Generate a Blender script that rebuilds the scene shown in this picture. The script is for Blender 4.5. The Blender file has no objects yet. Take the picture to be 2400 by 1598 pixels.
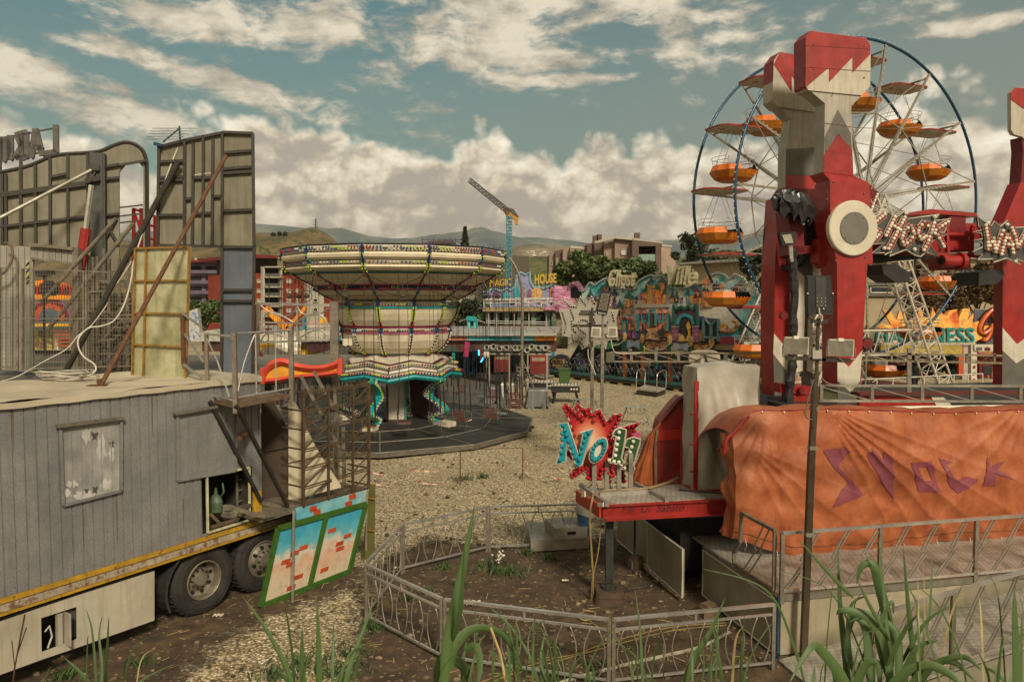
import bpy,bmesh,math,random
from mathutils import Vector,Matrix
random.seed(7)
PI=math.pi
R=math.radians
scn=bpy.context.scene
COL=scn.collection
V=Vector
H=4.8;F=1750.0;PIT=R(3.0)
CP,SP=math.cos(PIT),math.sin(PIT)
EYE=V((0,0,H))
def ray(px,py):
 u=(px-1200)/F;v=(799-py)/F
 return V((u,v*SP+CP,v*CP-SP))
def at(px,py,Y):
 d=ray(px,py);return EYE+d*(Y/d.y)
def G(px,py,z=0.0):
 d=ray(px,py);return EYE+d*((z-H)/d.z)
class VP:
 """a vertical plane standing on the ground line P0-P1; photo points are cast on to it"""
 def __init__(s,P0,P1):
  s.P=V((P0[0],P0[1],0));e=V((P1[0]-P0[0],P1[1]-P0[1],0)).normalized()
  s.e=e;n=V((e.y,-e.x,0))
  if n.dot(V((0,0,0))-s.P)<0:n=-n
  s.n=n
 def pt(s,px,py,off=0.0):
  d=ray(px,py);t=s.n.dot(s.P+s.n*off-EYE)/s.n.dot(d)
  return EYE+d*t
 def poly(s,mb,pts,off=0.0,th=0.05,mi=0):
  f=[s.pt(x,y,off)for x,y in pts]
  mb.prism(f,s.n*-th,mi)
 def bar(s,mb,a,b,w=0.05,off=0.0,th=0.04,mi=0):
  p,q=s.pt(*a,off),s.pt(*b,off)
  mb.bar(p,q,w,th,mi,up=s.n)
 def tube(s,mb,pts,r=0.02,off=0.0,mi=0,n=6):
  mb.path([s.pt(x,y,off)for x,y in pts],r,n,mi)
def vd(Y):return VP((-5,Y),(5,Y))
class MB:
 def __init__(s):s.v=[];s.f=[];s.m=[]
 def add(s,vs,fs,mi=0):
  b=len(s.v);s.v+=[tuple(v)for v in vs]
  s.f+=[tuple(b+i for i in f)for f in fs]
  s.m+=[mi]*len(fs)if isinstance(mi,int)else list(mi)
 def box(s,c,sz,mi=0,rz=0.0,M=None):
  x,y,z=sz[0]/2,sz[1]/2,sz[2]/2
  vs=[V((i,j,k))for i in(-x,x)for j in(-y,y)for k in(-z,z)]
  m=M if M else Matrix.Rotation(rz,3,'Z')
  s.add([m@v+V(c)for v in vs],[(0,1,3,2),(4,6,7,5),(0,4,5,1),(2,3,7,6),(0,2,6,4),(1,5,7,3)],mi)
 def prism(s,pts,ext,mi=0,taper=None):
  n=len(pts);ext=V(ext)
  vs=[V(p)for p in pts]+[V(p)+ext for p in pts]
  if taper:
   c=sum((V(p)for p in pts),V())/n
   vs[n:]=[c+(V(p)-c)*taper+ext for p in pts]
  s.add(vs,[tuple(range(n)),tuple(range(2*n-1,n-1,-1))]+[(i,i+n,(i+1)%n+n,(i+1)%n)for i in range(n)],mi)
 def bar(s,p,q,w=0.05,h=None,mi=0,up=None):
  p,q=V(p),V(q);h=h or w;d=q-p
  if d.length<1e-6:return
  d.normalize();up=V(up)if up is not None else V((0,0,1))
  if abs(d.dot(up))>0.98:up=V((1,0,0))if abs(d.x)<.9 else V((0,1,0))
  a=d.cross(up).normalized();b=a.cross(d)
  o=[a*w/2+b*h/2,a*w/2-b*h/2,-a*w/2-b*h/2,-a*w/2+b*h/2]
  s.add([p+k for k in o]+[q+k for k in o],[(0,1,2,3),(7,6,5,4)]+[(i,i+4,(i+1)%4+4,(i+1)%4)for i in range(4)],mi)
 def path(s,pts,r=0.03,n=6,mi=0,closed=False,rs=None):
  P=[V(p)for p in pts];k=len(P);vs=[];fs=[]
  u=None
  for i in range(k):
   if closed:d=P[(i+1)%k]-P[i-1]
   else:d=P[min(i+1,k-1)]-P[max(i-1,0)]
   if d.length<1e-9:d=V((0,0,1))
   d.normalize()
   if u is None:
    u=V((0,0,1))if abs(d.z)<.9 else V((1,0,0))
   a=d.cross(u)
   if a.length<1e-4:a=d.cross(V((0,1,.1)))
   a.normalize();b=a.cross(d);u=b
   rr=rs[i]if rs else r
   vs+=[P[i]+(a*math.cos(2*PI*j/n)+b*math.sin(2*PI*j/n))*rr for j in range(n)]
  for i in range(k if closed else k-1):
   for j in range(n):
    i2=(i+1)%k
    fs.append((i*n+j,i*n+(j+1)%n,i2*n+(j+1)%n,i2*n+j))
  if not closed:fs+=[tuple(range(n-1,-1,-1)),tuple((k-1)*n+j for j in range(n))]
  s.add(vs,fs,mi)
 def cyl(s,p,q,r,n=12,mi=0,r2=None):s.path([p,q],r,n,mi,rs=[r,r if r2 is None else r2])
 def ball(s,c,r,mi=0,nu=6,nv=4,sq=(1,1,1)):
  c=V(c);vs=[c+V((0,0,r*sq[2]))];fs=[]
  for i in range(1,nv):
   a=PI*i/nv
   vs+=[c+V((r*sq[0]*math.sin(a)*math.cos(2*PI*j/nu),r*sq[1]*math.sin(a)*math.sin(2*PI*j/nu),r*sq[2]*math.cos(a)))for j in range(nu)]
  vs.append(c-V((0,0,r*sq[2])));L=len(vs)-1
  for j in range(nu):
   fs.append((0,1+j,1+(j+1)%nu));fs.append((L,L-nu+(j+1)%nu,L-nu+j))
   for i in range(nv-2):
    a=1+i*nu;fs.append((a+j,a+nu+j,a+nu+(j+1)%nu,a+(j+1)%nu))
  s.add(vs,fs,mi)
 def rings(s,rings,mi=0,closed=True):
  """rings: list of equally long vertex lists; mi may be per band"""
  n=len(rings[0])
  for k in range(len(rings)-1):
   m=mi if isinstance(mi,int)else mi[k]
   vs=[V(p)for p in rings[k]]+[V(p)for p in rings[k+1]]
   s.add(vs,[(j,(j+1)%n,(j+1)%n+n,j+n)for j in range(n if closed else n-1)],m)
 def grid(s,fn,nu,nv,mi=0):
  vs=[fn(i/nu,j/nv)for j in range(nv+1)for i in range(nu+1)]
  s.add(vs,[(j*(nu+1)+i,j*(nu+1)+i+1,(j+1)*(nu+1)+i+1,(j+1)*(nu+1)+i)for j in range(nv)for i in range(nu)],mi)
 def mesh(s,v,f,M,mi=0):s.add([M@V(p)for p in v],f,mi)
 def build(s,name,mats,parent=None,smooth=False,label=None,weld=False,**kw):
  me=bpy.data.meshes.new(name);me.from_pydata(s.v,[],s.f)
  if not isinstance(mats,(list,tuple)):mats=[mats]
  for m in mats:me.materials.append(m)
  me.polygons.foreach_set('material_index',[min(i,len(mats)-1)for i in s.m])
  if smooth:me.polygons.foreach_set('use_smooth',[True]*len(s.f))
  me.update()
  bm=bmesh.new();bm.from_mesh(me)
  if weld:bmesh.ops.remove_doubles(bm,verts=bm.verts,dist=0.0005)
  bmesh.ops.recalc_face_normals(bm,faces=bm.faces);bm.to_mesh(me);bm.free()
  o=bpy.data.objects.new(name,me);COL.objects.link(o)
  if parent is not None:
   o.parent=parent;o.matrix_parent_inverse=WM(parent).inverted()
  if label:o['label']=label
  for k,v in kw.items():o[k]=v
  return o
def WM(o):
 m=o.matrix_basis.copy()
 if o.parent:m=WM(o.parent)@o.matrix_parent_inverse@m
 return m
def thing(name,label,cat,loc=(0,0,0),group=None):
 o=bpy.data.objects.new(name,None);COL.objects.link(o);o.location=loc
 o.empty_display_size=.2
 o['label']=label;o['category']=cat
 if group:o['group']=group
 return o
def tag(o,label,cat,group=None):
 o['label']=label;o['category']=cat
 if group:o['group']=group
 return o
def dup(root,loc,rz=0.0,label=None):
 m={}
 def cp(o,par):
  c=o.copy();COL.objects.link(c)
  if par is not None:c.parent=par
  for ch in list(o.children):cp(ch,c)
  return c
 r=cp(root,None);r.location=loc;r.rotation_euler=(0,0,rz)
 if label:r['label']=label
 return r
def smoothpts(P,k=4):
 """Catmull-Rom through 2D/3D points"""
 P=[V(p)for p in P];out=[]
 for i in range(len(P)-1):
  a,b,c,d=P[max(i-1,0)],P[i],P[i+1],P[min(i+2,len(P)-1)]
  for j in range(k):
   t=j/k
   out.append(0.5*((2*b)+(c-a)*t+(2*a-5*b+4*c-d)*t*t+(3*b-a-3*c+d)*t**3))
 out.append(P[-1]);return out
_tc={}
def textmesh(body,shear=0.0,ext=0.02,off=0.0):
 k=(body,shear,ext,off)
 if k in _tc:return _tc[k]
 c=bpy.data.curves.new('lettering','FONT');c.body=body;c.shear=shear;c.extrude=ext;c.offset=off
 c.size=1;c.resolution_u=3
 o=bpy.data.objects.new('lettering',c);COL.objects.link(o)
 dg=bpy.context.evaluated_depsgraph_get()
 me=bpy.data.meshes.new_from_object(o.evaluated_get(dg))
 v=[x.co.copy()for x in me.vertices];f=[tuple(p.vertices)for p in me.polygons]
 bpy.data.objects.remove(o);bpy.data.curves.remove(c);bpy.data.meshes.remove(me)
 x0=min(p.x for p in v);x1=max(p.x for p in v);y0=min(p.y for p in v);y1=max(p.y for p in v)
 v=[V(((p.x-x0)/(x1-x0),(p.y-y0)/(y1-y0),p.z))for p in v]
 _tc[k]=(v,f);return _tc[k]
def text_on(mb,vp,body,x0,y0,x1,y1,off=0.02,th=0.04,mi=0,shear=0.0,bold=0.0,x0t=None,dy=0.0):
 """lettering filling the photo rectangle x0..x1, y0(top)..y1(bottom) of a plane; dy = fall of the baseline to the right"""
 v,f=textmesh(body,shear,1.0,bold)
 out=[]
 for p in v:
  q=vp.pt(x0+(x1-x0)*p.x,y1+(y0-y1)*p.y+dy*p.x,off)
  out.append(q+vp.n*(th*0.5*p.z))
 mb.add(out,f,mi)
def lin(h):
 h=h.lstrip('#');c=[int(h[i:i+2],16)/255 for i in(0,2,4)]
 return tuple(x/12.92 if x<=.04045 else((x+.055)/1.055)**2.4 for x in c)+(1,)
class NT:
 def __init__(s,t):s.t=t;s.n=t.nodes;s.l=t.links
 def new(s,ty,**kw):
  n=s.n.new(ty)
  for k,v in kw.items():setattr(n,k,v)
  return n
 def link(s,a,b):s.l.new(a,b)
 def val(s,x,sock):
  if isinstance(x,(int,float)):sock.default_value=x
  elif isinstance(x,tuple):sock.default_value=x
  else:s.link(x,sock)
 def math(s,op,a,b=0.0,c=0.0,clamp=False):
  n=s.new('ShaderNodeMath',operation=op,use_clamp=clamp)
  s.val(a,n.inputs[0]);s.val(b,n.inputs[1]);s.val(c,n.inputs[2]);return n.outputs[0]
 def noise(s,vec,scale,detail=4,rough=.55,dist=0.0,dim='3D'):
  n=s.new('ShaderNodeTexNoise',noise_dimensions=dim)
  if vec is not None:s.link(vec,n.inputs['Vector'])
  n.inputs['Scale'].default_value=scale;n.inputs['Detail'].default_value=detail
  n.inputs['Roughness'].default_value=rough;n.inputs['Distortion'].default_value=dist
  return n.outputs['Fac']
 def ramp(s,f,stops,interp='LINEAR'):
  n=s.new('ShaderNodeValToRGB');n.color_ramp.interpolation=interp;e=n.color_ramp.elements
  while len(e)<len(stops):e.new(0.5)
  for i,(p,c)in enumerate(stops):
   e[i].position=p;e[i].color=c if len(c)==4 else tuple(c)+(1,)
  s.link(f,n.inputs[0]);return n.outputs[0]
 def mix(s,f,a,b,bt='MIX'):
  n=s.new('ShaderNodeMix',data_type='RGBA',blend_type=bt,clamp_factor=True)
  s.val(f,n.inputs['Factor']);s.val(a,n.inputs['A']);s.val(b,n.inputs['B']);return n.outputs['Result']
 def map(s,vec,scale=(1,1,1),loc=(0,0,0),rot=(0,0,0)):
  n=s.new('ShaderNodeMapping');s.link(vec,n.inputs[0]);n.inputs['Scale'].default_value=scale
  n.inputs['Location'].default_value=loc;n.inputs['Rotation'].default_value=rot;return n.outputs[0]
MATS={}
def g4(v):return(v,v,v,1)
def M(name,col,rough=.6,metal=0.0,var=.35,sc=6.0,dirt=.3,dcol='#3a2f22',bump=.15,bsc=60.0,streak=0.0,rust=0.0,coat=0.0,col2=None):
 """painted or bare surface with blotches, grime, streaks and a little relief"""
 if name in MATS:return MATS[name]
 m=bpy.data.materials.new(name);m.use_nodes=True;t=NT(m.node_tree)
 b=t.n['Principled BSDF'];tc=t.new('ShaderNodeTexCoord').outputs['Object']
 c=lin(col)
 n1=t.noise(tc,sc,5,.6)
 lo=tuple(x*(1-var)for x in c[:3])+(1,);hi=tuple(min(1,x*(1+var*.55))for x in c[:3])+(1,)
 if col2:hi=lin(col2)
 k=t.ramp(n1,[(.3,lo),(.7,hi)])
 if dirt>0:
  n2=t.noise(tc,sc*.37,6,.7,.4)
  f=t.ramp(n2,[(.42,g4(0)),(.72,g4(dirt))])
  k=t.mix(f,k,lin(dcol))
 if streak>0:
  n3=t.noise(t.map(tc,(9,9,.5)),1.6,5,.65)
  f=t.ramp(n3,[(.48,g4(0)),(.75,g4(streak))])
  k=t.mix(f,k,lin(dcol))
 if rust>0:
  n4=t.noise(tc,sc*2.2,6,.75)
  f=t.ramp(n4,[(.62-.2*rust,g4(0)),(.68-.15*rust,g4(.85))])
  k=t.mix(f,k,lin('#5e3a22'))
 t.link(k,b.inputs['Base Color'])
 nr=t.noise(tc,sc*1.7,4)
 t.link(t.ramp(nr,[(.3,g4(max(.05,rough-.12))),(.7,g4(min(1,rough+.15)))]),b.inputs['Roughness'])
 b.inputs['Metallic'].default_value=metal
 if coat:b.inputs['Coat Weight'].default_value=coat
 if bump>0:
  bn=t.new('ShaderNodeBump');bn.inputs['Strength'].default_value=bump;bn.inputs['Distance'].default_value=.01
  t.link(t.noise(tc,bsc,4,.6),bn.inputs['Height']);t.link(bn.outputs[0],b.inputs['Normal'])
 MATS[name]=m;return m
def glow(name,col,st):
 m=bpy.data.materials.new(name);m.use_nodes=True;b=m.node_tree.nodes['Principled BSDF']
 b.inputs['Base Color'].default_value=lin(col);b.inputs['Emission Color'].default_value=lin(col);b.inputs['Emission Strength'].default_value=st
 return m
def artmat(name,cols,sc=2.0,rough=.5,dist=1.5,thick=.5):
 """airbrushed paint: soft patches of several colours"""
 if name in MATS:return MATS[name]
 m=bpy.data.materials.new(name);m.use_nodes=True;t=NT(m.node_tree)
 b=t.n['Principled BSDF'];tc=t.new('ShaderNodeTexCoord').outputs['Object']
 n=t.noise(tc,sc,3,.5,dist)
 k=t.ramp(n,[(.28+.44*i/(len(cols)-1),lin(c))for i,c in enumerate(cols)])
 n2=t.noise(tc,sc*5,5,.7)
 k=t.mix(t.ramp(n2,[(.45,g4(0)),(.8,g4(.45))]),k,lin('#3a2f2a'))
 if name.startswith('painted'):
  vo=t.new('ShaderNodeTexVoronoi',feature='DISTANCE_TO_EDGE');t.link(tc,vo.inputs['Vector']);vo.inputs['Scale'].default_value=sc*1.5
  k=t.mix(t.ramp(vo.outputs['Distance'],[(.02,g4(.55)),(.07,g4(0))])if sc>1 else 0.0,k,lin('#241a1a'))
  n3=t.noise(tc,sc*9,3,.6);k=t.mix(t.ramp(n3,[(.58,g4(0)),(.7,g4(.35))]),k,lin('#d8c8a8'))
 t.link(k,b.inputs['Base Color']);b.inputs['Roughness'].default_value=rough
 MATS[name]=m;return m
galv=M('galvanised steel','#9a9485',.42,.5,.3,5,.35,'#5a4a36',.1)
chrome=M('polished steel','#d2cdc2',.28,.75,.2,4,.3,'#5c4c3a',.05)
steel=M('worn steel','#857c6c',.5,.4,.35,7,.4,'#4a3522',.2,rust=.25)
dsteel=M('dark steel','#3c3830',.55,.4,.3,6,.3,bump=.2)
rusty=M('rusty steel','#6a4a34',.75,.2,.4,9,.5,'#3a2418',.3,rust=.9)
black=M('black paint','#141312',.5,0,.3,6,.2,'#2c2822',.1)
rubber=M('tyre rubber','#24211d',.85,0,.35,8,.5,'#4a4236',.4,90)
red=M('red paint','#96201a',.42,0,.3,2.5,.35,'#571008',.06,streak=.35,coat=.15)
dred=M('deep red paint','#6a0f10',.45,0,.25,3,.3,'#2b0c0a',.1,streak=.3)
white=M('white paint','#c4bba6',.5,0,.15,3,.35,'#6e6350',.1,streak=.3)
cream=M('cream canvas','#d6c9ab',.65,0,.12,1.4,.3,'#7a6a4e',.08,30,streak=.3)
greyp=M('grey paint','#5e5a50',.5,0,.2,3,.35,'#35302a',.1,streak=.3)
lgrey=M('light grey paint','#a49d8c',.5,0,.2,3,.4,'#5f5646',.1,streak=.45)
orange=M('orange plastic','#d46a0c',.35,0,.25,4,.3,'#6b3408',.05,streak=.3,coat=.3)
amber=M('amber plastic','#b7700f',.4,0,.25,4,.35,'#5e3a0c',.05,coat=.2)
turq=M('turquoise paint','#148a8c',.4,0,.25,4,.25,'#0e3d40',.08)
lturq=M('light turquoise paint','#5fb6bd',.5,0,.3,3,.25,'#38605e',.1)
pink=M('magenta paint','#a0285a',.45,0,.25,4,.2,'#4a1030',.08)
maroon=M('maroon paint','#5c0f24',.45,0,.3,4,.2,'#240810',.08)
lime=M('lime bulbs','#b3d014',.25,0,.2,5,0,bump=0)
bblue=M('blue bulbs','#124a7a',.2,0,.2,5,0,bump=0)
bred=M('red bulbs','#9c0a1a',.18,0,.2,5,0,bump=0,coat=.5)
bwhite=M('white bulbs','#d8cfb8',.2,0,.15,5,.15,bump=0,coat=.3)
bteal=M('teal bulbs','#087c86',.18,0,.2,5,0,bump=0,coat=.5)
rimblue=M('blue rim paint','#0c3f58',.35,.2,.25,2,.3,'#0a1c2a',.05)
yellow=M('yellow paint','#d6a21c',.5,0,.25,5,.35,'#5a3c18',.1)
oyel=M('orange yellow paint','#e08a1c',.5,0,.3,4,.2,'#8a3a10',.1)
green=M('green paint','#375c18',.55,0,.3,9,.3,'#26420f',.15,streak=.3)
dgreen=M('bottle green paint','#1f4a26',.45,0,.3,4,.2,bump=.05)
brick=M('red brick paint','#b4451a',.6,0,.3,6,.2,'#5f2410',.1)
cable=M('white cable','#c2bba6',.5,0,.15,8,.3,bump=0)
bcable=M('dark cable','#2b2722',.6,0,.2,8,.3,bump=0)
wood=M('weathered wood','#6a5840',.8,0,.4,5,.3,bump=.3,streak=.4)
glass=M('window glass','#1a1f22',.08,0,.2,1,.1,bump=0)
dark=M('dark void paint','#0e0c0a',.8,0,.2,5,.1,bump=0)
silver=M('silver tarpaulin','#a8a293',.45,.1,.25,1.5,.4,'#5f5748',.1,90)
tarpg=M('grey tarpaulin','#6b6a66',.5,.1,.25,2,.3,'#3e3a34',.15,80)
concrete=M('pale concrete','#b0a68e',.85,0,.2,1.5,.4,'#62543f',.3,70)
alu=M('checker plate','#a39a86',.4,.55,.2,3,.5,'#5a4a34',.2)
def diamond_mat():
 m=bpy.data.materials.new('diamond plate');m.use_nodes=True;t=NT(m.node_tree)
 b=t.n['Principled BSDF'];tc=t.new('ShaderNodeTexCoord').outputs['Object']
 a=t.map(tc,(1,1,1),rot=(0,0,R(57)))
 ch=t.new('ShaderNodeTexChecker');t.link(a,ch.inputs[0]);ch.inputs['Scale'].default_value=18
 n=t.noise(tc,1.6,6,.7,.5)
 base=t.ramp(n,[(.3,lin('#7a7468')),(.55,lin('#b3ad9e')),(.78,lin('#968a76'))])
 k=t.mix(t.math('MULTIPLY',ch.outputs['Fac'],.3),base,lin('#5c5140'))
 t.link(k,b.inputs['Base Color']);b.inputs['Roughness'].default_value=.45;b.inputs['Metallic'].default_value=.35
 bn=t.new('ShaderNodeBump');bn.inputs['Strength'].default_value=.6;bn.inputs['Distance'].default_value=.006
 t.link(ch.outputs['Fac'],bn.inputs['Height']);t.link(bn.outputs[0],b.inputs['Normal'])
 return m
diamond=diamond_mat()
def corrug_mat():
 m=bpy.data.materials.new('grey trailer paint');m.use_nodes=True;t=NT(m.node_tree)
 b=t.n['Principled BSDF'];tc=t.new('ShaderNodeTexCoord').outputs['Object']
 n=t.noise(tc,1.1,6,.6,.3)
 k=t.ramp(n,[(.3,lin('#6f6e6c')),(.5,lin('#82807b')),(.72,lin('#96928a'))])
 n2=t.noise(t.map(tc,(6,6,.45)),1.5,6,.7)
 k=t.mix(t.ramp(n2,[(.5,g4(0)),(.8,g4(.6))]),k,lin('#64625d'))
 n3=t.noise(tc,3.5,6,.8)
 k=t.mix(t.ramp(n3,[(.66,g4(0)),(.72,g4(.5))]),k,lin('#a7a49a'))
 v=t.noise(tc,60,3,.7)
 k=t.mix(t.ramp(v,[(.42,g4(.35)),(.6,g4(0))]),k,lin('#4b4946'))
 t.link(k,b.inputs['Base Color']);b.inputs['Roughness'].default_value=.5;b.inputs['Metallic'].default_value=.1
 bn=t.new('ShaderNodeBump');bn.inputs['Strength'].default_value=.3;bn.inputs['Distance'].default_value=.004
 b2=t.new('ShaderNodeBump');b2.inputs['Strength'].default_value=.5;b2.inputs['Distance'].default_value=.06;t.link(t.noise(tc,1.3,3),b2.inputs['Height']);t.link(b2.outputs[0],bn.inputs['Normal'])
 rr_=t.noise(t.map(tc,(14,14,.5)),1.2,5,.7);k2=t.mix(t.ramp(rr_,[(.62,g4(0)),(.78,g4(.55))]),k,lin('#5c4a38'));t.link(k2,b.inputs['Base Color'])
 t.link(v,bn.inputs['Height']);t.link(bn.outputs[0],b.inputs['Normal'])
 return m
trailer_paint=corrug_mat()
peel=M('peeled shutter paint','#8a8883',.5,.1,.15,4,.4,'#5b5a57',.2,rust=0,streak=.3,col2='#a9a59c')
olive=M('olive panel backing','#7b7560',.7,0,.3,1.3,.4,'#4a4430',.6,45,streak=.55)
paleyel=M('mottled yellow panel','#8f8a60',.65,0,.25,2.2,.45,'#6f7034',.4,50,streak=.5,col2='#c4bf9c')
bluegrey=M('blue grey panel','#5b6168',.5,.1,.3,1.3,.5,'#33363a',.2,streak=.3)
roofm=M('trailer roof coating','#b5a88e',.85,0,.2,1.2,.45,'#6b5a42',.35,60)
ochre=M('ochre angle iron','#8f6a2a',.6,0,.3,6,.3,'#5a3a14',.1,rust=.3)
def tarp_mat(name,a,b_,c):
 m=bpy.data.materials.new(name);m.use_nodes=True;t=NT(m.node_tree)
 b=t.n['Principled BSDF'];tc=t.new('ShaderNodeTexCoord').outputs['Object']
 n=t.noise(tc,2.2,7,.7,.4)
 k=t.ramp(n,[(.3,lin(a)),(.5,lin(b_)),(.72,lin(c))])
 n3=t.noise(tc,90,3,.7)
 k=t.mix(t.ramp(n3,[(.4,g4(.35)),(.62,g4(0))]),k,lin(a))
 n2=t.noise(t.map(tc,(3,3,.8)),2.4,6,.75)
 k=t.mix(t.ramp(n2,[(.55,g4(0)),(.8,g4(.45))]),k,lin('#5a3a22'))
 t.link(k,b.inputs['Base Color']);b.inputs['Roughness'].default_value=.55
 bn=t.new('ShaderNodeBump');bn.inputs['Strength'].default_value=.35;bn.inputs['Distance'].default_value=.006
 rg=t.new('ShaderNodeTexNoise',noise_type='RIDGED_MULTIFRACTAL');t.link(t.map(tc,(1,1,.8),rot=(0,.5,0)),rg.inputs['Vector']);rg.inputs['Scale'].default_value=1.6;rg.inputs['Detail'].default_value=3;rg.inputs['Distortion'].default_value=.6
 b3=t.new('ShaderNodeBump');b3.inputs['Strength'].default_value=.55;b3.inputs['Distance'].default_value=.03;t.link(rg.outputs[0],b3.inputs['Height']);t.link(b3.outputs[0],bn.inputs['Normal'])
 t.link(n3,bn.inputs['Height']);t.link(bn.outputs[0],b.inputs['Normal'])
 return m
otarp=tarp_mat('orange tarpaulin','#7c3a1a','#a0572f','#b8744c')
btarp=tarp_mat('rust brown tarpaulin','#7e3a1c','#9c5026','#a8622f')
def skypaint(name,stops):
 m=bpy.data.materials.new(name);m.use_nodes=True;t=NT(m.node_tree);b=t.n['Principled BSDF'];co_=t.new('ShaderNodeTexCoord')
 sp=t.new('ShaderNodeSeparateXYZ');t.link(co_.outputs['Generated'],sp.inputs[0])
 n=t.noise(co_.outputs['Object'],1.6,4,.6,.5)
 f=t.math('ADD',sp.outputs[2],t.math('MULTIPLY',t.math('SUBTRACT',n,.5),1.1))
 k=t.ramp(f,[(p,lin(c))for p,c in stops])
 k=t.mix(t.ramp(t.noise(co_.outputs['Object'],8,6,.75),[(.5,g4(0)),(.75,g4(.5))]),k,lin('#5c5240'))
 t.link(k,b.inputs['Base Color']);b.inputs['Roughness'].default_value=.5;return m
def leafmat(name,a,b_,c):
 m=bpy.data.materials.new(name);m.use_nodes=True;t=NT(m.node_tree)
 b=t.n['Principled BSDF'];g=t.new('ShaderNodeNewGeometry').outputs['Random Per Island']
 k=t.ramp(g,[(0,lin(a)),(.5,lin(b_)),(1,lin(c))])
 tc=t.new('ShaderNodeTexCoord').outputs['Object']
 k=t.mix(t.ramp(t.noise(tc,.5,3),[(.35,g4(.5)),(.65,g4(0))]),k,lin(a))
 t.link(k,b.inputs['Base Color']);b.inputs['Roughness'].default_value=.6
 return m
leaf1=leafmat('broad leaves','#2e3c16','#465626','#667036')
leaf2=leafmat('dark leaves','#1e2814','#333c20','#48502c')
leaf3=leafmat('brown leaves','#3c2c18','#5c4424','#7c6436')
reedm=leafmat('reed leaves','#2a3c1c','#43592c','#63773f')
bark=M('bark','#4a3c2c',.9,0,.4,6,.3,bump=.5)
EXPO=.45
SUN_EL,SUN_AZ=R(37),R(160)
wld=bpy.data.worlds.new('World');scn.world=wld;wld.use_nodes=True
try:wld.cycles.sampling_method='MANUAL';wld.cycles.sample_map_resolution=512
except Exception:pass
t=NT(wld.node_tree);t.n.clear()
out=t.new('ShaderNodeOutputWorld');bg=t.new('ShaderNodeBackground')
sky=t.new('ShaderNodeTexSky',sky_type='NISHITA');sky.sun_disc=False
sky.sun_elevation=SUN_EL;sky.sun_rotation=SUN_AZ;sky.air_density=1.3;sky.dust_density=2.5;sky.altitude=200
tc=t.new('ShaderNodeTexCoord').outputs['Generated']
nrm=t.new('ShaderNodeVectorMath',operation='NORMALIZE');t.link(tc,nrm.inputs[0])
sx=t.new('ShaderNodeSeparateXYZ');t.link(nrm.outputs[0],sx.inputs[0])
X_,Y_,Z_=sx.outputs
az=t.math('ARCTAN2',X_,Y_);el=t.math('ARCSINE',Z_)
def vec(a,b,c=0.0):
 n=t.new('ShaderNodeCombineXYZ');t.val(a,n.inputs[0]);t.val(b,n.inputs[1]);t.val(c,n.inputs[2]);return n.outputs[0]
def sstep(x,a,b):
 n=t.new('ShaderNodeMapRange',interpolation_type='SMOOTHSTEP');t.val(x,n.inputs[0])
 n.inputs[1].default_value=a;n.inputs[2].default_value=b;return n.outputs[0]
def gauss(cx,cy,wx,wy,rot=0.0):
 """soft spot in (azimuth, elevation), radians"""
 dx=t.math('SUBTRACT',az,cx);dy=t.math('SUBTRACT',el,cy)
 c,s_=math.cos(rot),math.sin(rot)
 u=t.math('DIVIDE',t.math('ADD',t.math('MULTIPLY',dx,c),t.math('MULTIPLY',dy,s_)),wx)
 v=t.math('DIVIDE',t.math('SUBTRACT',t.math('MULTIPLY',dy,c),t.math('MULTIPLY',dx,s_)),wy)
 r2=t.math('ADD',t.math('MULTIPLY',u,u),t.math('MULTIPLY',v,v))
 return t.math('EXPONENT',t.math('MULTIPLY',r2,-1.0))
def n2(v,sc,d=4,r=.55,di=0.0):return t.noise(v,sc,min(d,5),r,di,'2D')
ae=vec(az,t.math('MULTIPLY',el,1.0))
def vor(vecs,scale,det=0.0,seed=0):
 n=t.new('ShaderNodeTexVoronoi',voronoi_dimensions='2D');n.inputs['Scale'].default_value=scale
 n.inputs['Detail'].default_value=det;n.inputs['Roughness'].default_value=.55;n.inputs['Lacunarity'].default_value=2.3
 t.link(vecs,n.inputs['Vector']);return n.outputs['Distance']
wn=t.new('ShaderNodeTexNoise',noise_dimensions='2D');t.link(ae,wn.inputs['Vector']);wn.inputs['Scale'].default_value=9;wn.inputs['Detail'].default_value=4
wv_=t.new('ShaderNodeVectorMath',operation='MULTIPLY_ADD');t.link(wn.outputs['Color'],wv_.inputs[0]);wv_.inputs[1].default_value=(.03,.03,0);t.link(ae,wv_.inputs[2]);aw=wv_.outputs[0]
wob=n2(ae,5,3,.5);puff=vor(aw,13,2.5)
top=t.math('ADD',t.math('MULTIPLY',wob,.15),t.math('MULTIPLY',puff,-.055))
edge=t.math('SUBTRACT',t.math('ADD',top,.178),el)
bank=sstep(edge,-.008,.026)
p2=vor(t.map(aw,(1,1.35,1),(2.2,.5,0)),10,3.0);bs2=n2(t.map(aw,(1,1.2,1),(7.3,.4,2)),16,6,.6,.2);big=n2(t.map(ae,(1,2.2,1),(5,1,0)),4,3,.5)
p3=vor(t.map(aw,(1,1.35,1),(2.2+.006,.5-.02,0)),10,3.0)
relief=t.math('MULTIPLY',t.math('SUBTRACT',p3,p2),.30)
lit=t.math('ADD',t.math('ADD',t.math('MULTIPLY',t.math('SUBTRACT',.45,p2),.30),t.math('MULTIPLY',bs2,.24)),t.math('ADD',relief,t.math('MULTIPLY',big,.42)))
lit=t.math('ADD',t.math('ADD',lit,t.math('MULTIPLY',sstep(el,.06,.20),.13)),t.math('MULTIPLY',sstep(edge,.05,.0),.10))
lit=t.math('ADD',lit,.10)
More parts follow.
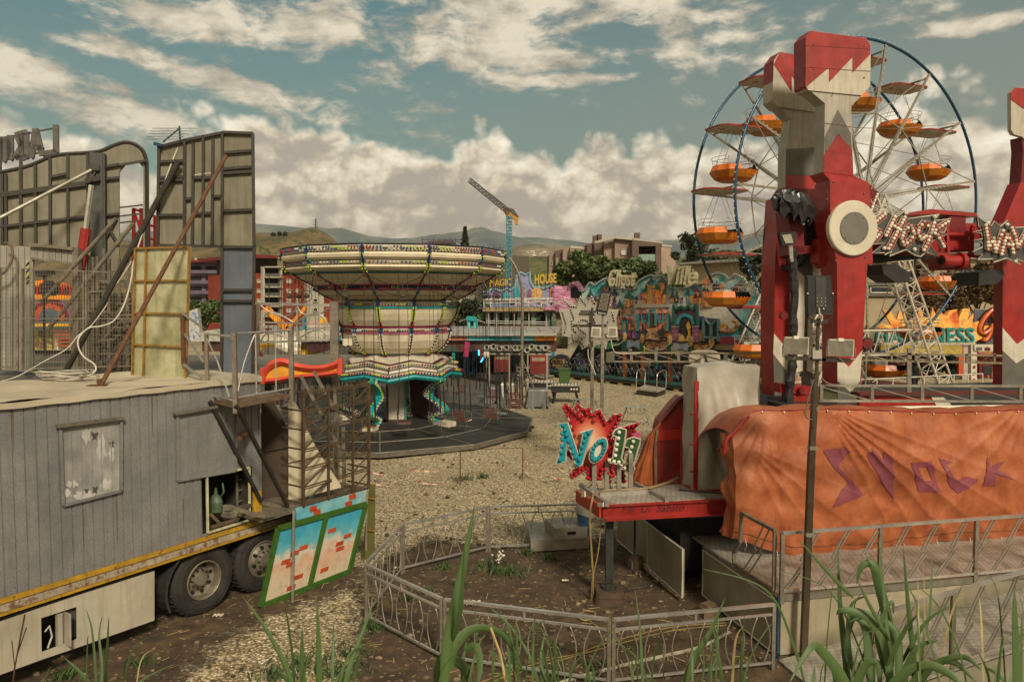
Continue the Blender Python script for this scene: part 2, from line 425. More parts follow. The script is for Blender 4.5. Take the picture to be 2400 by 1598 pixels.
bankcol=t.ramp(lit,[(.24,lin('#a0968a')),(.36,lin('#b3a894')),(.47,lin('#cdc1aa')),(.57,lin('#dbd0b9')),(.68,lin('#e9dfca')),(.80,lin('#f4ebd9'))])
hv=t.map(aw,(1,2.6,1),(0,0,0),(0,0,R(-4)))
s1=t.noise(hv,7.5,8,.66,.0,'2D')
G_=[gauss(-.20,.335,.5,.05),gauss(-.36,.327,.21,.034,R(-3)),gauss(.04,.316,.28,.030,R(2)),gauss(-.08,.372,.36,.026),gauss(.20,.335,.20,.055,R(-8)),gauss(-.56,.245,.22,.045,R(-16)),gauss(-.38,.262,.2,.022,R(-10)),gauss(.1,.285,.12,.010),gauss(.05,.50,.6,.09),gauss(.6,.30,.2,.01)]
ws=G_[0]
for g_ in G_[1:]:ws=t.math('MAXIMUM',ws,g_)
den=t.math('ADD',s1,t.math('MULTIPLY',t.math('SUBTRACT',ws,.35),.30))
streak=t.math('MULTIPLY',sstep(den,.49,.70),.95)
sh2=n2(t.map(aw,(1,2,1),(2,1,0)),15,5,.6)
streakcol=t.ramp(t.math('ADD',t.math('MULTIPLY',sh2,.5),t.math('MULTIPLY',den,.5)),[(.42,lin('#807d72')),(.54,lin('#aca391')),(.66,lin('#d2c7b1'))])
skyc=t.mix(1.0,sky.outputs[0],(.36,.60,.46,1),'MULTIPLY')
bgs=t.new('ShaderNodeVectorMath',operation='SCALE');t.link(skyc,bgs.inputs[0]);bgs.inputs['Scale'].default_value=.085
skyc=bgs.outputs[0]
veil=t.math('ADD',t.math('MULTIPLY',sstep(az,-.35,.55),.38),t.math('MULTIPLY',sstep(el,.40,.20),.42))
skyc=t.mix(veil,skyc,lin('#787d74'))
k=t.mix(streak,skyc,streakcol)
k=t.mix(bank,k,bankcol)
k=t.mix(t.math('MULTIPLY',sstep(el,.12,.02),.85),k,lin('#958d7e'))
bl_=tuple(1.15*c for c in lin('#bbae94')[:3])+(1,)
k=t.mix(sstep(Y_,.2,-.5),k,bl_)
t.link(k,bg.inputs['Color']);bg.inputs['Strength'].default_value=1.0
t.link(bg.outputs[0],out.inputs['Surface'])
sl=bpy.data.lights.new('sun','SUN');sl.energy=2.8;sl.angle=R(9);sl.color=(1,.90,.74)
so=bpy.data.objects.new('sun',sl);COL.objects.link(so)
sd=V((math.sin(SUN_AZ)*math.cos(SUN_EL),math.cos(SUN_AZ)*math.cos(SUN_EL),math.sin(SUN_EL)))
so.rotation_euler=sd.to_track_quat('Z','Y').to_euler();so.location=(0,-20,30)
cam=bpy.data.cameras.new('camera');co=bpy.data.objects.new('camera',cam);COL.objects.link(co)
co.location=EYE;co.rotation_euler=(PI/2-PIT,0,0);cam.sensor_width=36;cam.lens=36*F/2400
cam.clip_start=.1;cam.clip_end=9000;scn.camera=co
scn.view_settings.view_transform='Standard';scn.view_settings.look='None';scn.view_settings.exposure=EXPO;scn.view_settings.gamma=1
def ground():
 xs=[];x=0.0;st=.22
 while x<4000:xs.append(x);st=.22 if x<13 else st*1.12;x+=st
 X=[-a for a in xs[:0:-1]]+xs
 ys=[];y=6.0;st=.22
 while y<4400:ys.append(y);st=.22 if y<19 else st*1.09;y+=st
 Y=[-120,-40,-15,-6,-2,0,1,2,3,4,5,5.6]+ys
 d1=[G(*p).xy for p in[(-300,1900),(-300,1400),(400,1340),(640,1330),(860,1330),(842,1372),(640,1440),(480,1530),(400,1640),(400,1900)]]
 d2=[G(*p).xy for p in[(880,1330),(1000,1260),(1200,1285),(1370,1268),(1500,1240),(1720,1235),(2500,1225),(3300,1500),(2900,2200),(700,2200),(800,1640),(850,1480)]]
 d3=[G(*p).xy for p in[(-600,1900),(-600,1300),(300,1200),(650,1210),(640,1340),(300,1500)]]
 def sd(p,poly):
  ins=False;dm=1e9;n=len(poly)
  for i in range(n):
   a,b=poly[i],poly[(i+1)%n]
   if(a.y>p.y)!=(b.y>p.y)and p.x<(b.x-a.x)*(p.y-a.y)/(b.y-a.y)+a.x:ins=not ins
   ab=b-a;tt=max(0,min(1,(p-a).dot(ab)/ab.dot(ab)));dm=min(dm,(p-a-ab*tt).length)
  return dm if ins else-dm
 vs=[];at_=[]
 for yy in Y:
  for xx in X:
   z=0
   if yy<6:z=min(3.2,(6-yy)*.8)if yy>-6 else 3.2
   elif yy<30:z=.02*math.sin(xx*1.3+yy*.7)*math.sin(yy*1.1-xx*.4)+(random.random()-.5)*.012
   vs.append((xx,yy,z))
   p=V((xx,yy))
   if abs(xx)<14 and yy<20:
    at_.append(max(sd(p,d1),sd(p,d2),sd(p,d3)))
   else:at_.append(-2 if yy>6 else 1)
 nx=len(X)
 fs=[(j*nx+i,j*nx+i+1,(j+1)*nx+i+1,(j+1)*nx+i)for j in range(len(Y)-1)for i in range(nx-1)]
 me=bpy.data.meshes.new('ground');me.from_pydata(vs,[],fs)
 a=me.attributes.new('dirt','FLOAT','POINT');a.data.foreach_set('value',[max(-2,min(2,v))for v in at_])
 me.polygons.foreach_set('use_smooth',[True]*len(fs))
 o=bpy.data.objects.new('ground',me);COL.objects.link(o);o['kind']='structure'
 m=bpy.data.materials.new('gravel and soil');m.use_nodes=True;t=NT(m.node_tree)
 b=t.n['Principled BSDF'];tc=t.new('ShaderNodeTexCoord').outputs['Object']
 at1=t.new('ShaderNodeAttribute',attribute_name='dirt').outputs['Fac']
 vo=t.new('ShaderNodeTexVoronoi');t.link(tc,vo.inputs['Vector']);vo.inputs['Scale'].default_value=24
 sp=t.new('ShaderNodeSeparateColor');t.link(vo.outputs['Color'],sp.inputs[0])
 stone=t.ramp(sp.outputs[0],[(0,lin('#4a3f2e')),(.14,lin('#917f5e')),(.42,lin('#bfab82')),(.8,lin('#dac89e')),(1,lin('#f6eacb'))])
 stone=t.mix(t.ramp(vo.outputs['Distance'],[(.3,g4(0)),(.75,g4(.75))]),stone,lin('#4a3c28'))
 big=t.noise(tc,.35,6,.7,.4)
 stone=t.mix(t.ramp(big,[(.48,g4(0)),(.72,g4(.45))]),stone,lin('#7a6848'))
 stone=t.mix(t.ramp(t.noise(tc,1.7,6,.75),[(.52,g4(0)),(.75,g4(.5))]),stone,lin('#584a33'))
 n1=t.noise(tc,3.2,8,.7);n0=t.noise(tc,.9,4,.6)
 soil=t.ramp(n1,[(.3,lin('#33271a')),(.5,lin('#503e29')),(.66,lin('#6a5438')),(.8,lin('#8a7354'))])
 vo2=t.new('ShaderNodeTexVoronoi');t.link(tc,vo2.inputs['Vector']);vo2.inputs['Scale'].default_value=15;vo2.inputs['Randomness'].default_value=1
 sp2=t.new('ShaderNodeSeparateColor');t.link(vo2.outputs['Color'],sp2.inputs[0])
 peb=t.math('MULTIPLY',t.math('GREATER_THAN',sp2.outputs[1],.86),t.math('LESS_THAN',vo2.outputs['Distance'],.33))
 soil=t.mix(t.math('MULTIPLY',peb,.75),soil,lin('#9c8763'))
 wet=t.ramp(n0,[(.4,g4(0)),(.65,g4(.5))]);soil=t.mix(wet,soil,lin('#2a1f14'))
 f=t.math('ADD',at1,t.math('MULTIPLY',t.math('SUBTRACT',t.noise(tc,2.2,7,.75),.5),1.9))
 f=t.new('ShaderNodeMapRange',interpolation_type='SMOOTHSTEP');
 t.link(t.math('ADD',at1,t.math('MULTIPLY',t.math('SUBTRACT',t.noise(tc,2.6,8,.8),.5),2.2)),f.inputs[0]);f.inputs[1].default_value=-.18;f.inputs[2].default_value=.22
 yc=t.new('ShaderNodeSeparateXYZ');t.link(tc,yc.inputs[0])
 far=t.new('ShaderNodeMapRange');t.link(yc.outputs[1],far.inputs[0]);far.inputs[1].default_value=75;far.inputs[2].default_value=110
 k=t.mix(f.outputs[0],stone,soil);k=t.mix(far.outputs[0],k,lin('#3f4426'))
 t.link(k,b.inputs['Base Color']);b.inputs['Roughness'].default_value=.9
 hh=t.math('ADD',t.math('MULTIPLY',vo.outputs['Distance'],t.math('SUBTRACT',-1.0,t.math('MULTIPLY',f.outputs[0],-.8))),t.math('MULTIPLY',n1,t.math('MULTIPLY',f.outputs[0],2.2)))
 bn=t.new('ShaderNodeBump');bn.inputs['Strength'].default_value=.9;bn.inputs['Distance'].default_value=.03
 t.link(hh,bn.inputs['Height']);t.link(bn.outputs[0],b.inputs['Normal'])
 me.materials.append(m)
ground()
def strew():
 rnd=random.Random(3)
 mb=MB();mb2=MB()
 for i in range(1500):
  p=G(rnd.uniform(-50,2300),rnd.uniform(1240,1640))
  if rnd.random()<.5:p=G(rnd.uniform(300,1750),rnd.uniform(1280,1640))
  s=rnd.choice([.012,.018,.025,.04])*rnd.uniform(.7,1.4)
  mb.ball((p.x,p.y,s*.3),s,rnd.randrange(3),5,3,(1,rnd.uniform(.6,1),.6))
 o=mb.build('loose_stones',[M('stone pale','#8c7a5c',.9),M('stone mid','#6a5a42',.9),M('stone dark','#43372a',.9)])
 tag(o,'small loose stones scattered over the brown soil and gravel','stones');o['kind']='stuff'
 for i in range(500):
  p=G(rnd.uniform(860,1700),rnd.uniform(985,1290));s=rnd.choice([.02,.03,.05])*rnd.uniform(.7,1.4);mb2.ball((p.x,p.y,s*.3),s,rnd.randrange(3),5,3,(1,rnd.uniform(.6,1),.6))
 o=mb2.build('gravel_stones',[M('stone pale','#8c7a5c',.9),M('stone mid','#6a5a42',.9),M('stone dark','#43372a',.9)]);tag(o,'bigger pebbles lying loose on the pale gravel yard','stones');o['kind']='stuff'
 mb=MB()
 for i in range(420):
  p=G(rnd.uniform(380,900),rnd.uniform(1340,1600))if rnd.random()<.45 else G(rnd.uniform(860,1760),rnd.uniform(1270,1600))
  a=rnd.uniform(0,PI);L=rnd.uniform(.03,.22);d=V((math.cos(a),math.sin(a),rnd.uniform(-.05,.05)))*L/2
  q=V((p.x,p.y,.022));mb.bar(q-d,q+d,rnd.uniform(.004,.012),.004,rnd.randrange(2))
 o=mb.build('dry_straw',[M('straw','#b89c66',.9),M('dry stalk','#7d6240',.9)])
 tag(o,'dry straw and broken stalks littered over the brown soil','straw');o['kind']='stuff'
 k=0
 for(px,py,s,lab)in[(512,1448,.09,'crumpled white paper scrap on the soil beside the big trailer wheel'),(930,1335,.07,'torn white scrap among the weeds inside the round railing'),(1325,1365,.07,'flat white scrap on bare soil inside the round railing'),(1110,1420,.14,'pale cardboard scrap on soil by the front railing')]:
  p=G(px,py);mb=MB();n=7
  mb.grid(lambda u,v:V((p.x+(u-.5)*s*1.6,p.y+(v-.5)*s,.03+.35*s*abs(math.sin(u*7+v*5+k)))),n,n)
  tag(mb.build('litter',M('litter paper','#c9bda4',.8)),lab,'litter');k+=1
strew()
def weeds():
 rnd=random.Random(11);mb=MB()
 spots=[(1150,1330,.5),(1200,1345,.5),(1290,1310,.25),(1080,1375,.2),(1235,1300,.2),(1085,1125,.35),(1000,1390,.2),(870,1470,.2),(880,1480,.2),(1040,1335,.25),(700,1560,.6),(820,1540,.5),(780,1580,.5),(640,1590,.5),(1420,1560,.2),(1130,1120,.3),(150,1590,.5),(1580,1330,.2),(1545,1315,.2),(1160,1345,.4),(960,1405,.2),(330,1560,.2)]
 for px,py,s in spots:
  c=G(px,py)
  for i in range(int(150*s+25)):
   a=rnd.uniform(0,2*PI);r=rnd.gauss(0,s*.45);h=rnd.uniform(.05,.17)*(1+s*.5)
   p=V((c.x+r*math.cos(a),c.y+r*.7*math.sin(a),0));dr=V((rnd.gauss(0,.45),rnd.gauss(0,.45),1)).normalized()
   w=V((rnd.uniform(-1,1),rnd.uniform(-1,1),0)).normalized()*rnd.uniform(.004,.012)
   m_=p+dr*h*.6;e=p+dr*h+V((dr.x,dr.y,-.3))*h*.25
   mb.add([p-w,p+w,m_+w*1.2,e,m_-w*1.2],[(0,1,2,3,4)])
 o=mb.build('weeds',leafmat('weed leaves','#27351a','#3c5424','#5f7038'))
 tag(o,'patches of low green weeds growing out of soil and gravel','weeds');o['kind']='stuff'
 mb=MB()
 for i in range(26):
  c=G(1172+rnd.gauss(0,6),1322+rnd.gauss(0,6));mb.ball((c.x,c.y,rnd.uniform(.1,.22)),.018,0,5,3)
 for i in range(6):
  c=G(1172+rnd.gauss(0,3),1330);mb.cyl(c,c+V((rnd.gauss(0,.03),0,.2)),.004,4,1)
 tag(mb.build('white_flowers',[M('petal','#e8e2d2',.7),leaf1]),'little clump of white flowers among the weeds inside the railing','flowers')
weeds()
def terrain(name,D,depth,prof,mat,seed,base=-2,rough=6):
 """a hill range: profile in photo pixels at distance D"""
 rnd=random.Random(seed);P=smoothpts([V((x,y,0))for x,y in prof],6)
 from mathutils import noise as nz
 rows=[];n=len(P)
 for j in range(15):
  v=j/14;s=math.sin(v*PI*.5)if v<=1 else 1
  Yj=D-depth*(1-v)
  row=[]
  for i,p in enumerate(P):
   top=at(p.x,p.y,D)
   x=top.x*(.9+.1*v)
   q=V((x,Yj,0));nn=nz.fractal(q*(3.5/depth),1,2,5)*rough*(1-v)*v*3.2+nz.fractal(q*(14/depth),1,2,4)*rough*.10*(1-v*.6)
   row.append(V((x,Yj,base+(top.z-base)*(s**1.3)+nn)))
  rows.append(row)
 rows.append([V((p.x*1.05,D+depth*.8,base))for p in rows[-1]])
 mb=MB();mb.rings(rows,closed=False)
 o=mb.build(name,mat,smooth=True);o['kind']='structure';return o
def hillmat(name,cols,sc,spots=None,ssc=30,st=.7):
 m=bpy.data.materials.new(name);m.use_nodes=True;t=NT(m.node_tree)
 b=t.n['Principled BSDF'];tc=t.new('ShaderNodeTexCoord').outputs['Object']
 k=t.ramp(t.noise(tc,sc,8,.7),[(.35+.3*i/(len(cols)-1),lin(c))for i,c in enumerate(cols)])
 if spots:
  n2=t.noise(tc,ssc,4,.8);n3=t.noise(tc,sc*.5,2)
  f=t.math('MULTIPLY',t.math('GREATER_THAN',n2,st),t.math('GREATER_THAN',n3,.5))
  k=t.mix(f,k,lin(spots))
 t.link(k,b.inputs['Base Color']);b.inputs['Roughness'].default_value=.95
 return m
terrain('far_mountains',3000,900,[(-900,600),(-300,560),(300,550),(600,528),(760,540),(860,556),(960,562),(1020,556),(1090,548),(1130,540),(1200,556),(1300,566),(1400,572),(1520,566),(1660,560),(1900,550),(2300,545),(2900,580),(3500,600)],hillmat('mountain slopes',['#3c4a4c','#55605c','#7a7a68'],.006),1,rough=60)
terrain('far_ridge',1900,500,[(700,640),(900,610),(1000,600),(1120,590),(1200,582),(1290,580),(1400,590),(1600,600),(2000,590),(2600,600)],hillmat('town slopes',['#4c4c38','#77694e','#8b7b60'],.01,'#d8cdb6',.09,.57),2,rough=30)
terrain('near_hill',430,130,[(-500,560),(-100,540),(200,560),(420,575),(520,580),(600,549),(640,548),(680,543),(725,538),(750,540),(775,555),(800,575),(840,600),(900,640),(1000,690)],hillmat('dry grass hillside',['#3a3620','#57492c','#73603c','#4a4426'],.03,'#39401f',.12,.56),3,rough=9)
terrain('wooded_hill',700,200,[(1120,690),(1180,640),(1220,615),(1260,606),(1310,612),(1400,600),(1560,605),(1800,590),(2100,600),(2400,590),(2800,600)],hillmat('wooded slopes',['#1f2a14','#35401e','#5f5a30','#2c361a'],.05,'#9a9068',.10,.62),5,rough=14)
def mast_far():
 mb=MB();p=at(740,540,425);q=at(740,512,425)
 mb.cyl(V((p.x,p.y,p.z-5)),q,.3,6);
 for k in range(4):mb.bar(V((q.x-1.2,q.y,q.z-1-k*1.3)),V((q.x+1.2,q.y,q.z-1-k*1.3)),.25)
 tag(mb.build('radio_mast',dsteel),'thin grey radio mast standing on top of the dry grass hill','mast')
mast_far()
def tree(name,label,base,h,crown_c,crown_r,leaf,n=2600,ls=.28,group='trees beyond the fairground',seed=0,trunk_r=.22,conifer=False):
 rnd=random.Random(seed);root=thing(name,label,'tree',base,group);b=V(base)
 tb=MB();cc=V(crown_c);top=V((cc.x,cc.y,cc.z+crown_r[2]*.7))
 tb.path([b,b.lerp(top,.3)+V((.1,0,0)),b.lerp(top,.7),top],trunk_r,7,rs=[trunk_r,trunk_r*.75,trunk_r*.45,trunk_r*.12])
 blobs=[]
 for i in range(7 if conifer else 26):
  if conifer:
   k=i/6;blobs.append((cc+V((0,0,crown_r[2]*(2*k-1))),(crown_r[0]*(1.05-k),crown_r[1]*(1.05-k),crown_r[2]*.22)));continue
  th=rnd.uniform(0,2*PI);ph=math.acos(rnd.uniform(-.75,1));rr=rnd.uniform(.45,.95)
  c=cc+V((crown_r[0]*rr*math.sin(ph)*math.cos(th),crown_r[1]*rr*math.sin(ph)*math.sin(th),crown_r[2]*rr*math.cos(ph)))
  s=rnd.uniform(.22,.40);blobs.append((c,(crown_r[0]*s,crown_r[1]*s,crown_r[2]*s*.8)))
  if i%3==0:tb.path([b.lerp(top,rnd.uniform(.3,.6)),c],trunk_r*.3,5,rs=[trunk_r*.35,.02])
 tb.build('trunk',bark,root)
 n=int(n*1.7);ls=ls*.76
 mb=MB()
 for i in range(n):
  c,r=blobs[rnd.randrange(len(blobs))]
  d=V((rnd.gauss(0,1),rnd.gauss(0,1),rnd.gauss(0,1))).normalized()*rnd.uniform(.55,1.08)
  p=c+V((d.x*r[0],d.y*r[1],d.z*r[2]));s=ls*rnd.uniform(.6,1.4)
  a=V((rnd.gauss(0,1),rnd.gauss(0,1),rnd.gauss(0,.6))).normalized();c2=a.cross(V((rnd.gauss(0,1),rnd.gauss(0,1),rnd.gauss(0,1)))).normalized()
  mb.add([p-a*s,p-a*s*.2+c2*s*.5,p+a*s,p+a*s*.1-c2*s*.55],[(0,1,2,3)])
 mb.build('crown',leaf,root)
 return root
def ptree(px0,px1,ytop,ybot,Y,leaf,label,name='broadleaf_tree',**kw):
 c=at((px0+px1)/2,(ytop+ybot)/2,Y);rx=(px1-px0)/2/F*Y;rz=(ybot-ytop)/2/F*Y
 return tree(name,label,(c.x,Y,0),c.z+rz,c,(rx,rx*.8,rz),leaf,**kw)
ptree(1300,1430,592,700,78,leaf1,'bushy green tree with first yellow leaves before the brown apartments, left of the pair',seed=1,n=3600,ls=.3)
ptree(1410,1545,600,700,76,leaf1,'bushy green tree right behind the Ghost sign letters',seed=2,n=3400,ls=.3)
ptree(1530,1600,640,700,74,leaf1,'small green tree between the Ghost and Ville letters',seed=3,n=900,ls=.28)
ptree(1582,1660,545,640,92,leaf2,'dark loose crowned tree right of the brown apartments',seed=4,n=1300,ls=.35)
ptree(1640,1740,578,650,95,leaf2,'low dark tree behind the pale building left of the ferris wheel',seed=5,n=1800,ls=.35)
ptree(1735,1830,570,700,70,leaf2,'dark tree seen through the left side of the ferris wheel',seed=6,n=2400,ls=.3)
ptree(1060,1145,690,810,66,leaf2,'dark green tree beside the upper balcony of the magic house',seed=8,n=2400,ls=.26)
ptree(2110,2260,610,770,58,leaf3,'large brown leaved tree behind the ferris wheel and sweet stall',seed=9,n=5200,ls=.24)
ptree(2230,2350,600,740,60,leaf3,'brown leaved tree left of the right hand red post',seed=10,n=3200,ls=.24)
ptree(440,520,690,770,60,leaf1,'yellowish green tree below the purple apartment block',seed=12,n=1500,ls=.25)
ptree(1075,1105,540,606,210,leaf2,'single pointed conifer beside the scaffolded building',name='conifer_tree',conifer=True,seed=14,n=1500,ls=.7)
for i,(px,py)in enumerate([(655,549),(640,551),(668,549)]):
 ptree(px-5,px+5,py-6,py+6,405,leaf2,['small round bush on the hill crest left of the radio mast','smallest bush on the hill crest furthest from the radio mast','bush on the hill crest nearest the radio mast'][i],name='hill_bush',seed=20+i,n=250,ls=.7,group='bushes on the hill crest')
def building(name,label,vp,poly,depth,mat,cat='apartments'):
 root=thing(name,label,cat,(vp.pt(poly[0][0],poly[0][1]).x,vp.pt(*poly[0]).y,0))
 mb=MB();vp.poly(mb,poly,0,depth);mb.build('wall',mat,root);return root
brown1=M('dark brown render','#5c4a3e',.85,0,.12,.4,.25)
brown2=M('light brown brickwork','#8d7562',.85,0,.12,.4,.25)
redbr=M('red brickwork','#86321f',.85,0,.2,.8,.3)
palec=M('pale concrete frame','#a8a18e',.85,0,.12,.8,.3)
purple=M('mauve render','#7a6a78',.85,0,.15,.8,.3)
shutter=M('roller shutter','#b8b2a4',.7,0,.1,2,.2)
def windows(root,vp,rects,off=.05,mat=glass,frame=palec,name='window'):
 for(x0,y0,x1,y1)in rects:
  mb=MB();g=1.2
  for a,b in(((x0,y0),(x1,y0)),((x0,y1),(x1,y1)),((x0,y0),(x0,y1)),((x1,y0),(x1,y1))):vp.bar(mb,a,b,.14,off,.12)
  w=mb.build(name,frame,root)
  mb=MB();vp.poly(mb,[(x0,y0),(x1,y0),(x1,y1),(x0,y1)],off-.02,.1);mb.build('pane',mat,w)
def brownflats():
 A=VP(at(1290,640,118),at(1440,640,112));B=VP(at(1440,640,112),at(1550,640,116))
 f1=VP(at(1284,640,120),at(1362,640,128))
 r=thing('apartment_building','brown and tan modern apartment block behind the ghost ride trees','apartments',(18,115,0))
 def sl(vp,pts,depth,mat,off=0):
  mb=MB();vp.poly(mb,pts,off,depth);return mb.build('wall',mat,r)
 v=vd(116)
 sl(vd(122),[(1287,596),(1300,589),(1300,860),(1287,860)],8,brown2)
 sl(vd(121),[(1301,589),(1318,584),(1318,860),(1301,860)],8,brown1)
 sl(vd(120),[(1319,584),(1335,578),(1335,860),(1319,860)],8,brown2)
 sl(vd(119),[(1336,580),(1367,583),(1367,860),(1336,860)],8,brown2)
 sl(vd(118),[(1376,573),(1393,567),(1393,860),(1376,860)],8,brown1)
 sl(vd(120),[(1366,581),(1377,578),(1377,860),(1366,860)],8,brown2)
 sl(vd(117),[(1393,570),(1416,564),(1416,860),(1393,860)],9,brown1)
 sl(vd(116),[(1416,566),(1441,558),(1441,860),(1416,860)],9,brown2)
 sl(vd(115),[(1441,558),(1482,563),(1482,860),(1441,860)],9,brown2)
 w=vd(113)
 for q in([(1482,562),(1550,570),(1550,860),(1537,860),(1537,577),(1497,577),(1497,860),(1482,860)],):
  mb=MB();w.poly(mb,q,0,9);mb.build('loggia_frame',brown1,r)
 for(y0,y1)in((577,612),(618,660),(666,708)):
  mb=MB();vd(119).poly(mb,[(1495,y0),(1540,y0),(1540,y1+4),(1495,y1+4)],0,1);mb.build('wall',brown2,r)
  mb=MB();w.poly(mb,[(1497,y1-16),(1537,y1-16),(1537,y1),(1497,y1)],-.2,.1);mb.build('balcony_glass',M('frosted glass','#7f9284',.25,0,.1),r)
  mb=MB();vd(116.5).poly(mb,[(1496,y1),(1539,y1),(1539,y1+5),(1496,y1+5)],2.5,5);mb.build('balcony_slab',brown2,r)
  windows(r,vd(117.9),[(1513,y0+9,1523,y1-4)])
 windows(r,vd(114.9),[(1456,585,1468,597)],mat=shutter);windows(r,vd(115.9),[(1421,590,1424,600)])
 windows(r,vd(114.9),[(1456,625,1468,637),(1456,665,1468,677)],mat=shutter)
 windows(r,vd(121.9),[(1291,612,1295,622),(1291,640,1295,650)]);windows(r,vd(120.9),[(1304,605,1307,625),(1304,635,1307,655)])
 mb=MB();vd(118).poly(mb,[(1550,576),(1572,579),(1572,597),(1584,597),(1584,860),(1550,860)],0,8);mb.build('wall',M('peach render','#a28a74',.85,0,.12,.6,.3),r)
 mb=MB()
 for a,b in(((1393,569),(1441,557)),((1441,557),(1483,561)),((1482,561),(1551,569)),((1336,579),(1367,582)),((1550,576),(1574,578))):vd(115).bar(mb,a,b,.35,.3,1)
 mb.build('roof_edge',palec,r)
 mb=MB()
 for px,py in((1395,563),(1404,560),(1493,556)):mb=MB();mb.box(at(px,py+2,118),(.8,.8,1.6));mb.build('chimney',brown1,r)
brownflats()
def redflats():
 v=VP(at(598,700,96),at(760,700,104));r=building('apartment_building','red brick apartment block with white framed balconies left of the carousel',v,[(596,640),(796,655),(796,900),(596,900)],12,redbr)
 mb=MB();v.poly(mb,[(590,596),(690,600),(690,606),(590,604)],1.5,14);mb.build('roof',M('red roof tiles','#6e2420',.8,0,.2,2,.3),r)
 mb=MB();v.poly(mb,[(598,604),(650,604),(650,640),(598,640)],-1.5,10);mb.build('wall',M('attic wall','#4a4034',.9,0,.3,2,.4),r)
 mb=MB();v.poly(mb,[(650,626),(796,640),(796,656),(650,642)],-1,10);mb.build('wall',M('attic wall','#4a4034',.9,0,.3,2,.4),r)
 mb=MB()
 for x in(616,657):v.bar(mb,(x,626),(x,900),.28,.8,.5)
 for y in(626,650,673,695,718,741,764):v.bar(mb,(616,y),(657,y),.16,.8,1.2)
 mb.build('balcony_frame',palec,r)
 mb=MB()
 for y in(650,673,695,718,741):v.poly(mb,[(618,y-19),(655,y-19),(655,y-1),(618,y-1)],.2,.1)
 mb.build('balcony_recess',dark,r)
 mb=MB()
 for y in(650,673,695,718,741):v.poly(mb,[(618,y-9),(655,y-9),(655,y-1),(618,y-1)],.9,.06)
 mb.build('balcony_railing',M('balcony bars','#57544a',.6),r)
 windows(r,v,[(603,y,613,y+8)for y in(655,678,701)]+[(672,y,682,y+8)for y in(655,678,701,724)]+[(694,y,702,y+8)for y in(678,701,724)],mat=shutter)
 mb=MB();v.poly(mb,[(718,660),(760,664),(760,900),(718,900)],.4,1);mb.build('wall',palec,r)
 windows(r,v,[(734,y,744,y+8)for y in(700,722)],off=.5)
 v2=vd(118);r2=building('apartment_building','mauve apartment block with stacked balconies between the two tall panels',v2,[(430,616),(524,616),(524,900),(430,900)],12,purple)
 mb=MB();v2.poly(mb,[(425,609),(530,611),(530,615),(425,614)],2,15);mb.build('roof',M('red roof tiles','#6e2420',.8),r2)
 for y in(640,664,688,712):
  mb=MB();v2.poly(mb,[(446,y-16),(472,y-16),(472,y-2),(446,y-2)],.1,.1);v2.poly(mb,[(482,y-16),(507,y-16),(507,y-2),(482,y-2)],.1,.1);mb.build('balcony_recess',dark,r2)
  mb=MB();v2.poly(mb,[(442,y-7),(514,y-7),(514,y+1),(442,y+1)],1.0,.4);mb.build('balcony',M('mauve balcony','#5f5362',.8,0,.2,1),r2)
 for x in(456,478,500):mb=MB();v2.poly(mb,[(x,604),(x+5,604),(x+5,612),(x,612)],0,1);mb.build('chimney',palec,r2)
 v3=vd(230);r3=building('unfinished_building','unfinished building wrapped in purple scaffolding on the skyline',v3,[(1005,565),(1060,562),(1060,600),(1240,600),(1240,690),(1005,690)],12,M('raw concrete','#57503f',.9),'building')
 mb=MB()
 for i,x in enumerate(range(990,1180,13)):
  y=558 if x<1070 else 574
  v3.bar(mb,(x,y),(x,610),.22,1.5,.22,0)
 for y in(562,568,576):v3.bar(mb,(988,y),(1100,y),.2,1.5,.2)
 for y in(582,590,597):v3.bar(mb,(988,y),(1180,y),.2,1.5,.2)
 mb.build('scaffolding',M('purple scaffold','#4b2f52',.6),r3)
redflats()
def palehouse():
 v=VP(at(1600,650,88),at(1860,650,80));r=building('flat_roofed_building','long cream flat roofed building behind the ghost ride and ferris wheel',v,[(1592,620),(1980,600),(1980,860),(1592,860)],14,M('cream render','#a89878',.85,0,.12,.5,.3),'building')
 mb=MB();v.poly(mb,[(1585,616),(1985,588),(1985,598),(1585,621)],1.5,16);mb.build('roof',M('bitumen roof','#7d7a70',.8),r)
 windows(r,v,[(1740,628,1775,645)],mat=dark)
 v=VP(at(2000,650,66),at(2400,650,72));r=building('two_storey_building','beige two storey building behind the ferris wheel lattice legs',v,[(1985,618),(2440,600),(2440,900),(1985,900)],12,M('beige render','#97876a',.85,0,.12,.5,.3),'building')
 mb=MB();v.poly(mb,[(1985,612),(2445,594),(2445,600),(1985,618)],.6,13);mb.build('roof_edge',palec,r)
 windows(r,v,[(2046,626,2062,640),(2040,672,2090,686),(2330,640,2345,656),(2330,690,2345,706)])
 mb=MB();v.poly(mb,[(2000,662),(2110,660),(2110,668),(2000,670)],.3,.3);v.poly(mb,[(2000,690),(2110,690),(2110,694),(2000,694)],.3,.3);mb.build('band_course',M('slate band','#5f5d58',.8),r)
palehouse()
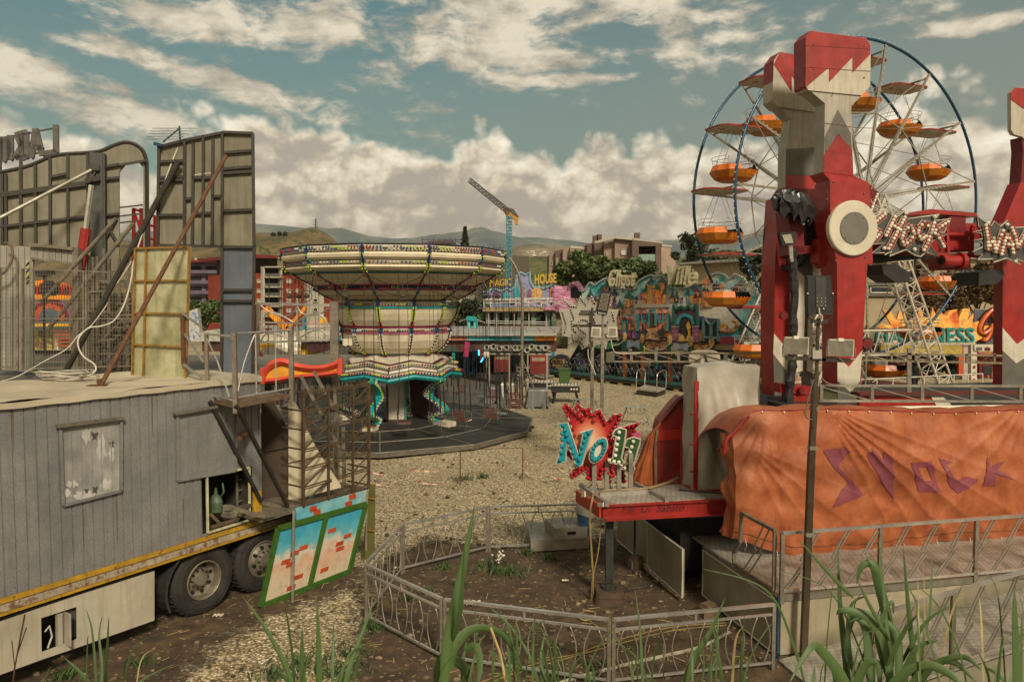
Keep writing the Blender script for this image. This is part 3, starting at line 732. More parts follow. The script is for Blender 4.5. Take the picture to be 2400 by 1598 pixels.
def crane():
 r=thing('tower_crane','turquoise tower crane with raised yellow and grey jib on the skyline','crane',(at(1193,600,210).x,210,0))
 tq=M('crane turquoise','#1c7f8e',.5);cy=M('crane yellow','#b07c28',.5);cg=M('crane grey','#4a4a44',.5)
 def lattice(p,q,w,n,mat,name,rr=.09):
  mb=MB();d=(q-p);a=d.normalized().cross(V((0,1,0))).normalized();b=V((0,1,0))
  c=[(a*i+b*j)*w/2 for i,j in((-1,-1),(1,-1),(1,1),(-1,1))]
  for k in c:mb.bar(p+k,q+k,rr*1.5)
  for i in range(n):
   for j in range(4):
    s=p+d*(i/n)+c[j if i%2 else(j+1)%4];e=p+d*((i+1)/n)+c[(j+1)%4 if i%2 else j];mb.bar(s,e,rr)
    mb.bar(p+d*(i/n)+c[j],p+d*(i/n)+c[(j+1)%4],rr)
  return mb.build(name,mat,r)
 lattice(V((at(1193,600,210).x,210,0)),at(1193,505,210),1.5,34,tq,'tower',.15)
 lattice(at(1195,500,210),at(1100,422,206),1.2,22,cg,'jib',.12)
 mb=MB();v=vd(210);v.poly(mb,[(1178,486),(1190,486),(1215,505),(1214,526),(1208,526),(1205,514),(1186,506)],.6,1.6);mb.build('slewing_cab',cy,r)
 mb=MB();v.poly(mb,[(1190,486),(1204,490),(1216,508),(1202,500)],.9,1.2);mb.build('counterweight',cg,r)
 mb=MB();mb.cyl(at(1195,490,210),at(1140,447,207),.07,4);mb.cyl(at(1100,418,206),at(1099,430,206),.1,4);mb.build('hoist_rope',cg,r)
crane()
def haze():
 mb=MB();mb.box((0,2200,222),(9000,4800,450));m=bpy.data.materials.new('haze air');m.use_nodes=True;n=m.node_tree.nodes;n.clear()
 o_=n.new('ShaderNodeOutputMaterial');pv=n.new('ShaderNodeVolumePrincipled');pv.inputs['Color'].default_value=(.80,.78,.74,1);pv.inputs['Density'].default_value=.00012;pv.inputs['Anisotropy'].default_value=.2
 m.node_tree.links.new(pv.outputs[0],o_.inputs['Volume']);ob=mb.build('haze',m);ob['kind']='stuff'
haze()
def Z(ox,oy,s):return lambda x,y:(ox+x*s,oy+y*s)
z1=Z(0,260,.4463);z2=Z(0,860,.4707);z5b=Z(580,640,.1658);z6b=Z(600,880,.1913);z8b=Z(0,560,.2168);za=Z(0,280,.15306)
def L(z,pts):return[z(*p)for p in pts]
def rectpts(x0,y0,x1,y1):return[(x0,y0),(x1,y0),(x1,y1),(x0,y1)]
TA=V((-6.10,8.89));TD=V((.528,.849));TN=V((-.849,.528));TV=VP(TA,TA+TD)
def tp(s,n,z):p=TA+TD*s+TN*n;return V((p.x,p.y,z))
def trailer():
 r=thing('show_trailer','long grey ribbed show trailer with yellow lower edge and pale flat roof at the left','trailer',tp(1,1.2,0))
 S0,S1=-2.6,3.785
 mb=MB();s=S0;pr=[]
 ops=0
 while s<S1:
  e=min(s+.135,S1);pr+=[(s,0),(min(s+.118,S1),0),(min(s+.122,S1),.014),(min(s+.131,S1),.014)];s=e
 pr.append((S1,0))
 so0=(TV.pt(485,1100).xy-TA).dot(TD);so1=(TV.pt(584,1100).xy-TA).dot(TD)
 zt0=TV.pt(485,1116).z;zb0=TV.pt(486,1248).z
 for i in range(len(pr)-1):
  a,b=pr[i],pr[i+1]
  if b[0]<=so0 or a[0]>=so1:segs=[(1.24,3.55)]
  else:segs=[(1.24,zb0),(zt0,3.55)]
  for lo,hi in segs:mb.add([tp(a[0],a[1],lo),tp(b[0],b[1],lo),tp(b[0],b[1],hi),tp(a[0],a[1],hi)],[(0,1,2,3)])
 mb.add([tp(S1,0,1.24),tp(S1,2.5,1.24),tp(S1,2.5,3.55),tp(S1,0,3.55)],[(0,1,2,3)])
 mb.add([tp(S0,2.5,1.24),tp(S1,2.5,1.24),tp(S1,2.5,3.55),tp(S0,2.5,3.55)],[(0,1,2,3)])
 mb.add([tp(S0,0,1.24),tp(S0,2.5,1.24),tp(S0,2.5,3.55),tp(S0,0,3.55)],[(0,1,2,3)])
 mb.build('body',trailer_paint,r)
 mb=MB();rnd=random.Random(4)
 mb.grid(lambda u,v:tp(S0+(S1+.03-S0)*u,-.03+2.56*v,3.57+.02*math.sin(u*19+v*4)+.012*math.sin(v*15+u*31)+(.015 if v in(0,1)else.03)),60,14)
 for k in range(40):
  a=S0+(S1-S0)*k/40;b=S0+(S1-S0)*(k+1)/40;mb.bar(tp(a,-.02,3.55+.006*math.sin(k*1.7)),tp(b,-.02,3.55+.006*math.sin(k*1.7+1.7)),.06,.07)
 mb.bar(tp(S1,0,3.55),tp(S1,2.5,3.55),.06,.07)
 mb.build('roof',roofm,r)
 mb=MB();mb.bar(tp(S0,-.004,1.205),tp(S1,-.004,1.205),.02,.065,up=V((0,0,1)));mb.bar(tp(S0,-.03,1.05),tp(5.1,-.03,1.05),.03,.03)
 mb.bar(tp(3.68,-.006,1.25),tp(3.68,-.006,1.72),.16,.02,up=V((TN.x,TN.y,0)))
 mb.build('yellow_trim',M('chipped yellow paint','#b48a20',.55,0,.2,5,.5,'#4a3018',.1,rust=.35),r)
 mb=MB();mb.bar(tp(S0,.0,1.115),tp(5.1,.0,1.115),.05,.085);mb.build('chassis_rail',M('rusty white rail','#a79a82',.7,0,.2,4,.5,'#5a3a22',.2,rust=.6,streak=.5),r)
 mb=MB();mb.bar(tp(S0,.5,.95),tp(5.1,.5,.95),.1,.25);mb.bar(tp(S0,1.9,.95),tp(5.1,1.9,.95),.1,.25)
 for s in(2.73,3.85):mb.cyl(tp(s,.3,.53),tp(s,2.2,.53),.08,8)
 mb.box(tp(3.3,1.2,1.0),(.5,2.2,.1),rz=math.atan2(TD.y,TD.x))
 mb.build('chassis',black,r)
 mb=MB();q=[tp(so0-.1,.05,zb0-.1),tp(so1+.1,.05,zb0-.1),tp(so1+.1,.9,zb0-.1),tp(so0-.1,.9,zb0-.1)]
 mb.add(q+[p+V((0,0,zt0-zb0+.2))for p in q],[(0,1,2,3),(4,5,6,7),(1,2,6,5),(2,3,7,6),(3,0,4,7)])
 mb.build('locker_interior',M('locker interior','#3a362c',.8),r)
 fr=MB();C4=[(485,1116),(584,1095),(585,1218),(487,1248)]
 for i in range(4):TV.bar(fr,C4[i],C4[(i+1)%4],.028,.02,.03)
 fr.build('opening_frame',M('pale yellow frame','#c9bf92',.5),r)
 for nm,C4,lab,mt in(('side_hatch',[(141,1003),(284,986),(284,1150),(148,1184)],'hatch with badly peeling paint',peel),('side_hatch',[(416,974),(556,950),(552,1103),(417,1126)],'clean grey hatch partly behind the landing struts',trailer_paint)):
  mb=MB();TV.poly(mb,C4,.012,.02)
  for k in range(1,6):
   a=(C4[0][0]+(C4[1][0]-C4[0][0])*k/6,C4[0][1]+(C4[1][1]-C4[0][1])*k/6+12);b=(C4[3][0]+(C4[2][0]-C4[3][0])*k/6,C4[3][1]+(C4[2][1]-C4[3][1])*k/6-12)
   TV.bar(mb,a,b,.012,.018,.012)
  h=mb.build(nm,mt,r,label=lab)
  mb=MB()
  for i in range(4):TV.bar(mb,C4[i],C4[(i+1)%4],.035,.035,.03)
  mb.build('hatch_frame',trailer_paint,h)
  mb=MB();TV.bar(mb,(C4[0][0]-8,C4[0][1]-4),(C4[1][0]+6,C4[1][1]-7),.04,.06,.06);mb.build('drip_rail',M('stained drip rail','#6b6558',.6,rust=.3),h)
 for(px,py,sz)in((222,1022,.08),(262,1040,.055),(222,1148,.075),(203,1151,.05)):
  mb=MB();mb.grid(lambda u,v:TV.pt(px+(u-.5)*160*sz*(1+.4*math.sin(7*v)),py+(v-.5)*220*sz*(1+.3*math.sin(5*u+px)),.016),4,4)
  mb.build('paint_flake',M('bare patch','#4d4b46',.6),r)
 for(px,py,w_,h_)in((205,1020,26,34),(238,1055,22,60),(262,1068,12,40),(170,1130,26,16),(200,1160,60,22),(250,1140,26,26),(158,1150,14,20)):
  mb=MB();TV.poly(mb,[(px+w_*(.5+.16*math.sin(k*2.3+px))*math.cos(k*PI/7),py+h_*(.5+.2*math.sin(k*3.1+py))*math.sin(k*PI/7)-(px-210)*.1)for k in range(14)],.014+.0003*(px%7),.003);mb.build('paint_flake',M('chalky white flake','#b9b5ab',.7,0,.2,6,.5,'#6c6a66'),r)
 mb=MB()
 for k in range(44):
  for z_ in(1.32,3.44):mb.ball(tp(S0+.1+k*.135*1.0,-.002,z_),.006,0,5,3)
 mb.build('rivet_row',M('rivet steel','#55524c',.5),r)
 for k,(s_,z0_,h_)in enumerate(((.9,2.1,.5),(1.35,2.2,.7),(2.35,1.9,.45),(3.1,2.9,.6),(-.4,3.5,.8),(.1,3.5,.5),(1.9,3.5,.6))):
  mb=MB();mb.add([tp(s_-.012,-.003,z0_),tp(s_+.016,-.003,z0_),tp(s_+.006,-.003,z0_-h_),tp(s_,-.003,z0_-h_)],[(0,1,2,3)]);mb.build('rust_run',M('rust run','#6a5440',.8,0,.3,9),r)
 mb=MB();q=[(-300,1570),(4,1450),(362,1338),(362,1453),(4,1580),(-300,1700)]
 hole=[(96,1448),(180,1421),(181,1497),(98,1528)]
 TV.poly(mb,[(-300,1560),(96,1424),(98,1545),(-300,1690)],.03,.02)
 TV.poly(mb,[(96,1424),(180,1396),(180,1421),(96,1448)],.03,.02);TV.poly(mb,[(98,1528),(181,1497),(181,1517),(98,1545)],.03,.02)
 TV.poly(mb,[(180,1396),(362,1338),(362,1453),(181,1517)],.03,.02)
 mb.build('skirt_locker',M('scuffed white skirt','#b3aa94',.55,0,.15,1.6,.5,'#6a5c44',.15,streak=.35),r)
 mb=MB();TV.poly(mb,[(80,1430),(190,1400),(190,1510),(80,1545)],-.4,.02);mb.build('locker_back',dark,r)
 mb=MB();TV.bar(mb,(138,1437),(139,1512),.06,.0,.06);TV.bar(mb,(150,1433),(151,1508),.02,.0,.3);mb.build('locker_divider',lgrey,r)
 mb=MB();TV.poly(mb,[(152,1432),(178,1424),(178,1490),(152,1503)],-.05,.02);mb.build('vent_grille',M('perforated grille','#5c584c',.6,.3,.5,60),r)
 mb=MB();TV.tube(mb,smoothpts([V((105,1480,0)),V((118,1470,0)),V((120,1500,0)),V((108,1520,0))],4)and[(105,1480),(116,1466),(122,1490),(112,1518)],.012,-.1);mb.build('hose',cable,r)
 mb=MB();a=[tp(2.73+.66*math.cos(t_),0,.53+.62*math.sin(t_))for t_ in[R(d)for d in range(60,216,12)]]
 mb.rings([a,[p+V((TN.x,TN.y,0))*.55 for p in a]],closed=False)
 mb.rings([a,[tp(2.73,0,.53)+(p-tp(2.73,0,.53))*1.06 for p in a]],closed=False);mb.build('mudguard',M('dark mudguard','#2c2d2a',.6),r)
 for s,st in((2.733,0),(3.85,1)):
  wheel=MB();prof=[(.29,.03),(.33,.0),(.42,-.02),(.50,.01),(.535,.05),(.54,.17),(.535,.30),(.50,.34),(.3,.36)]
  n=40;N3=V((TN.x,TN.y,0));D3=V((TD.x,TD.y,0));c=tp(s,.06,.54)
  def ring(rr,w,k=n):return[c+N3*w+D3*rr*math.cos(2*PI*j/k)+V((0,0,1))*rr*math.sin(2*PI*j/k)for j in range(k)]
  wheel.rings([ring(a_,b_)for a_,b_ in prof])
  for rr in(.355,.45,.475):wheel.path(ring(rr,-.008 if rr<.46 else.0),.006,4,closed=True)
  for j in range(36):
   p=c+D3*.538*math.cos(2*PI*j/36)+V((0,0,.538*math.sin(2*PI*j/36)))
   wheel.bar(p+N3*.06,p+N3*.3,.035,.02)
  w=wheel.build('wheel',rubber,r,label='rear wheel half hidden by the painted panel' if st else 'front wheel with deep dished steel rim')
  rim=MB();rim.path(ring(.288,.015),.014,6,closed=True)
  pr2=[(.285,.02),(.27,.05),(.262,.15),(.20,.17),(.17,.15),(.12,.13),(.10,.08),(.0001,.075)]if not st else[(.285,.02),(.26,.03),(.2,-.01),(.14,-.03),(.1,-.05),(.0001,-.05)]
  rim.rings([ring(a_,b_)for a_,b_ in pr2])
  rm=rim.build('rim',M('aged steel rim','#8c8370',.45,.5,.25,9,.4,'#4a3c28',.1),w,smooth=False)
  hl=MB()
  for j in range(8):
   a_=2*PI*(j+.3)/8;p=c+D3*.215*math.cos(a_)+V((0,0,.215*math.sin(a_)));hl.cyl(p+N3*(.14 if not st else-.035),p+N3*.17,.028,8)
  hl.build('rim_hole',dark,w)
  bo=MB()
  for j in range(10):
   a_=2*PI*j/10;p=c+D3*.14*math.cos(a_)+V((0,0,.14*math.sin(a_)));bo.cyl(p+N3*(.10 if not st else-.06),p+N3*.16,.014,6)
  bo.build('wheel_nut',dsteel,w)
trailer()
def locker_things():
 mb=MB();c=TV.pt(506,1175,-.25)
 mb.rings([[c+V((rr*math.cos(a*PI/5),rr*.8*math.sin(a*PI/5),z))for a in range(10)]for rr,z in((.001,-.16),(.1,-.16),(.11,.0),(.08,.08),(.03,.12),(.02,.22),(.001,.22))])
 mb.path([c+V((.06,0,.05)),c+V((.13,0,.16)),c+V((.11,0,.3))],.015)
 tag(mb.build('watering_can',M('sage green plastic','#4d6146',.5),smooth=True),'green plastic watering can inside the open trailer locker','watering can')
 mb=MB()
 for k in range(7):mb.path([TV.pt(532+22*math.cos(a)+k,1192+k*2+9*math.sin(a),-.2-.01*k)for a in[R(d)for d in range(0,360,24)]],.007,5,closed=True)
 tag(mb.build('coiled_hose',M('pale hose','#a39a84',.5)),'pale hose coiled up inside the open trailer locker','hose')
 mb=MB()
 for(x,xx)in((555,560),(575,580)):TV.bar(mb,(x,1110),(xx-4,1222),.03,-.3,.03)
 for y in(1125,1150,1175,1200):TV.bar(mb,(556,y),(577,y-5),.02,-.3,.02)
 tag(mb.build('short_ladder',steel),'short aluminium ladder leaning inside the open trailer locker','ladder')
 mb=MB();TV.bar(mb,(492,1205),(520,1232),.05,-.15,.05);TV.bar(mb,(495,1235),(560,1215),.04,-.12,.05)
 tag(mb.build('timber_offcuts',wood),'timber offcuts lying on the floor of the open trailer locker','timber')
locker_things()
def landing():
 r=thing('stair_landing','rusty steel stair landing with handrail fixed to the end of the grey trailer','stair landing',G(560,930,3.3))
 z=3.3;P=[G(487,934,z),G(552,949,z),G(684,924,z),G(612,914,z)]
 mb=MB();mb.prism(P,(0,0,-.05));mb.build('deck',M('rusty deck plate','#77614a',.75,.2,.3,6,.4,rust=.4),r)
 up=V((0,0,1));pts=[P[0],P[1],P[2]]
 for p,hgt,w in((P[0],1.02,.05),(P[1],1.06,.06),(P[2],1.10,.07)):
  mb=MB();mb.bar(p-up*.12,p+up*hgt,w);mb.build('post',steel,r)
 mb=MB()
 for hgt in(1.0,.06):mb.cyl(P[0]+up*hgt,P[1]+up*hgt,.018,6)
 for hgt in(1.04,.1):mb.cyl(P[1]+up*hgt,P[2]+up*hgt,.018,6)
 for k in(.35,.7):
  q=P[1].lerp(P[2],k);mb.cyl(q+up*.1,q+up*1.04,.012,6)
 q0,q1=P[0],P[1]
 mb.path([q0+up*.95,q0.lerp(q1,.4)+up*.6,q0.lerp(q1,.8)+up*.1],.012)
 mb.path(smoothpts([P[1].lerp(P[2],.03)+up*.15,P[1].lerp(P[2],.15)+up*.6,P[1].lerp(P[2],.33)+up*1.0]),.011)
 mb.build('rail',chrome,r)
 mb=MB();v=VP(P[0].xy,P[1].xy)
 a0,a1=G(492,940,z),at(612,1175,12.0);b0,b1=G(553,950,z),at(675,1187,12.2)
 mb.bar(a0,a1,.05);mb.bar(b0,b1,.05)
 mb.build('strut',dsteel,r)
 mb=MB();F1=[at(552,1192,11.3),at(620,1210,11.6),at(695,1190,12.3),at(608,1178,12.3)]
 for i in range(4):mb.bar(F1[i],F1[(i+1)%4],.04,.06)
 mb.build('foot_frame',steel,r)
 mb=MB();mb.cyl(TV.pt(562,1025,.35),TV.pt(585,1014,.02),.05,12);mb.cyl(TV.pt(562,1025,.352),TV.pt(562.5,1024.8,.34),.035,10)
 tag(mb.build('floodlight_tube',rusty),'rusty round tube sticking out of the trailer side under the landing','tube')
landing()
QV=VP((-3.52,12.2),(-2.62,13.5))
def endunit():
 mb=MB();vd(12.9).poly(mb,[(612,932),(636,936),(652,962),(677,1012),(677,1166),(612,1172)],0,.03)
 vd(12.9).bar(mb,(612,1058),(677,1047),.02,.03,.02)
 tag(mb.build('brown_panel',M('dark brown panel','#4a3c2c',.6,0,.35,2,.5,streak=.5)),'dark brown slanted panel behind the landing struts','panel')
 r=thing('fin_panel','tall off white fin shaped panel with curved edge behind the lattice','panel',at(700,1170,12.75))
 mb=MB();o=smoothpts([V((676,938,0)),V((690,946,0)),V((702,965,0)),V((712,990,0)),V((735,1040,0)),V((762,1085,0)),V((797,1137,0)),V((794,1143,0))],4)
 vd(12.75).poly(mb,[(p.x,p.y)for p in o]+[(676,1175)],0,.05);mb.build('panel',M('off white sheet','#beb295',.6,0,.12,2,.35,'#7a6a50',.1),r)
 mb=MB();vd(12.75).bar(mb,(676,1085),(760,1066),.012,.01,.02);vd(12.75).bar(mb,(707,985),(708,1168),.012,.01,.02);mb.build('seam',rusty,r)
 r=thing('folded_lattice','rusty folded steel lattice tower standing on the painted plinth','lattice',QV.pt(780,1160))
 X=[711,770,827,864.5];Lf=[919,963,1008,1054,1098,1142,1180];Rt=[898,937,978,1018,1057,1096,1136]
 st=M('brown lattice steel','#6b5a42',.55,.5,.3,8,.4,rust=.4)
 yy=lambda i,x:Lf[i]+(Rt[i]-Lf[i])*(x-711)/(864.5-711)
 for nm,off in(('front_lattice',0.0),('rear_lattice',-.55)):
  mb=MB()
  for k,x in enumerate(X):QV.bar(mb,(x,yy(0,x)),(x,yy(6,x)+8),.045 if k in(0,3)else.032,off,.04)
  for i in range(7):
   QV.bar(mb,(X[0],yy(i,X[0])),(X[3],yy(i,X[3])),.022,off+.01,.02)
   QV.bar(mb,(X[0],yy(i,X[0])+5),(X[3],yy(i,X[3])+5),.016,off+.01,.02)
  for i in range(6):
   QV.bar(mb,(X[0],yy(i+1,X[0])),(X[1],yy(i,X[1])),.02,off+.02,.02)
   QV.bar(mb,(X[1],yy(i,X[1])),(X[2],yy(i+1,X[2])-3),.02,off+.02,.02)
   QV.bar(mb,(X[2],yy(i+1,X[2])),(X[3],yy(i,X[3])+8),.02,off+.02,.02)
  mb.build(nm,st,r)
 for x in(X[0],X[3]):
  for i in range(0,7):mb=MB();p=QV.pt(x,yy(i,x),0);mb.bar(p,p-QV.n*.55,.025);mb.build('cross_tie',st,r)
 mb=MB();q=at(785,885,14.2);mb.bar(V((q.x,q.y,1.4)),q,.06);q=at(805,1000,13.6);mb.bar(V((q.x,q.y,1.4)),q,.06)
 tag(mb.build('box_posts',steel),'pair of square steel posts behind the folded lattice','posts')
 mb=MB();vd(13.6).bar(mb,(705,880),(800,1055),.05,0,.05);vd(13.6).bar(mb,(735,870),(798,985),.05,0,.05)
 tag(mb.build('stair_stringer',steel),'two slanting steel stair beams behind the folded lattice','stair beam')
 r=thing('painted_plinth','steel plinth with painted blue skirt, brick patches and leaning green framed panel','plinth',QV.pt(750,1300))
 mb=MB();a=[QV.pt(612,1215,-.02),QV.pt(694,1189,-.02),QV.pt(863,1143,-.02)]
 P4=[a[0],a[2],a[2]-QV.n*.9,a[0]-QV.n*.9];mb.prism(P4,(0,0,-.06));mb.build('deck',steel,r)
 mb=MB();QV.poly(mb,[(694,1191),(861,1147),(861,1180),(697,1233)],0,.03)
 mb.build('skirt',artmat('sky blue skirt',['#3f9cb0','#7cb0b4','#b8b4a4','#4ca4b8'],.8),r)
 for(x,y)in((735,1193),(744,1201),(827,1165),(818,1182)):
  mb=MB();QV.poly(mb,[(x-9,y-5),(x+7,y-10),(x+8,y+2),(x-8,y+7)],.008,.01);mb.build('painted_brick',brick,r)
 Q4=[QV.pt(650,1237,.06),QV.pt(856,1180,.06),G(817,1338,.03),G(610,1420,.03)]
 def bl(u,v):return Q4[0]*(1-u)*(1-v)+Q4[1]*u*(1-v)+Q4[2]*u*v+Q4[3]*(1-u)*v
 nq=(Q4[3]-Q4[0]).cross(Q4[1]-Q4[0]).normalized()
 if nq.dot(EYE-Q4[0])<0:nq=-nq
 mb=MB();mb.grid(lambda u,v:bl(u,v),4,4);mb.build('backdrop_panel',skypaint('airbrushed sky panel',[(.2,'#c2b094'),(.4,'#c89c80'),(.52,'#c0b8a4'),(.66,'#5ca4ac'),(.9,'#3a96ac')]),r)
 mb=MB()
 for a_,b_ in(((0,0),(1,0)),((0,1),(1,1)),((0,0),(0,1)),((1,0),(1,1)),((.52,0),(.52,1))):mb.bar(bl(*a_)+nq*.02,bl(*b_)+nq*.02,.085,.04,up=nq)
 mb.build('green_frame',green,r)
 for(u,v)in((.25,.42),(.17,.50),(.23,.56),(.34,.38),(.64,.26),(.86,.42),(.78,.5),(.36,.78),(.3,.9),(.66,.82),(.80,.58)):
  mb=MB();q=[bl(u-.045,v-.025),bl(u+.045,v-.025),bl(u+.045,v+.03),bl(u-.045,v+.03)];mb.prism([p+nq*.006 for p in q],nq*.01);mb.build('painted_brick',brick,r)
 mb=MB();mb.bar(at(689,1196,11.75),G(686,1412),.035);mb.build('leg',galv,r)
 mb=MB();mb.bar(QV.pt(861,1150,.02),QV.pt(858,1290,.02),.03);mb.build('leg',galv,r)
 mb=MB();vd(13.7).poly(mb,[(866,1138),(879,1135),(877,1290),(852,1336),(846,1318)],0,.04)
 for y in(1165,1240):vd(13.7).bar(mb,(858,y),(878,y+4),.03,.03,.02,1)
 tag(mb.build('olive_panel',[M('olive sheet','#5c5a24',.6,0,.3,3,.4),ochre]),'narrow olive panel standing at the right end of the painted plinth','panel')
endunit()
def stage():
 r=thing('stage_platform','grey steel stage platform behind the trailer, carrying the tall panels','stage',(-8,17,0))
 mb=MB();mb.box((-9.9,17.4,3.27),(10.6,6.0,.16));mb.build('deck',M('worn stage deck','#6e675c',.7,.2,.3,1.5,.4),r)
 for x in(-14,-10,-7,-4.8):
  for y in(14.7,20.2):
   mb=MB();mb.bar((x,y,0),(x,y,3.2),.14);mb.build('leg',steel,r)
 mb=MB();mb.box((-7.2,13.7,3.28),(4.6,1.2,.12));mb.build('side_deck',M('worn stage deck','#6e675c'),r)
 for k in range(7):
  mb=MB();v=vd(14.55);mb.box((-4.75-k*.14,14.6+k*.85,3.37),(2.6,.8,.03));mb.build('deck_board',M('grey weathered boards','#7a7365',.8,0,.3,3,.4,streak=.5),r)
 r=thing('scroll_board','red and yellow wave shaped fascia board in front of the carousel','fascia board',at(700,890,13.9))
 v=vd(13.9)
 outl=smoothpts([V(z5b(*p)).to_3d()for p in[(235,1340),(300,1260),(400,1210),(500,1200),(600,1235),(700,1275),(850,1300),(1000,1305),(1150,1280),(1250,1240),(1335,1200)]],3)
 inn=smoothpts([V(z5b(*p)).to_3d()for p in[(250,1470),(300,1380),(400,1315),(500,1295),(600,1330),(750,1370),(900,1385),(1050,1380),(1200,1350),(1280,1315)]],3)
 bot=smoothpts([V(z5b(*p)).to_3d()for p in[(1335,1430),(1100,1465),(900,1480),(650,1500),(450,1545),(240,1565)]],3)
 ib=smoothpts([V(z5b(*p)).to_3d()for p in[(1280,1375),(1100,1400),(900,1420),(650,1440),(450,1470),(260,1490)]],3)
 mb=MB();v.poly(mb,[(p.x,p.y)for p in inn+ib],0,.05);mb.build('panel',M('golden panel paint','#d99a2c',.5,0,.2,3,.2,'#9c5a1c'),r)
 sc=M('coral red moulding','#c94a34',.5,0,.25,4,.25,'#7a2a1c')
 for nm,A,B in(('top_moulding',outl,inn),('bottom_moulding',ib,bot)):
  mb=MB();n=24
  def samp(Pp,t_):k=t_*(len(Pp)-1);i=min(int(k),len(Pp)-2);return Pp[i].lerp(Pp[i+1],k-i)
  if nm=='bottom_moulding':A=A[::-1];B=B[::-1]
  fa=[v.pt(samp(A,i/n).x,samp(A,i/n).y,.05)for i in range(n+1)];fb=[v.pt(samp(B,i/n).x,samp(B,i/n).y,.05)for i in range(n+1)]
  fm=[(a+b)/2+v.n*.05 for a,b in zip(fa,fb)]
  ba=[a-v.n*.08 for a in fa];bb=[b-v.n*.08 for b in fb]
  mb.rings([ba,fa,fm,fb,bb],closed=False);mb.build(nm,sc,r,smooth=True)
 mb=MB();v.bar(mb,z5b(1318,1200),z5b(1312,1432),.08,.07,.1);mb.build('end_moulding',sc,r)
 mb=MB();v.bar(mb,z5b(215,1340),z5b(225,1565),.07,.07,.1);mb.build('end_moulding',sc,r)
 r=thing('arc_railing','chrome railing with swooping arcs between tall panel and carousel','railing',at(690,800,15))
 v=vd(15);mb=MB()
 for a,b,w in(((100,430),(1245,455),.05),((170,693),(1170,725),.035),((80,985),(1240,940),.04)):v.bar(mb,z5b(*a),z5b(*b),w,0,w)
 for x in(170,700,1180):v.bar(mb,z5b(x,440),z5b(x,960),.022,0,.02)
 mb.build('rail',chrome,r)
 mb=MB();v.bar(mb,z5b(1225,400),z5b(1235,1230),.16,0,.1);mb.build('post',steel,r)
 mb=MB();v.bar(mb,z5b(150,440),z5b(150,1180),.06,0,.06);mb.build('post',steel,r)
 for pts in([(175,455),(350,570),(520,610),(640,570),(700,460)],[(700,460),(760,560),(880,600),(1050,560),(1180,470)],[(230,670),(260,580),(340,550),(480,600),(640,690)],[(700,690),(850,600),(980,575),(1070,620),(1125,715)],[(700,945),(860,840),(1000,805),(1090,840),(1160,940)],[(190,960),(240,880),(330,850),(450,870),(600,930)]):
  mb=MB();v.tube(mb,[(p.x,p.y)for p in smoothpts([V(z5b(*p)).to_3d()for p in pts],5)],.016);mb.build('arc',galv,r)
 mb=MB();v2=vd(15.3);v2.bar(mb,z5b(105,430),z5b(100,1180),.09,0,.08);v2.bar(mb,z5b(105,1060),z5b(215,1170),.05,0,.05);v2.bar(mb,z5b(120,560),z5b(260,450),.05,0,.05)
 tag(mb.build('red_post',red),'red steel post with knee brace behind the tall panel','post')
stage()
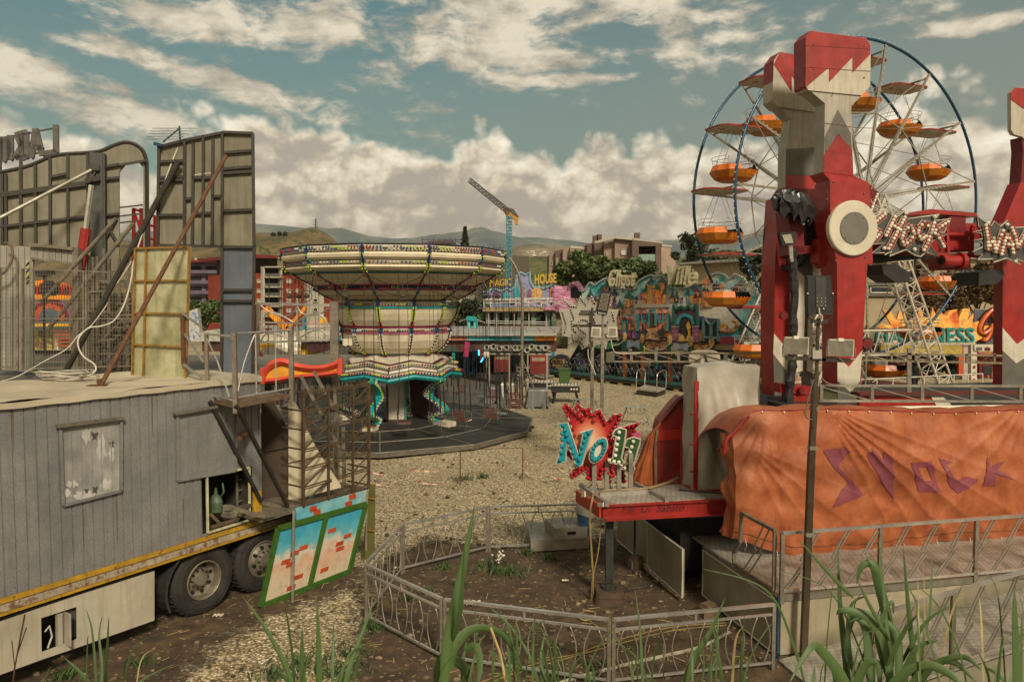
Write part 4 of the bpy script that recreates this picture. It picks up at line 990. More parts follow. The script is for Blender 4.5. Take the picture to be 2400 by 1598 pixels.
def backs():
 v=VP(at(366,600,12.9).xy,at(595,600,13.1).xy)
 r=thing('tall_panel','tallest olive panel back with dark steel frame and television aerial','panel back',v.pt(555,878))
 mb=MB();v.poly(mb,L(z1,[(828,190),(960,150),(1062,128),(1170,110),(1325,117),(1331,200),(1333,420),(1326,520),(1334,640),(1338,715),(820,705),(822,400)]),0,.06);mb.build('panel',olive,r)
 mb=MB();v.poly(mb,L(z1,[(1160,722),(1336,720),(1325,1388),(1158,1380)]),0,.05);mb.build('lower_panel',bluegrey,r)
 fr=MB()
 for a,b in(((835,190),(828,700)),((970,150),(968,705)),((1068,128),(1066,705)),((1168,112),(1164,1380)),((1328,118),(1334,700)),((1336,700),(1326,1385)),((1015,170),(1010,705)),((1118,150),(1114,705)),((828,192),(970,155)),((970,155),(1168,115)),((1168,112),(1328,118)),((840,268),(968,262)),((1170,220),(1325,208)),((838,350),(968,345)),((838,368),(968,362)),((1168,305),(1328,292)),((1168,328),(1328,318)),((838,548),(968,546)),((968,462),(1010,460)),((1010,352),(1066,350)),((1010,540),(1114,536)),((1114,450),(1166,446)),((1168,525),(1332,518)),((1066,352),(1114,350)),((820,704),(1338,716)),((1160,940),(1330,940)),((1160,998),(1330,998)),((1160,1382),(1326,1388))):
  v.bar(fr,z1(*a),z1(*b),.045,.045,.045)
 fr.build('frame',dsteel,r)
 mb=MB();v.bar(mb,z1(1020,337),z1(1110,325),.012,.06,.01);mb.build('pale_strip',cable,r)
 a=thing('television_aerial','blue and grey television aerial clamped on top of the tallest panel','aerial',v.pt(*z1(945,140)))
 mb=MB();v.bar(mb,z1(942,80),z1(946,150),.025,.1,.025);v.bar(mb,z1(855,165),z1(945,90),.02,.1,.02);v.bar(mb,z1(808,172),z1(850,182),.05,.1,.04);mb.build('boom',rimblue,a)
 for k in range(5):
  mb=MB();y=103+k*6;x=930-k*16;p=v.pt(*z1(x,y+k*8),.1);mb.cyl(p-V((.35-.02*k,.15,0)),p+V((.42-.03*k,-.15,0)),.005,4);mb.build('element',galv,a)
 v=VP(at(309,881,12.3).xy,at(434,897,11.9).xy)
 r=thing('mottled_panel','shorter pale yellow mottled panel with ochre frame standing on the trailer roof','panel back',v.pt(370,888))
 mb=MB();q=L(z1,[(710,722),(994,712),(974,1425),(694,1392)]);v.poly(mb,q,0,.04);mb.build('panel',paleyel,r)
 mb=MB()
 for a,b in(((712,722),(994,714)),((994,714),(974,1425)),((974,1422),(694,1390)),((694,1390),(710,722)),((768,722),(752,1398)),((704,892),(986,890)),((700,1060),(982,1066)),((697,1225),(978,1240))):v.bar(mb,z1(*a),z1(*b),.028,.03,.03)
 mb.build('frame',ochre,r)
 mb=MB();v.bar(mb,z1(962,1060),z1(968,1330),.07,.05,.06);mb.build('hinge_bar',rusty,r)
 mb=MB()
 for a,b in(((955,1060),(1065,1140)),((970,1170),(1070,1320)),((965,1330),(1070,1412))):v.bar(mb,z1(*a),z1(*b),.03,.08,.03)
 mb.build('brace',galv,r)
 v=VP(at(0,600,15.2).xy,at(340,600,16.0).xy)
 r=thing('curved_backdrop','long olive panel back with wavy top edge and arched opening at the far left','panel back',v.pt(150,870))
 top=smoothpts([V(z1(*p)).to_3d()for p in[(-90,345),(0,325),(110,302),(180,280),(260,245),(330,230),(450,222),(530,212),(600,182),(660,167),(710,178),(752,212),(770,270)]],4)
 tp_=[(p.x,p.y)for p in top]
 mb=MB();v.poly(mb,tp_+L(z1,[(772,400),(772,720),(752,720),(752,300),(726,268),(660,280),(626,322),(626,880),(540,880),(535,722),(-90,700)]),0,.07);mb.build('panel',olive,r)
 mb=MB();v.tube(mb,tp_+L(z1,[(772,400),(772,720)]),.045,-.02);mb.build('edge_trim',dsteel,r)
 mb=MB()
 for x,y0 in((10,330),(30,330),(108,305),(185,285),(262,248),(355,232),(460,226)):v.bar(mb,z1(x,y0),z1(x+2,705),.05,.05,.05)
 for a,b in(((0,436),(520,365)),((0,448),(450,388)),((0,608),(500,548)),((262,348),(352,330)),((530,298),(626,280)),((530,360),(626,350)),((540,548),(626,540)),((626,285),(765,262)),((540,560),(620,700)),((612,560),(540,690))):v.bar(mb,z1(*a),z1(*b),.05,.06,.05)
 mb.build('frame',dsteel,r)
 mb=MB();v.bar(mb,z1(515,225),z1(525,1300),.28,.12,.2);v.bar(mb,z1(534,225),z1(536,800),.05,.2,.1);mb.build('mast',M('dark green grey steel','#3f4038',.6),r)
 mb=MB();v.bar(mb,z1(470,300),z1(525,300),.12,.25,.1);v.bar(mb,z1(450,372),z1(525,355),.1,.25,.15);v.bar(mb,z1(470,380),z1(500,320),.04,.25,.04);mb.build('bracket',dsteel,r)
 mb=MB()
 for y in(500,545,580):v.bar(mb,z1(630,y+8),z1(750,y-6),.03,.0,.03)
 mb.build('opening_rail',dsteel,r)
 r=thing('hydraulic_ram','long hydraulic ram with red cylinder and bright rod holding the curved backdrop','ram',at(184,660,14.9))
 mb=MB();w=vd(14.9);w.tube(mb,[z1(480,390),z1(450,620)],.05,n=12);mb.build('rod',M('bright ram rod','#d8d4c8',.2,.8,.1),r)
 mb=MB();w.tube(mb,[z1(452,618),z1(408,910)],.095,n=12);w.tube(mb,[z1(462,640),z1(432,860)],.02,.1);mb.build('cylinder',red,r)
 w=VP(at(0,400,15.6).xy,at(140,400,16.0).xy)
 r=thing('bulb_letters','row of bulb letters seen from behind above the curved backdrop','letter sign',w.pt(60,400))
 strokes=[('letter',[[(855,90),(860,510)],[(860,500),(690,525)]]),('letter',[[(545,150),(480,590)],[(550,150),(650,560)],[(500,430),(640,440)]]),('letter',[[(325,210),(330,600)],[(330,215),(420,200)],[(330,600),(420,560)],[(240,250),(330,215)],[(240,560),(330,600)]]),('letter',[[(400,215),(405,590)]]),('letter',[[(260,260),(340,420),(230,600)],[(160,250),(165,620)]]),('letter',[[(60,270),(60,650)]]),('letter',[[(90,290),(150,430),(100,600)],[(10,290),(10,620)]]),('letter',[[(-60,290),(-60,650)]])]
 for nm,ss in strokes:
  mb=MB();bl_=[]
  for s in ss:
   P=L(za,s)
   for a,b in zip(P,P[1:]):
    w.bar(mb,a,b,.11,0,.09)
    d=math.hypot(b[0]-a[0],b[1]-a[1]);n=max(1,int(d/9))
    for i in range(n+1):bl_.append((a[0]+(b[0]-a[0])*i/n,a[1]+(b[1]-a[1])*i/n))
  o=mb.build(nm,M('letter back','#4f4a40',.6),r)
  mb=MB()
  for q in bl_:
   p=w.pt(q[0]+4,q[1]+1,.02);mb.ball(p,.028,0,6,4)
  mb.build('bulbs',M('indigo bulbs','#2a2878',.25),o)
 mb=MB();w.bar(mb,za(600,180),za(860,130),.03,0,.03);w.bar(mb,za(-60,300),za(500,205),.03,0,.03);w.bar(mb,za(-60,640),za(650,500),.04,0,.04);w.bar(mb,za(320,600),za(322,780),.06,.02,.05);w.bar(mb,za(0,620),za(0,830),.06,.02,.05);mb.build('support_bar',dsteel,r)
 v=vd(14.6);r=thing('white_cabin','white ribbed cabin with open hatch in front of the curved backdrop','cabin',v.pt(80,860))
 mb=MB();v.poly(mb,L(z8b,[(-60,70),(330,85),(810,105),(805,268),(355,212),(355,1440),(-60,1400)]),0,.06)
 for x in range(0,800,66):v.bar(mb,z8b(x,85+x*.03),z8b(x,250 if x>340 else 1400),.012,.01,.02)
 mb.build('wall',M('dull white sheet','#9b9789',.6,.1,.15,2,.45,'#55503f',.1,streak=.6),r)
 mb=MB();v.bar(mb,z8b(345,210),z8b(800,265),.04,.03,.05);v.bar(mb,z8b(330,60),z8b(800,108),.06,.05,.1);v.bar(mb,z8b(830,100),z8b(835,1400),.12,0,.12);v.bar(mb,z8b(830,560),z8b(830,1400),.2,-.05,.05);mb.build('door_frame',steel,r)
 mb=MB();v.poly(mb,L(z8b,[(280,230),(312,230),(312,475),(280,475)]),.02,.01);mb.build('hazard_strip',M('hazard yellow','#b9ac5a',.6),r)
 for y in(240,315,390,435):
  mb=MB();v.poly(mb,L(z8b,[(280,y+35),(312,y),(312,y+30),(280,y+60)]),.028,.006);mb.build('hazard_bar',black,r)
 v=vd(13.9);r=thing('mesh_fence','wire mesh safety fence on the trailer roof edge before the white cabin','fence',v.pt(100,870))
 mb=MB()
 for x in(0,190,240,905,935,1440):v.bar(mb,z8b(x,310+x*.045),z8b(x,1420),.035,0,.035)
 for a,b in(((0,312),(190,318)),((240,318),(1440,375)),((0,850),(190,850)),((240,860),(1440,862)),((0,1385),(190,1400)),((240,1405),(1440,1370))):v.bar(mb,z8b(*a),z8b(*b),.025,0,.025)
 mb.build('frame',steel,r)
 mb=MB()
 for x in range(-30,1440,29):v.bar(mb,z8b(x,318+max(0,x)*.04),z8b(x,1395),.006,0,.006)
 for k in range(25):y=340+k*43;v.bar(mb,z8b(-30,y),z8b(1440,y+8),.006,0,.006)
 mb.build('wire_mesh',steel,r)
 v=vd(15.0);r=thing('scaffold_frame','tangle of grey scaffold frames behind the mesh fence','scaffold',v.pt(230,870))
 mb=MB();rnd=random.Random(5)
 for x in(960,1010,1055,1125,1180,1290,1380):v.bar(mb,z8b(x,100+rnd.uniform(0,120)),z8b(x,1430),.05,rnd.uniform(-.5,.1),.05)
 for k in range(16):
  y=380+k*66;v.bar(mb,z8b(rnd.choice([940,1000]),y),z8b(rnd.choice([1240,1430]),y+rnd.uniform(-25,25)),.035,rnd.uniform(-.5,.2),.04)
 for k in range(9):x=930+k*50;y=330+rnd.uniform(0,700);v.bar(mb,z8b(x,y+260),z8b(x+260,y),.03,rnd.uniform(-.4,.1),.03)
 mb.build('tube',steel,r)
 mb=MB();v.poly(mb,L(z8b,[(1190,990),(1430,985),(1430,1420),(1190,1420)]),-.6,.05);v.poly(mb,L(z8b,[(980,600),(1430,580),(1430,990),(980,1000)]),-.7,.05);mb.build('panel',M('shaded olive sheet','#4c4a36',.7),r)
 for k,(a,b,d0,d1,m_,w_,lab)in enumerate([((0,562),(478,312),14.0,15.2,galv,.035,'long pale steel stay running up to the curved backdrop'),((940,262),(335,1385),12.8,12.4,dsteel,.05,'dark steel prop from the tallest panel to the trailer roof, left of the rusty one'),((1187,235),(530,1440),12.2,10.6,rusty,.035,'long rusty prop from the tallest panel to a foot plate on the trailer roof'),((610,565),(235,985),14.4,14.2,steel,.04,'upper grey diagonal stay behind the mesh fence'),((700,590),(250,1150),14.3,14.1,steel,.04,'middle grey diagonal stay behind the mesh fence')]):
  mb=MB();mb.cyl(at(*z1(*a),d0),at(*z1(*b),d1),w_,8);o=mb.build('prop',m_);tag(o,lab,'prop')
 mb=MB();p=at(*z1(515,1443),10.6);mb.box(p,(.26,.14,.03));mb.box(p+V((.02,0,.05)),(.06,.04,.1));tag(mb.build('foot_plate',rusty),'rusty foot plate of the long prop on the trailer roof','foot plate')
 v=vd(17);r=thing('red_lattice','red steel lattice seen through the gap between the two panel backs','lattice',v.pt(345,600))
 mb=MB()
 for x in(702,742,780,815):v.bar(mb,z1(x,512 if x<760 else 552),z1(x,900),.06,0,.06)
 for y in(515,570,640,700):v.bar(mb,z1(702,y),z1(815,y+40 if x>0 else y),.05,0,.05)
 v.bar(mb,z1(702,520),z1(742,640),.04,.02,.04);v.bar(mb,z1(742,640),z1(702,760),.04,.02,.04)
 mb.build('lattice',red,r)
 for pts,lab,rr in(([(955,145),(915,240),(870,360),(855,430),(780,560),(730,700),(700,800),(690,880),(655,1010),(600,1100),(530,1130),(465,1140),(415,1190),(412,1240),(440,1290),(495,1330),(500,1365),(450,1395),(360,1410)],'thick white cable hanging from the aerial to the trailer roof',.014),([(690,790),(640,870),(575,960),(570,1000),(510,1090),(465,1140),(410,1180),(350,1250),(240,1310),(100,1390),(0,1422)],'thin white cable looping down behind the mesh fence to the roof',.009)):
  n=len(pts);P=[at(*z1(*p),13.0-1.3*i/(n-1))for i,p in enumerate(pts)]
  mb=MB();mb.path(smoothpts(P,5),rr,6);tag(mb.build('cable',cable,smooth=True),lab,'cable')
 mb=MB();c=G(150,888,3.63)
 for k in range(14):mb.path([c+V(((.28+.01*k)*math.cos(a)+.05*math.sin(k*2.),(.12+.006*k)*math.sin(a)+.03*math.cos(k*3.),.01+.008*k+.02*math.sin(a*2+k)))for a in[R(d)for d in range(0,360,20)]],.007,5,closed=True)
 tag(mb.build('cable_coil',M('pale coil','#b5ae9c',.5)),'untidy coil of pale cable lying on the trailer roof','cable')
 mb=MB();mb.path(smoothpts([at(*z8b(-40,400),14.3),at(*z8b(60,350),14.3),at(*z8b(130,220),14.3),at(*z8b(130,100),14.3),at(*z8b(95,50),14.3),at(*z8b(50,45),14.35)]),.025,7);tag(mb.build('hose_loop',M('brown hose','#6c5a4a',.6)),'thick brown hose looping over the top of the white cabin','hose')
backs()
def flameride():
 v=vd(26);r=thing('flame_ride','ride front with red and yellow flames seen through the cabin hatch','ride front',v.pt(110,860));z=z8b
 mb=MB();v.poly(mb,L(z,[(300,440),(400,455),(440,445),(560,470),(640,460),(700,480),(810,540),(900,560),(900,660),(300,640)]),0,.1);mb.build('flame_board',artmat('flame reds',['#7a1216','#c8401c','#e89a24','#8a1418'],.9,dist=3),r)
 rnd=random.Random(8)
 for k in range(18):
  x=310+k*30;y=470+abs(k-7)*5+rnd.uniform(-10,10)
  mb=MB();v.poly(mb,L(z,[(x-16,y+100),(x-20,y+50),(x,y),(x+6,y+40),(x+20,y+60),(x+14,y+100)]),.06,.05);mb.build('flame',[red,dred,oyel][rnd.randrange(3)]if False else(dred if k%3 else red),r)
 mb=MB();v.poly(mb,L(z,[(300,600),(900,615),(900,660),(300,650)]),.1,.05);mb.build('flame_glow',oyel,r)
 c=(530,850)
 for rr,m_,o in((235,M('mauve arch','#8a5a78',.5),.0),(205,dred,.05),(165,brick,.1),(110,M('slate blue','#3c5664',.6),.15)):
  mb=MB();v.poly(mb,L(z,[(c[0]+rr*math.cos(R(a)),c[1]-rr*.95*math.sin(R(a))*(1.0 if a%20 else.9))for a in range(0,181,10)]+[(c[0]-rr,c[1]+30),(c[0]+rr,c[1]+30)]),o,.1);mb.build('arch_band',m_,r)
 mb=MB();v.poly(mb,L(z,rectpts(250,890,900,915)),.1,.2);mb.build('blue_band',bluegrey,r)
 mb=MB();v.poly(mb,L(z,rectpts(250,915,740,948)),.2,.3);mb.build('yellow_beam',yellow,r)
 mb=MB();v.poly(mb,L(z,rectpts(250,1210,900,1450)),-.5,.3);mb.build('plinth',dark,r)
 for k in range(5):
  mb=MB();v.poly(mb,L(z,rectpts(570+k*12,985+k*40,760,1002+k*40)),.0,.3);mb.build('step',brick,r)
 mb=MB();v.poly(mb,L(z,rectpts(360,990,560,1200)),-.4,.1);mb.build('booth_wall',artmat('booth yellows',['#8d7b3c','#c0b060','#5a5030','#8a2a20'],1.5),r)
 mb=MB();v.poly(mb,L(z,rectpts(600,1060,735,1200)),-.3,.1);mb.build('pale_panel',cream,r)
 mb=MB();w=vd(20);w.poly(mb,L(z,[(440,500),(480,450),(530,500),(540,590),(500,615),(445,600)]),0,.4);w.bar(mb,z(480,450),z(490,360),.08);w.bar(mb,z(420,380),z(560,355),.15,0,.3);w.bar(mb,z(470,600),z(490,1300),.06)
 tag(mb.build('dark_lamp',black),'dark hooded lamp on a stand inside the cabin hatch','lamp')
flameride()
z3=Z(560,500,.3827)
CC=V((-4.5,29.0,0))
def carousel():
 r=thing('swing_carousel','large cream swing carousel with stacked bowls, coloured bulbs and hanging seats','carousel',CC)
 PX=29/F
 def rz(rpx,yf):rr=rpx*PX*(1-.045*min(1,max(0,(rpx-150)/60)));return rr,4.8+(707-yf)/F*(29-rr)
 def ring(rr,z,n=12,a0=R(-96),zig=0.0,rin=None):
  out=[]
  for k in range(n):
   a=a0+2*PI*k/n;q=rr;zz=z
   if zig and k%2==0:zz-=zig;q=rr*1.09
   out.append(CC+V((q*math.cos(a),q*math.sin(a),zz)))
  return out
 def band(name,P,mat,n=12,**kw):
  mb=MB();mb.rings([ring(a,b,n,**kw)for a,b in P]);return mb.build(name,mat,r)
 def bulbs(parent,prof,n=12,per=16,size=.035,seq=None,a0=R(-96),zig=0.0):
  (rr,z)=prof;R0=ring(rr+.05,z,n,a0,zig);groups={}
  seq=seq or[bred,bblue,bwhite,bblue,lime,bwhite,bred,bblue]
  for k in range(n):
   A,B=R0[k],R0[(k+1)%n]
   for i in range(per):
    groups.setdefault(seq[((k*3+i//3))%len(seq)],[]).append(A.lerp(B,(i+.5)/per))
  for m_,ps in groups.items():
   mb=MB()
   for p in ps:mb.ball(p,size,0,6,3)
   mb.build('bulb_row',m_,parent)
 stripb=M('bulb strip backing','#a89c84',.5,0,.15,4,.3)
 frame=M('black frame tube','#15131a',.5)
 u=[rz(264,571),rz(268,578)]
 edges=[]
 P0=[rz(266,572),rz(268,577),rz(267,587)]
 o=band('upper_bulb_strip',P0,stripb);bulbs(o,rz(268,582));bulbs(o,rz(269,577),per=20)
 P1=[rz(266,589),rz(270,594),rz(268,601),rz(260,607)];band('white_tube',P1,cream)
 P2=[rz(258,608),rz(260,611),rz(258,617)];o=band('middle_bulb_strip',P2,stripb);bulbs(o,rz(259,613))
 P3=[rz(257,619),rz(262,624),rz(256,630),rz(244,635)];band('white_tube',P3,cream)
 P4=[rz(244,636),rz(240,639)];band('blue_line',P4,turq)
 P5=[rz(239,640),rz(226,650),rz(204,661),rz(196,665)];band('bowl_underside',P5,cream)
 P6=[rz(195,665),rz(194,668)];band('magenta_line',P6,pink)
 P7=[rz(188,669),rz(189,675)];o=band('lower_bulb_strip',P7,dark);bulbs(o,rz(190,672),per=16,size=.03,seq=[bblue,bred,lime,bblue])
 P8=[rz(190,676),rz(188,679)];band('magenta_line',P8,pink)
 P9=[rz(186,680),rz(166,692),rz(142,702)];band('bowl_underside',P9,cream)
 full=P0+P1+P2+P3+P4+P5+P6+P7+P8+P9
 def ribs(Pf,n,seqs,name='rib',a0=R(-96),br=.03):
  for k in range(n):
   a=a0+2*PI*k/n;d=V((math.cos(a),math.sin(a),0));pts=[CC+d*(q+.03)+V((0,0,z))for q,z in Pf]
   mb=MB();mb.path(pts,.028,5);o=mb.build(name,frame,r)
   for si,(f0,f1,m_)in enumerate(seqs):
    mb=MB();m=len(pts)-1;cnt=max(3,int((f1-f0)*26))
    for i in range(cnt):
     t_=(f0+(f1-f0)*i/cnt)*m;j=min(int(t_),m-1);p=pts[j].lerp(pts[j+1],t_-j)
     for sd_ in(-1,1):mb.ball(p+d*.05+V((-d.y,d.x,0))*.05*sd_,br,0,5,3)
    mb.build('bulbs',m_,o)
 ribs(full,12,[(0,.35,bblue),(.15,.3,lime),(.35,.55,lime),(.55,.85,bred),(.85,1,bblue)])
 for q in(P3[-1],P4[-1],P9[1],P2[0]):
  mb=MB();mb.path(ring(q[0]+.01,q[1]),.012,4,closed=True);mb.build('seam',frame,r)
 mb=MB();mb.path(ring(rz(266,571)[0],rz(266,571)[1]),.03,5,closed=True);mb.build('rim_tube',frame,r)
 band('crown_floor',[rz(264,573),(.4,6.75)],greyp)
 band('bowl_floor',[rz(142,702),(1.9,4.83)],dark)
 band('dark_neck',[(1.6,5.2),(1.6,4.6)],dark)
 Q0=[rz(142,707),rz(146,710),rz(146,717)];o=band('bulb_strip',Q0,stripb);bulbs(o,rz(147,713),per=12,seq=[bred,bblue,lime,bblue])
 Q1=[rz(146,718),rz(146,723)];band('turquoise_band',Q1,turq)
 Q2=[rz(144,724),rz(142,735),rz(136,750),rz(126,764)];band('middle_bowl',Q2,cream)
 Q3=[rz(126,765),rz(123,769)];band('magenta_line',Q3,pink)
 ribs(Q0+Q1+Q2+Q3,12,[(0,.3,bblue),(.35,.75,lime),(.75,1,bred)],br=.028)
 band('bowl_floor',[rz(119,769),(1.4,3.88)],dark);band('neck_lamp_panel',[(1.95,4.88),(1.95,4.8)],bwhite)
 S0=[rz(122,770),rz(124,773),rz(124,778)];o=band('bulb_strip',S0,stripb);bulbs(o,rz(125,775),per=12,seq=[bred,bwhite,bblue,bred])
 S1=[rz(126,779),rz(126,784)];band('pink_band',S1,M('dusty pink','#a8566c',.5))
 S2=[rz(125,785),rz(122,800),rz(112,817),rz(98,829)];band('lower_bowl',S2,cream)
 S3=[rz(97,830),rz(90,836),rz(80,840)];band('blue_base',S3,bluegrey)
 ribs(S0+S1+S2+S3,12,[(0,.35,bblue),(.35,.7,bwhite),(.7,.85,lime),(.85,1,bred)],br=.028)
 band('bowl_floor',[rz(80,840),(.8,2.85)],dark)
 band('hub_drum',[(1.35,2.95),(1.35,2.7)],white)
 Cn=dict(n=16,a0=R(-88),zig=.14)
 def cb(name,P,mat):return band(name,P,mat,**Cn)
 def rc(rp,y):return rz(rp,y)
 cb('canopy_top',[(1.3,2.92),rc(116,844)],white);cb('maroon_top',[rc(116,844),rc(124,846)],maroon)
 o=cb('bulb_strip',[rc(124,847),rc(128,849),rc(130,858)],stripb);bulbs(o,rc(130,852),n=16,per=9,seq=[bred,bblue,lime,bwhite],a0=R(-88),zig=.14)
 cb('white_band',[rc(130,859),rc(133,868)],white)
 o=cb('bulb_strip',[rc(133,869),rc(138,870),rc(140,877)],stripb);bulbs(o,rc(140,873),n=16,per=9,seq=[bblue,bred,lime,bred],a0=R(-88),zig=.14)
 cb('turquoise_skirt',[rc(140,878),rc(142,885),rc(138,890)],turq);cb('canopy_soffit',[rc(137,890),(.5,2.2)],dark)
 for y,rp in((847,124),(859,131),(868,134),(877,141)):
  mb=MB();q=rc(rp,y);mb.path(ring(q[0]+.015,q[1],**Cn),.014,4,closed=True);mb.build('seam',frame,r)
 for k in range(8):
  a=R(-88)+2*PI*k/8;d=V((math.cos(a),math.sin(a),0));mb=MB()
  mb.path([CC+d*(q*1.09+.02)+V((0,0,z-.14))for q,z in(rc(124,847),rc(130,858),rc(133,868),rc(140,877))],.02,4);mb.build('canopy_rib',frame,r)
 mb=MB();mb.path(ring(2.05,2.14,16,R(-88)),.02,5,closed=True);o=mb.build('bulb_ring',frame,r);bulbs(o,(1.98,2.12),n=16,per=7,size=.028,seq=[lime])
 mb=MB();mb.box(CC+V((.0,0,1.2)),(.62,.62,2.1),rz=R(8));p=mb.build('pillar',white,r)
 mb=MB();mb.box(CC+V((-.37,-.05,1.15)),(.05,.5,1.9),rz=R(8));mb.build('red_side',dred,p)
 mb=MB();mb.box(CC+V((.36,-.1,1.15)),(.06,.6,1.9),rz=R(8));mb.build('turquoise_edge',turq,p)
 mb=MB()
 for k in range(10):mb.ball(CC+V((.13,-.34,.35+k*.18)),.015,0,5,3)
 mb.build('rivets',dsteel,p)
 mb=MB();mb.box(CC+V((.9,.9,1.0)),(1.2,.9,1.5));mb.build('control_box',M('maroon booth','#3c1512',.6),r)
 mb=MB();mb.box(CC+V((-.1,.9,.8)),(.7,.7,1.2));mb.build('booth',dred,r)
 for k,(px,py,sg)in enumerate([(866,1012,-1),(1052,1000,1),(792,985,-1),(962,975,1)]):
  f=G(px,py,.22);d=(V((f.x,f.y,0))-V((CC.x,CC.y,0)));dist=d.length;d.normalize();t_=V((-d.y,d.x,0))
  prof=smoothpts([V((1.0,0,2.15)),V((1.75,0,1.95)),V((1.45,0,1.65)),V((1.3,0,1.3)),V((1.75,0,1.0)),V((1.85,0,.75)),V((1.45,0,.5)),V((1.85,0,.24))],4)
  sc=(dist-.1)/1.85;wd=.11
  for nm,o1,o2,m_ in(('leg_outer_face',.0,.10,turq),('leg_middle_face',.10,.22,maroon),('leg_inner_face',.22,.34,white)):
   mb=MB();rows=[]
   for q in prof:
    x=q.x*sc
    rows.append([CC+d*(x-o1)+t_*wd+V((0,0,q.z)),CC+d*(x-o1)-t_*wd+V((0,0,q.z)),CC+d*(x-o2)-t_*wd+V((0,0,q.z)),CC+d*(x-o2)+t_*wd+V((0,0,q.z))])
   mb.rings(rows);o=mb.build(nm,m_,r)
   mb=MB()
   for q in prof[::1]:
    for sgn in(-1,1):mb.ball(CC+d*(q.x*sc-(o1+o2)/2)+t_*(wd+.01)*sgn+V((0,0,q.z)),.035,0,5,3)
   mb.build('bulbs',{turq:lime,maroon:bwhite,white:bblue}[m_],o)
  mb=MB();mb.box(CC+d*(dist-.1)+V((0,0,.32)),(.55,.4,.2),rz=math.atan2(d.y,d.x));mb.build('foot',cream,r)
 PC=V((-5.05,28.35,0));PR=5.95;n=12
 def pr(rr,z,a0=R(-80)):return[PC+V((rr*math.cos(a0+2*PI*k/n),rr*math.sin(a0+2*PI*k/n),z))for k in range(n)]
 mb=MB();mb.rings([pr(PR,.06),pr(PR,.2)]);pl=mb.build('platform_edge',M('platform edge','#6e6658',.6,.3,.3,4,.4),r)
 deck=M('black deck plates','#262521',.62,.1,.3,1.2,.4,'#4c463a',.1,streak=.2)
 mb=MB();mb.rings([pr(PR,.205),pr(PR*.72,.22),pr(PR*.42,.26),pr(.4,.26)]);mb.build('deck',deck,r)
 mb=MB();q=G(1205,1012,.2);mb.prism([G(1112,985,.2),G(1252,997,.2),G(1200,1018,.2),G(1120,1040,.2)],(0,0,-.1));mb.build('deck_extension',deck,r)
 mb=MB()
 for rr,z in((PR,.212),(PR*.72,.227),(PR*.42,.267)):mb.path(pr(rr,z),.018,4,closed=True)
 for k in range(n):mb.bar(pr(PR,.215)[k],pr(PR*.42,.272)[k],.03,.01)
 mb.build('plate_joint',M('pale joint strip','#8b8474',.6,.3),r)
 for k in range(8):
  a=2*PI*k/8-.9;mb=MB();mb.box(PC+V((5.6*math.cos(a),5.6*math.sin(a),.03)),(.4,.25,.07));mb.build('packing_block',M('packing timber','#a08a52',.8),r)
 ch=M('seat chrome','#aaa598',.25,.85,.2);sb=M('brown seat board','#5e3326',.6);foam=M('black foam sleeve','#161514',.8)
 NS=26
 for k in range(NS):
  a=2*PI*(k+.35)/NS+random.uniform(-.02,.02);d=V((math.cos(a),math.sin(a),0));t_=V((-d.y,d.x,0));rr=4.35+(.35 if k%2 else 0)
  c=CC+d*rr+V((0,0,.72+random.uniform(-.05,.08)));tw=random.uniform(-.5,.5);f=(t_*math.cos(tw)+d*math.sin(tw));s=V((-f.y,f.x,0));U=V((0,0,1))
  mb=MB();mb.prism([c-f*.2-s*.22,c+f*.2-s*.22,c+f*.2+s*.22,c-f*.2+s*.22],U*.03)
  seat=mb.build('swing_seat',sb if k%3 else M('grey slat seat','#9a968c',.4,.4),r)
  mb=MB();b0=c-f*.2
  for h_ in(.1,.18,.26,.34):mb.bar(b0-s*.22+U*h_-f*.03*h_,b0+s*.22+U*h_-f*.03*h_,.045,.015,up=f)
  mb.build('backrest',sb if k%3 else MATS['grey slat seat'],seat)
  mb=MB()
  for sg in(-1,1):
   q=s*.24*sg;mb.path([c-f*.22+q,c-f*.24+q+U*.38,c-f*.1+q+U*.26,c+f*.24+q+U*.24,c+f*.22+q-U*.02,c-f*.22+q-U*.02],.013,5)
  mb.path([c+f*.24-s*.24+U*.24,c+f*.27+U*.22,c+f*.24+s*.24+U*.24],.013,5);mb.cyl(c+f*.1-U*.02,c+f*.16-U*.35,.01,4)
  mb.build('seat_frame',ch,seat)
  tops=CC+d*(rr-.12)+V((0,0,5.75))
  mb=MB();mc=MB()
  for sf,ss in((-.2,-.23),(-.2,.23),(.2,-.23),(.2,.23)):
   q=c+f*sf+s*ss+U*.28;e=q.lerp(V((tops.x,tops.y,tops.z))+s*ss*.9,.2)
   mb.cyl(q,e,.024,6);mc.cyl(e,tops+s*ss*.9+f*sf*.7,.007,4)
  mb.build('foam_sleeve',foam,seat);mc.build('chain',dsteel,seat)
  if k%2==0:
   mb=MB();q=CC+d*(3.95)+V((0,0,5.0));mb.path([q+V((.2*math.cos(b),0,.2*math.sin(b)))for b in[R(x)for x in range(0,360,30)]],.014,4,closed=True);mb.cyl(q+U*.2,CC+d*3.75+V((0,0,5.55)),.012,4);mb.ball(q,.13,0,8,5,(1,1,.6));mb.build('hanging_lamp',M('old lamp','#57503f',.4,.4),r)
 for k in range(12):
  a=R(-96)+2*PI*k/12;b=a+PI/12;d1=V((math.cos(a),math.sin(a),0));d2=V((math.cos(b),math.sin(b),0));d3=V((math.cos(a+PI/6),math.sin(a+PI/6),0))
  mb=MB();e1=CC+d1*3.98+V((0,0,5.72));m1=CC+d2*3.45+V((0,0,5.28));e3=CC+d3*3.98+V((0,0,5.72))
  mb.path([e1,m1,e3],.012,4);mb.path(smoothpts([m1,m1+V((0,0,-.25))+d1*.1,CC+d1*3.25+V((0,0,5.3))],4),.01,4);mb.build('guy_wire',dsteel,r)
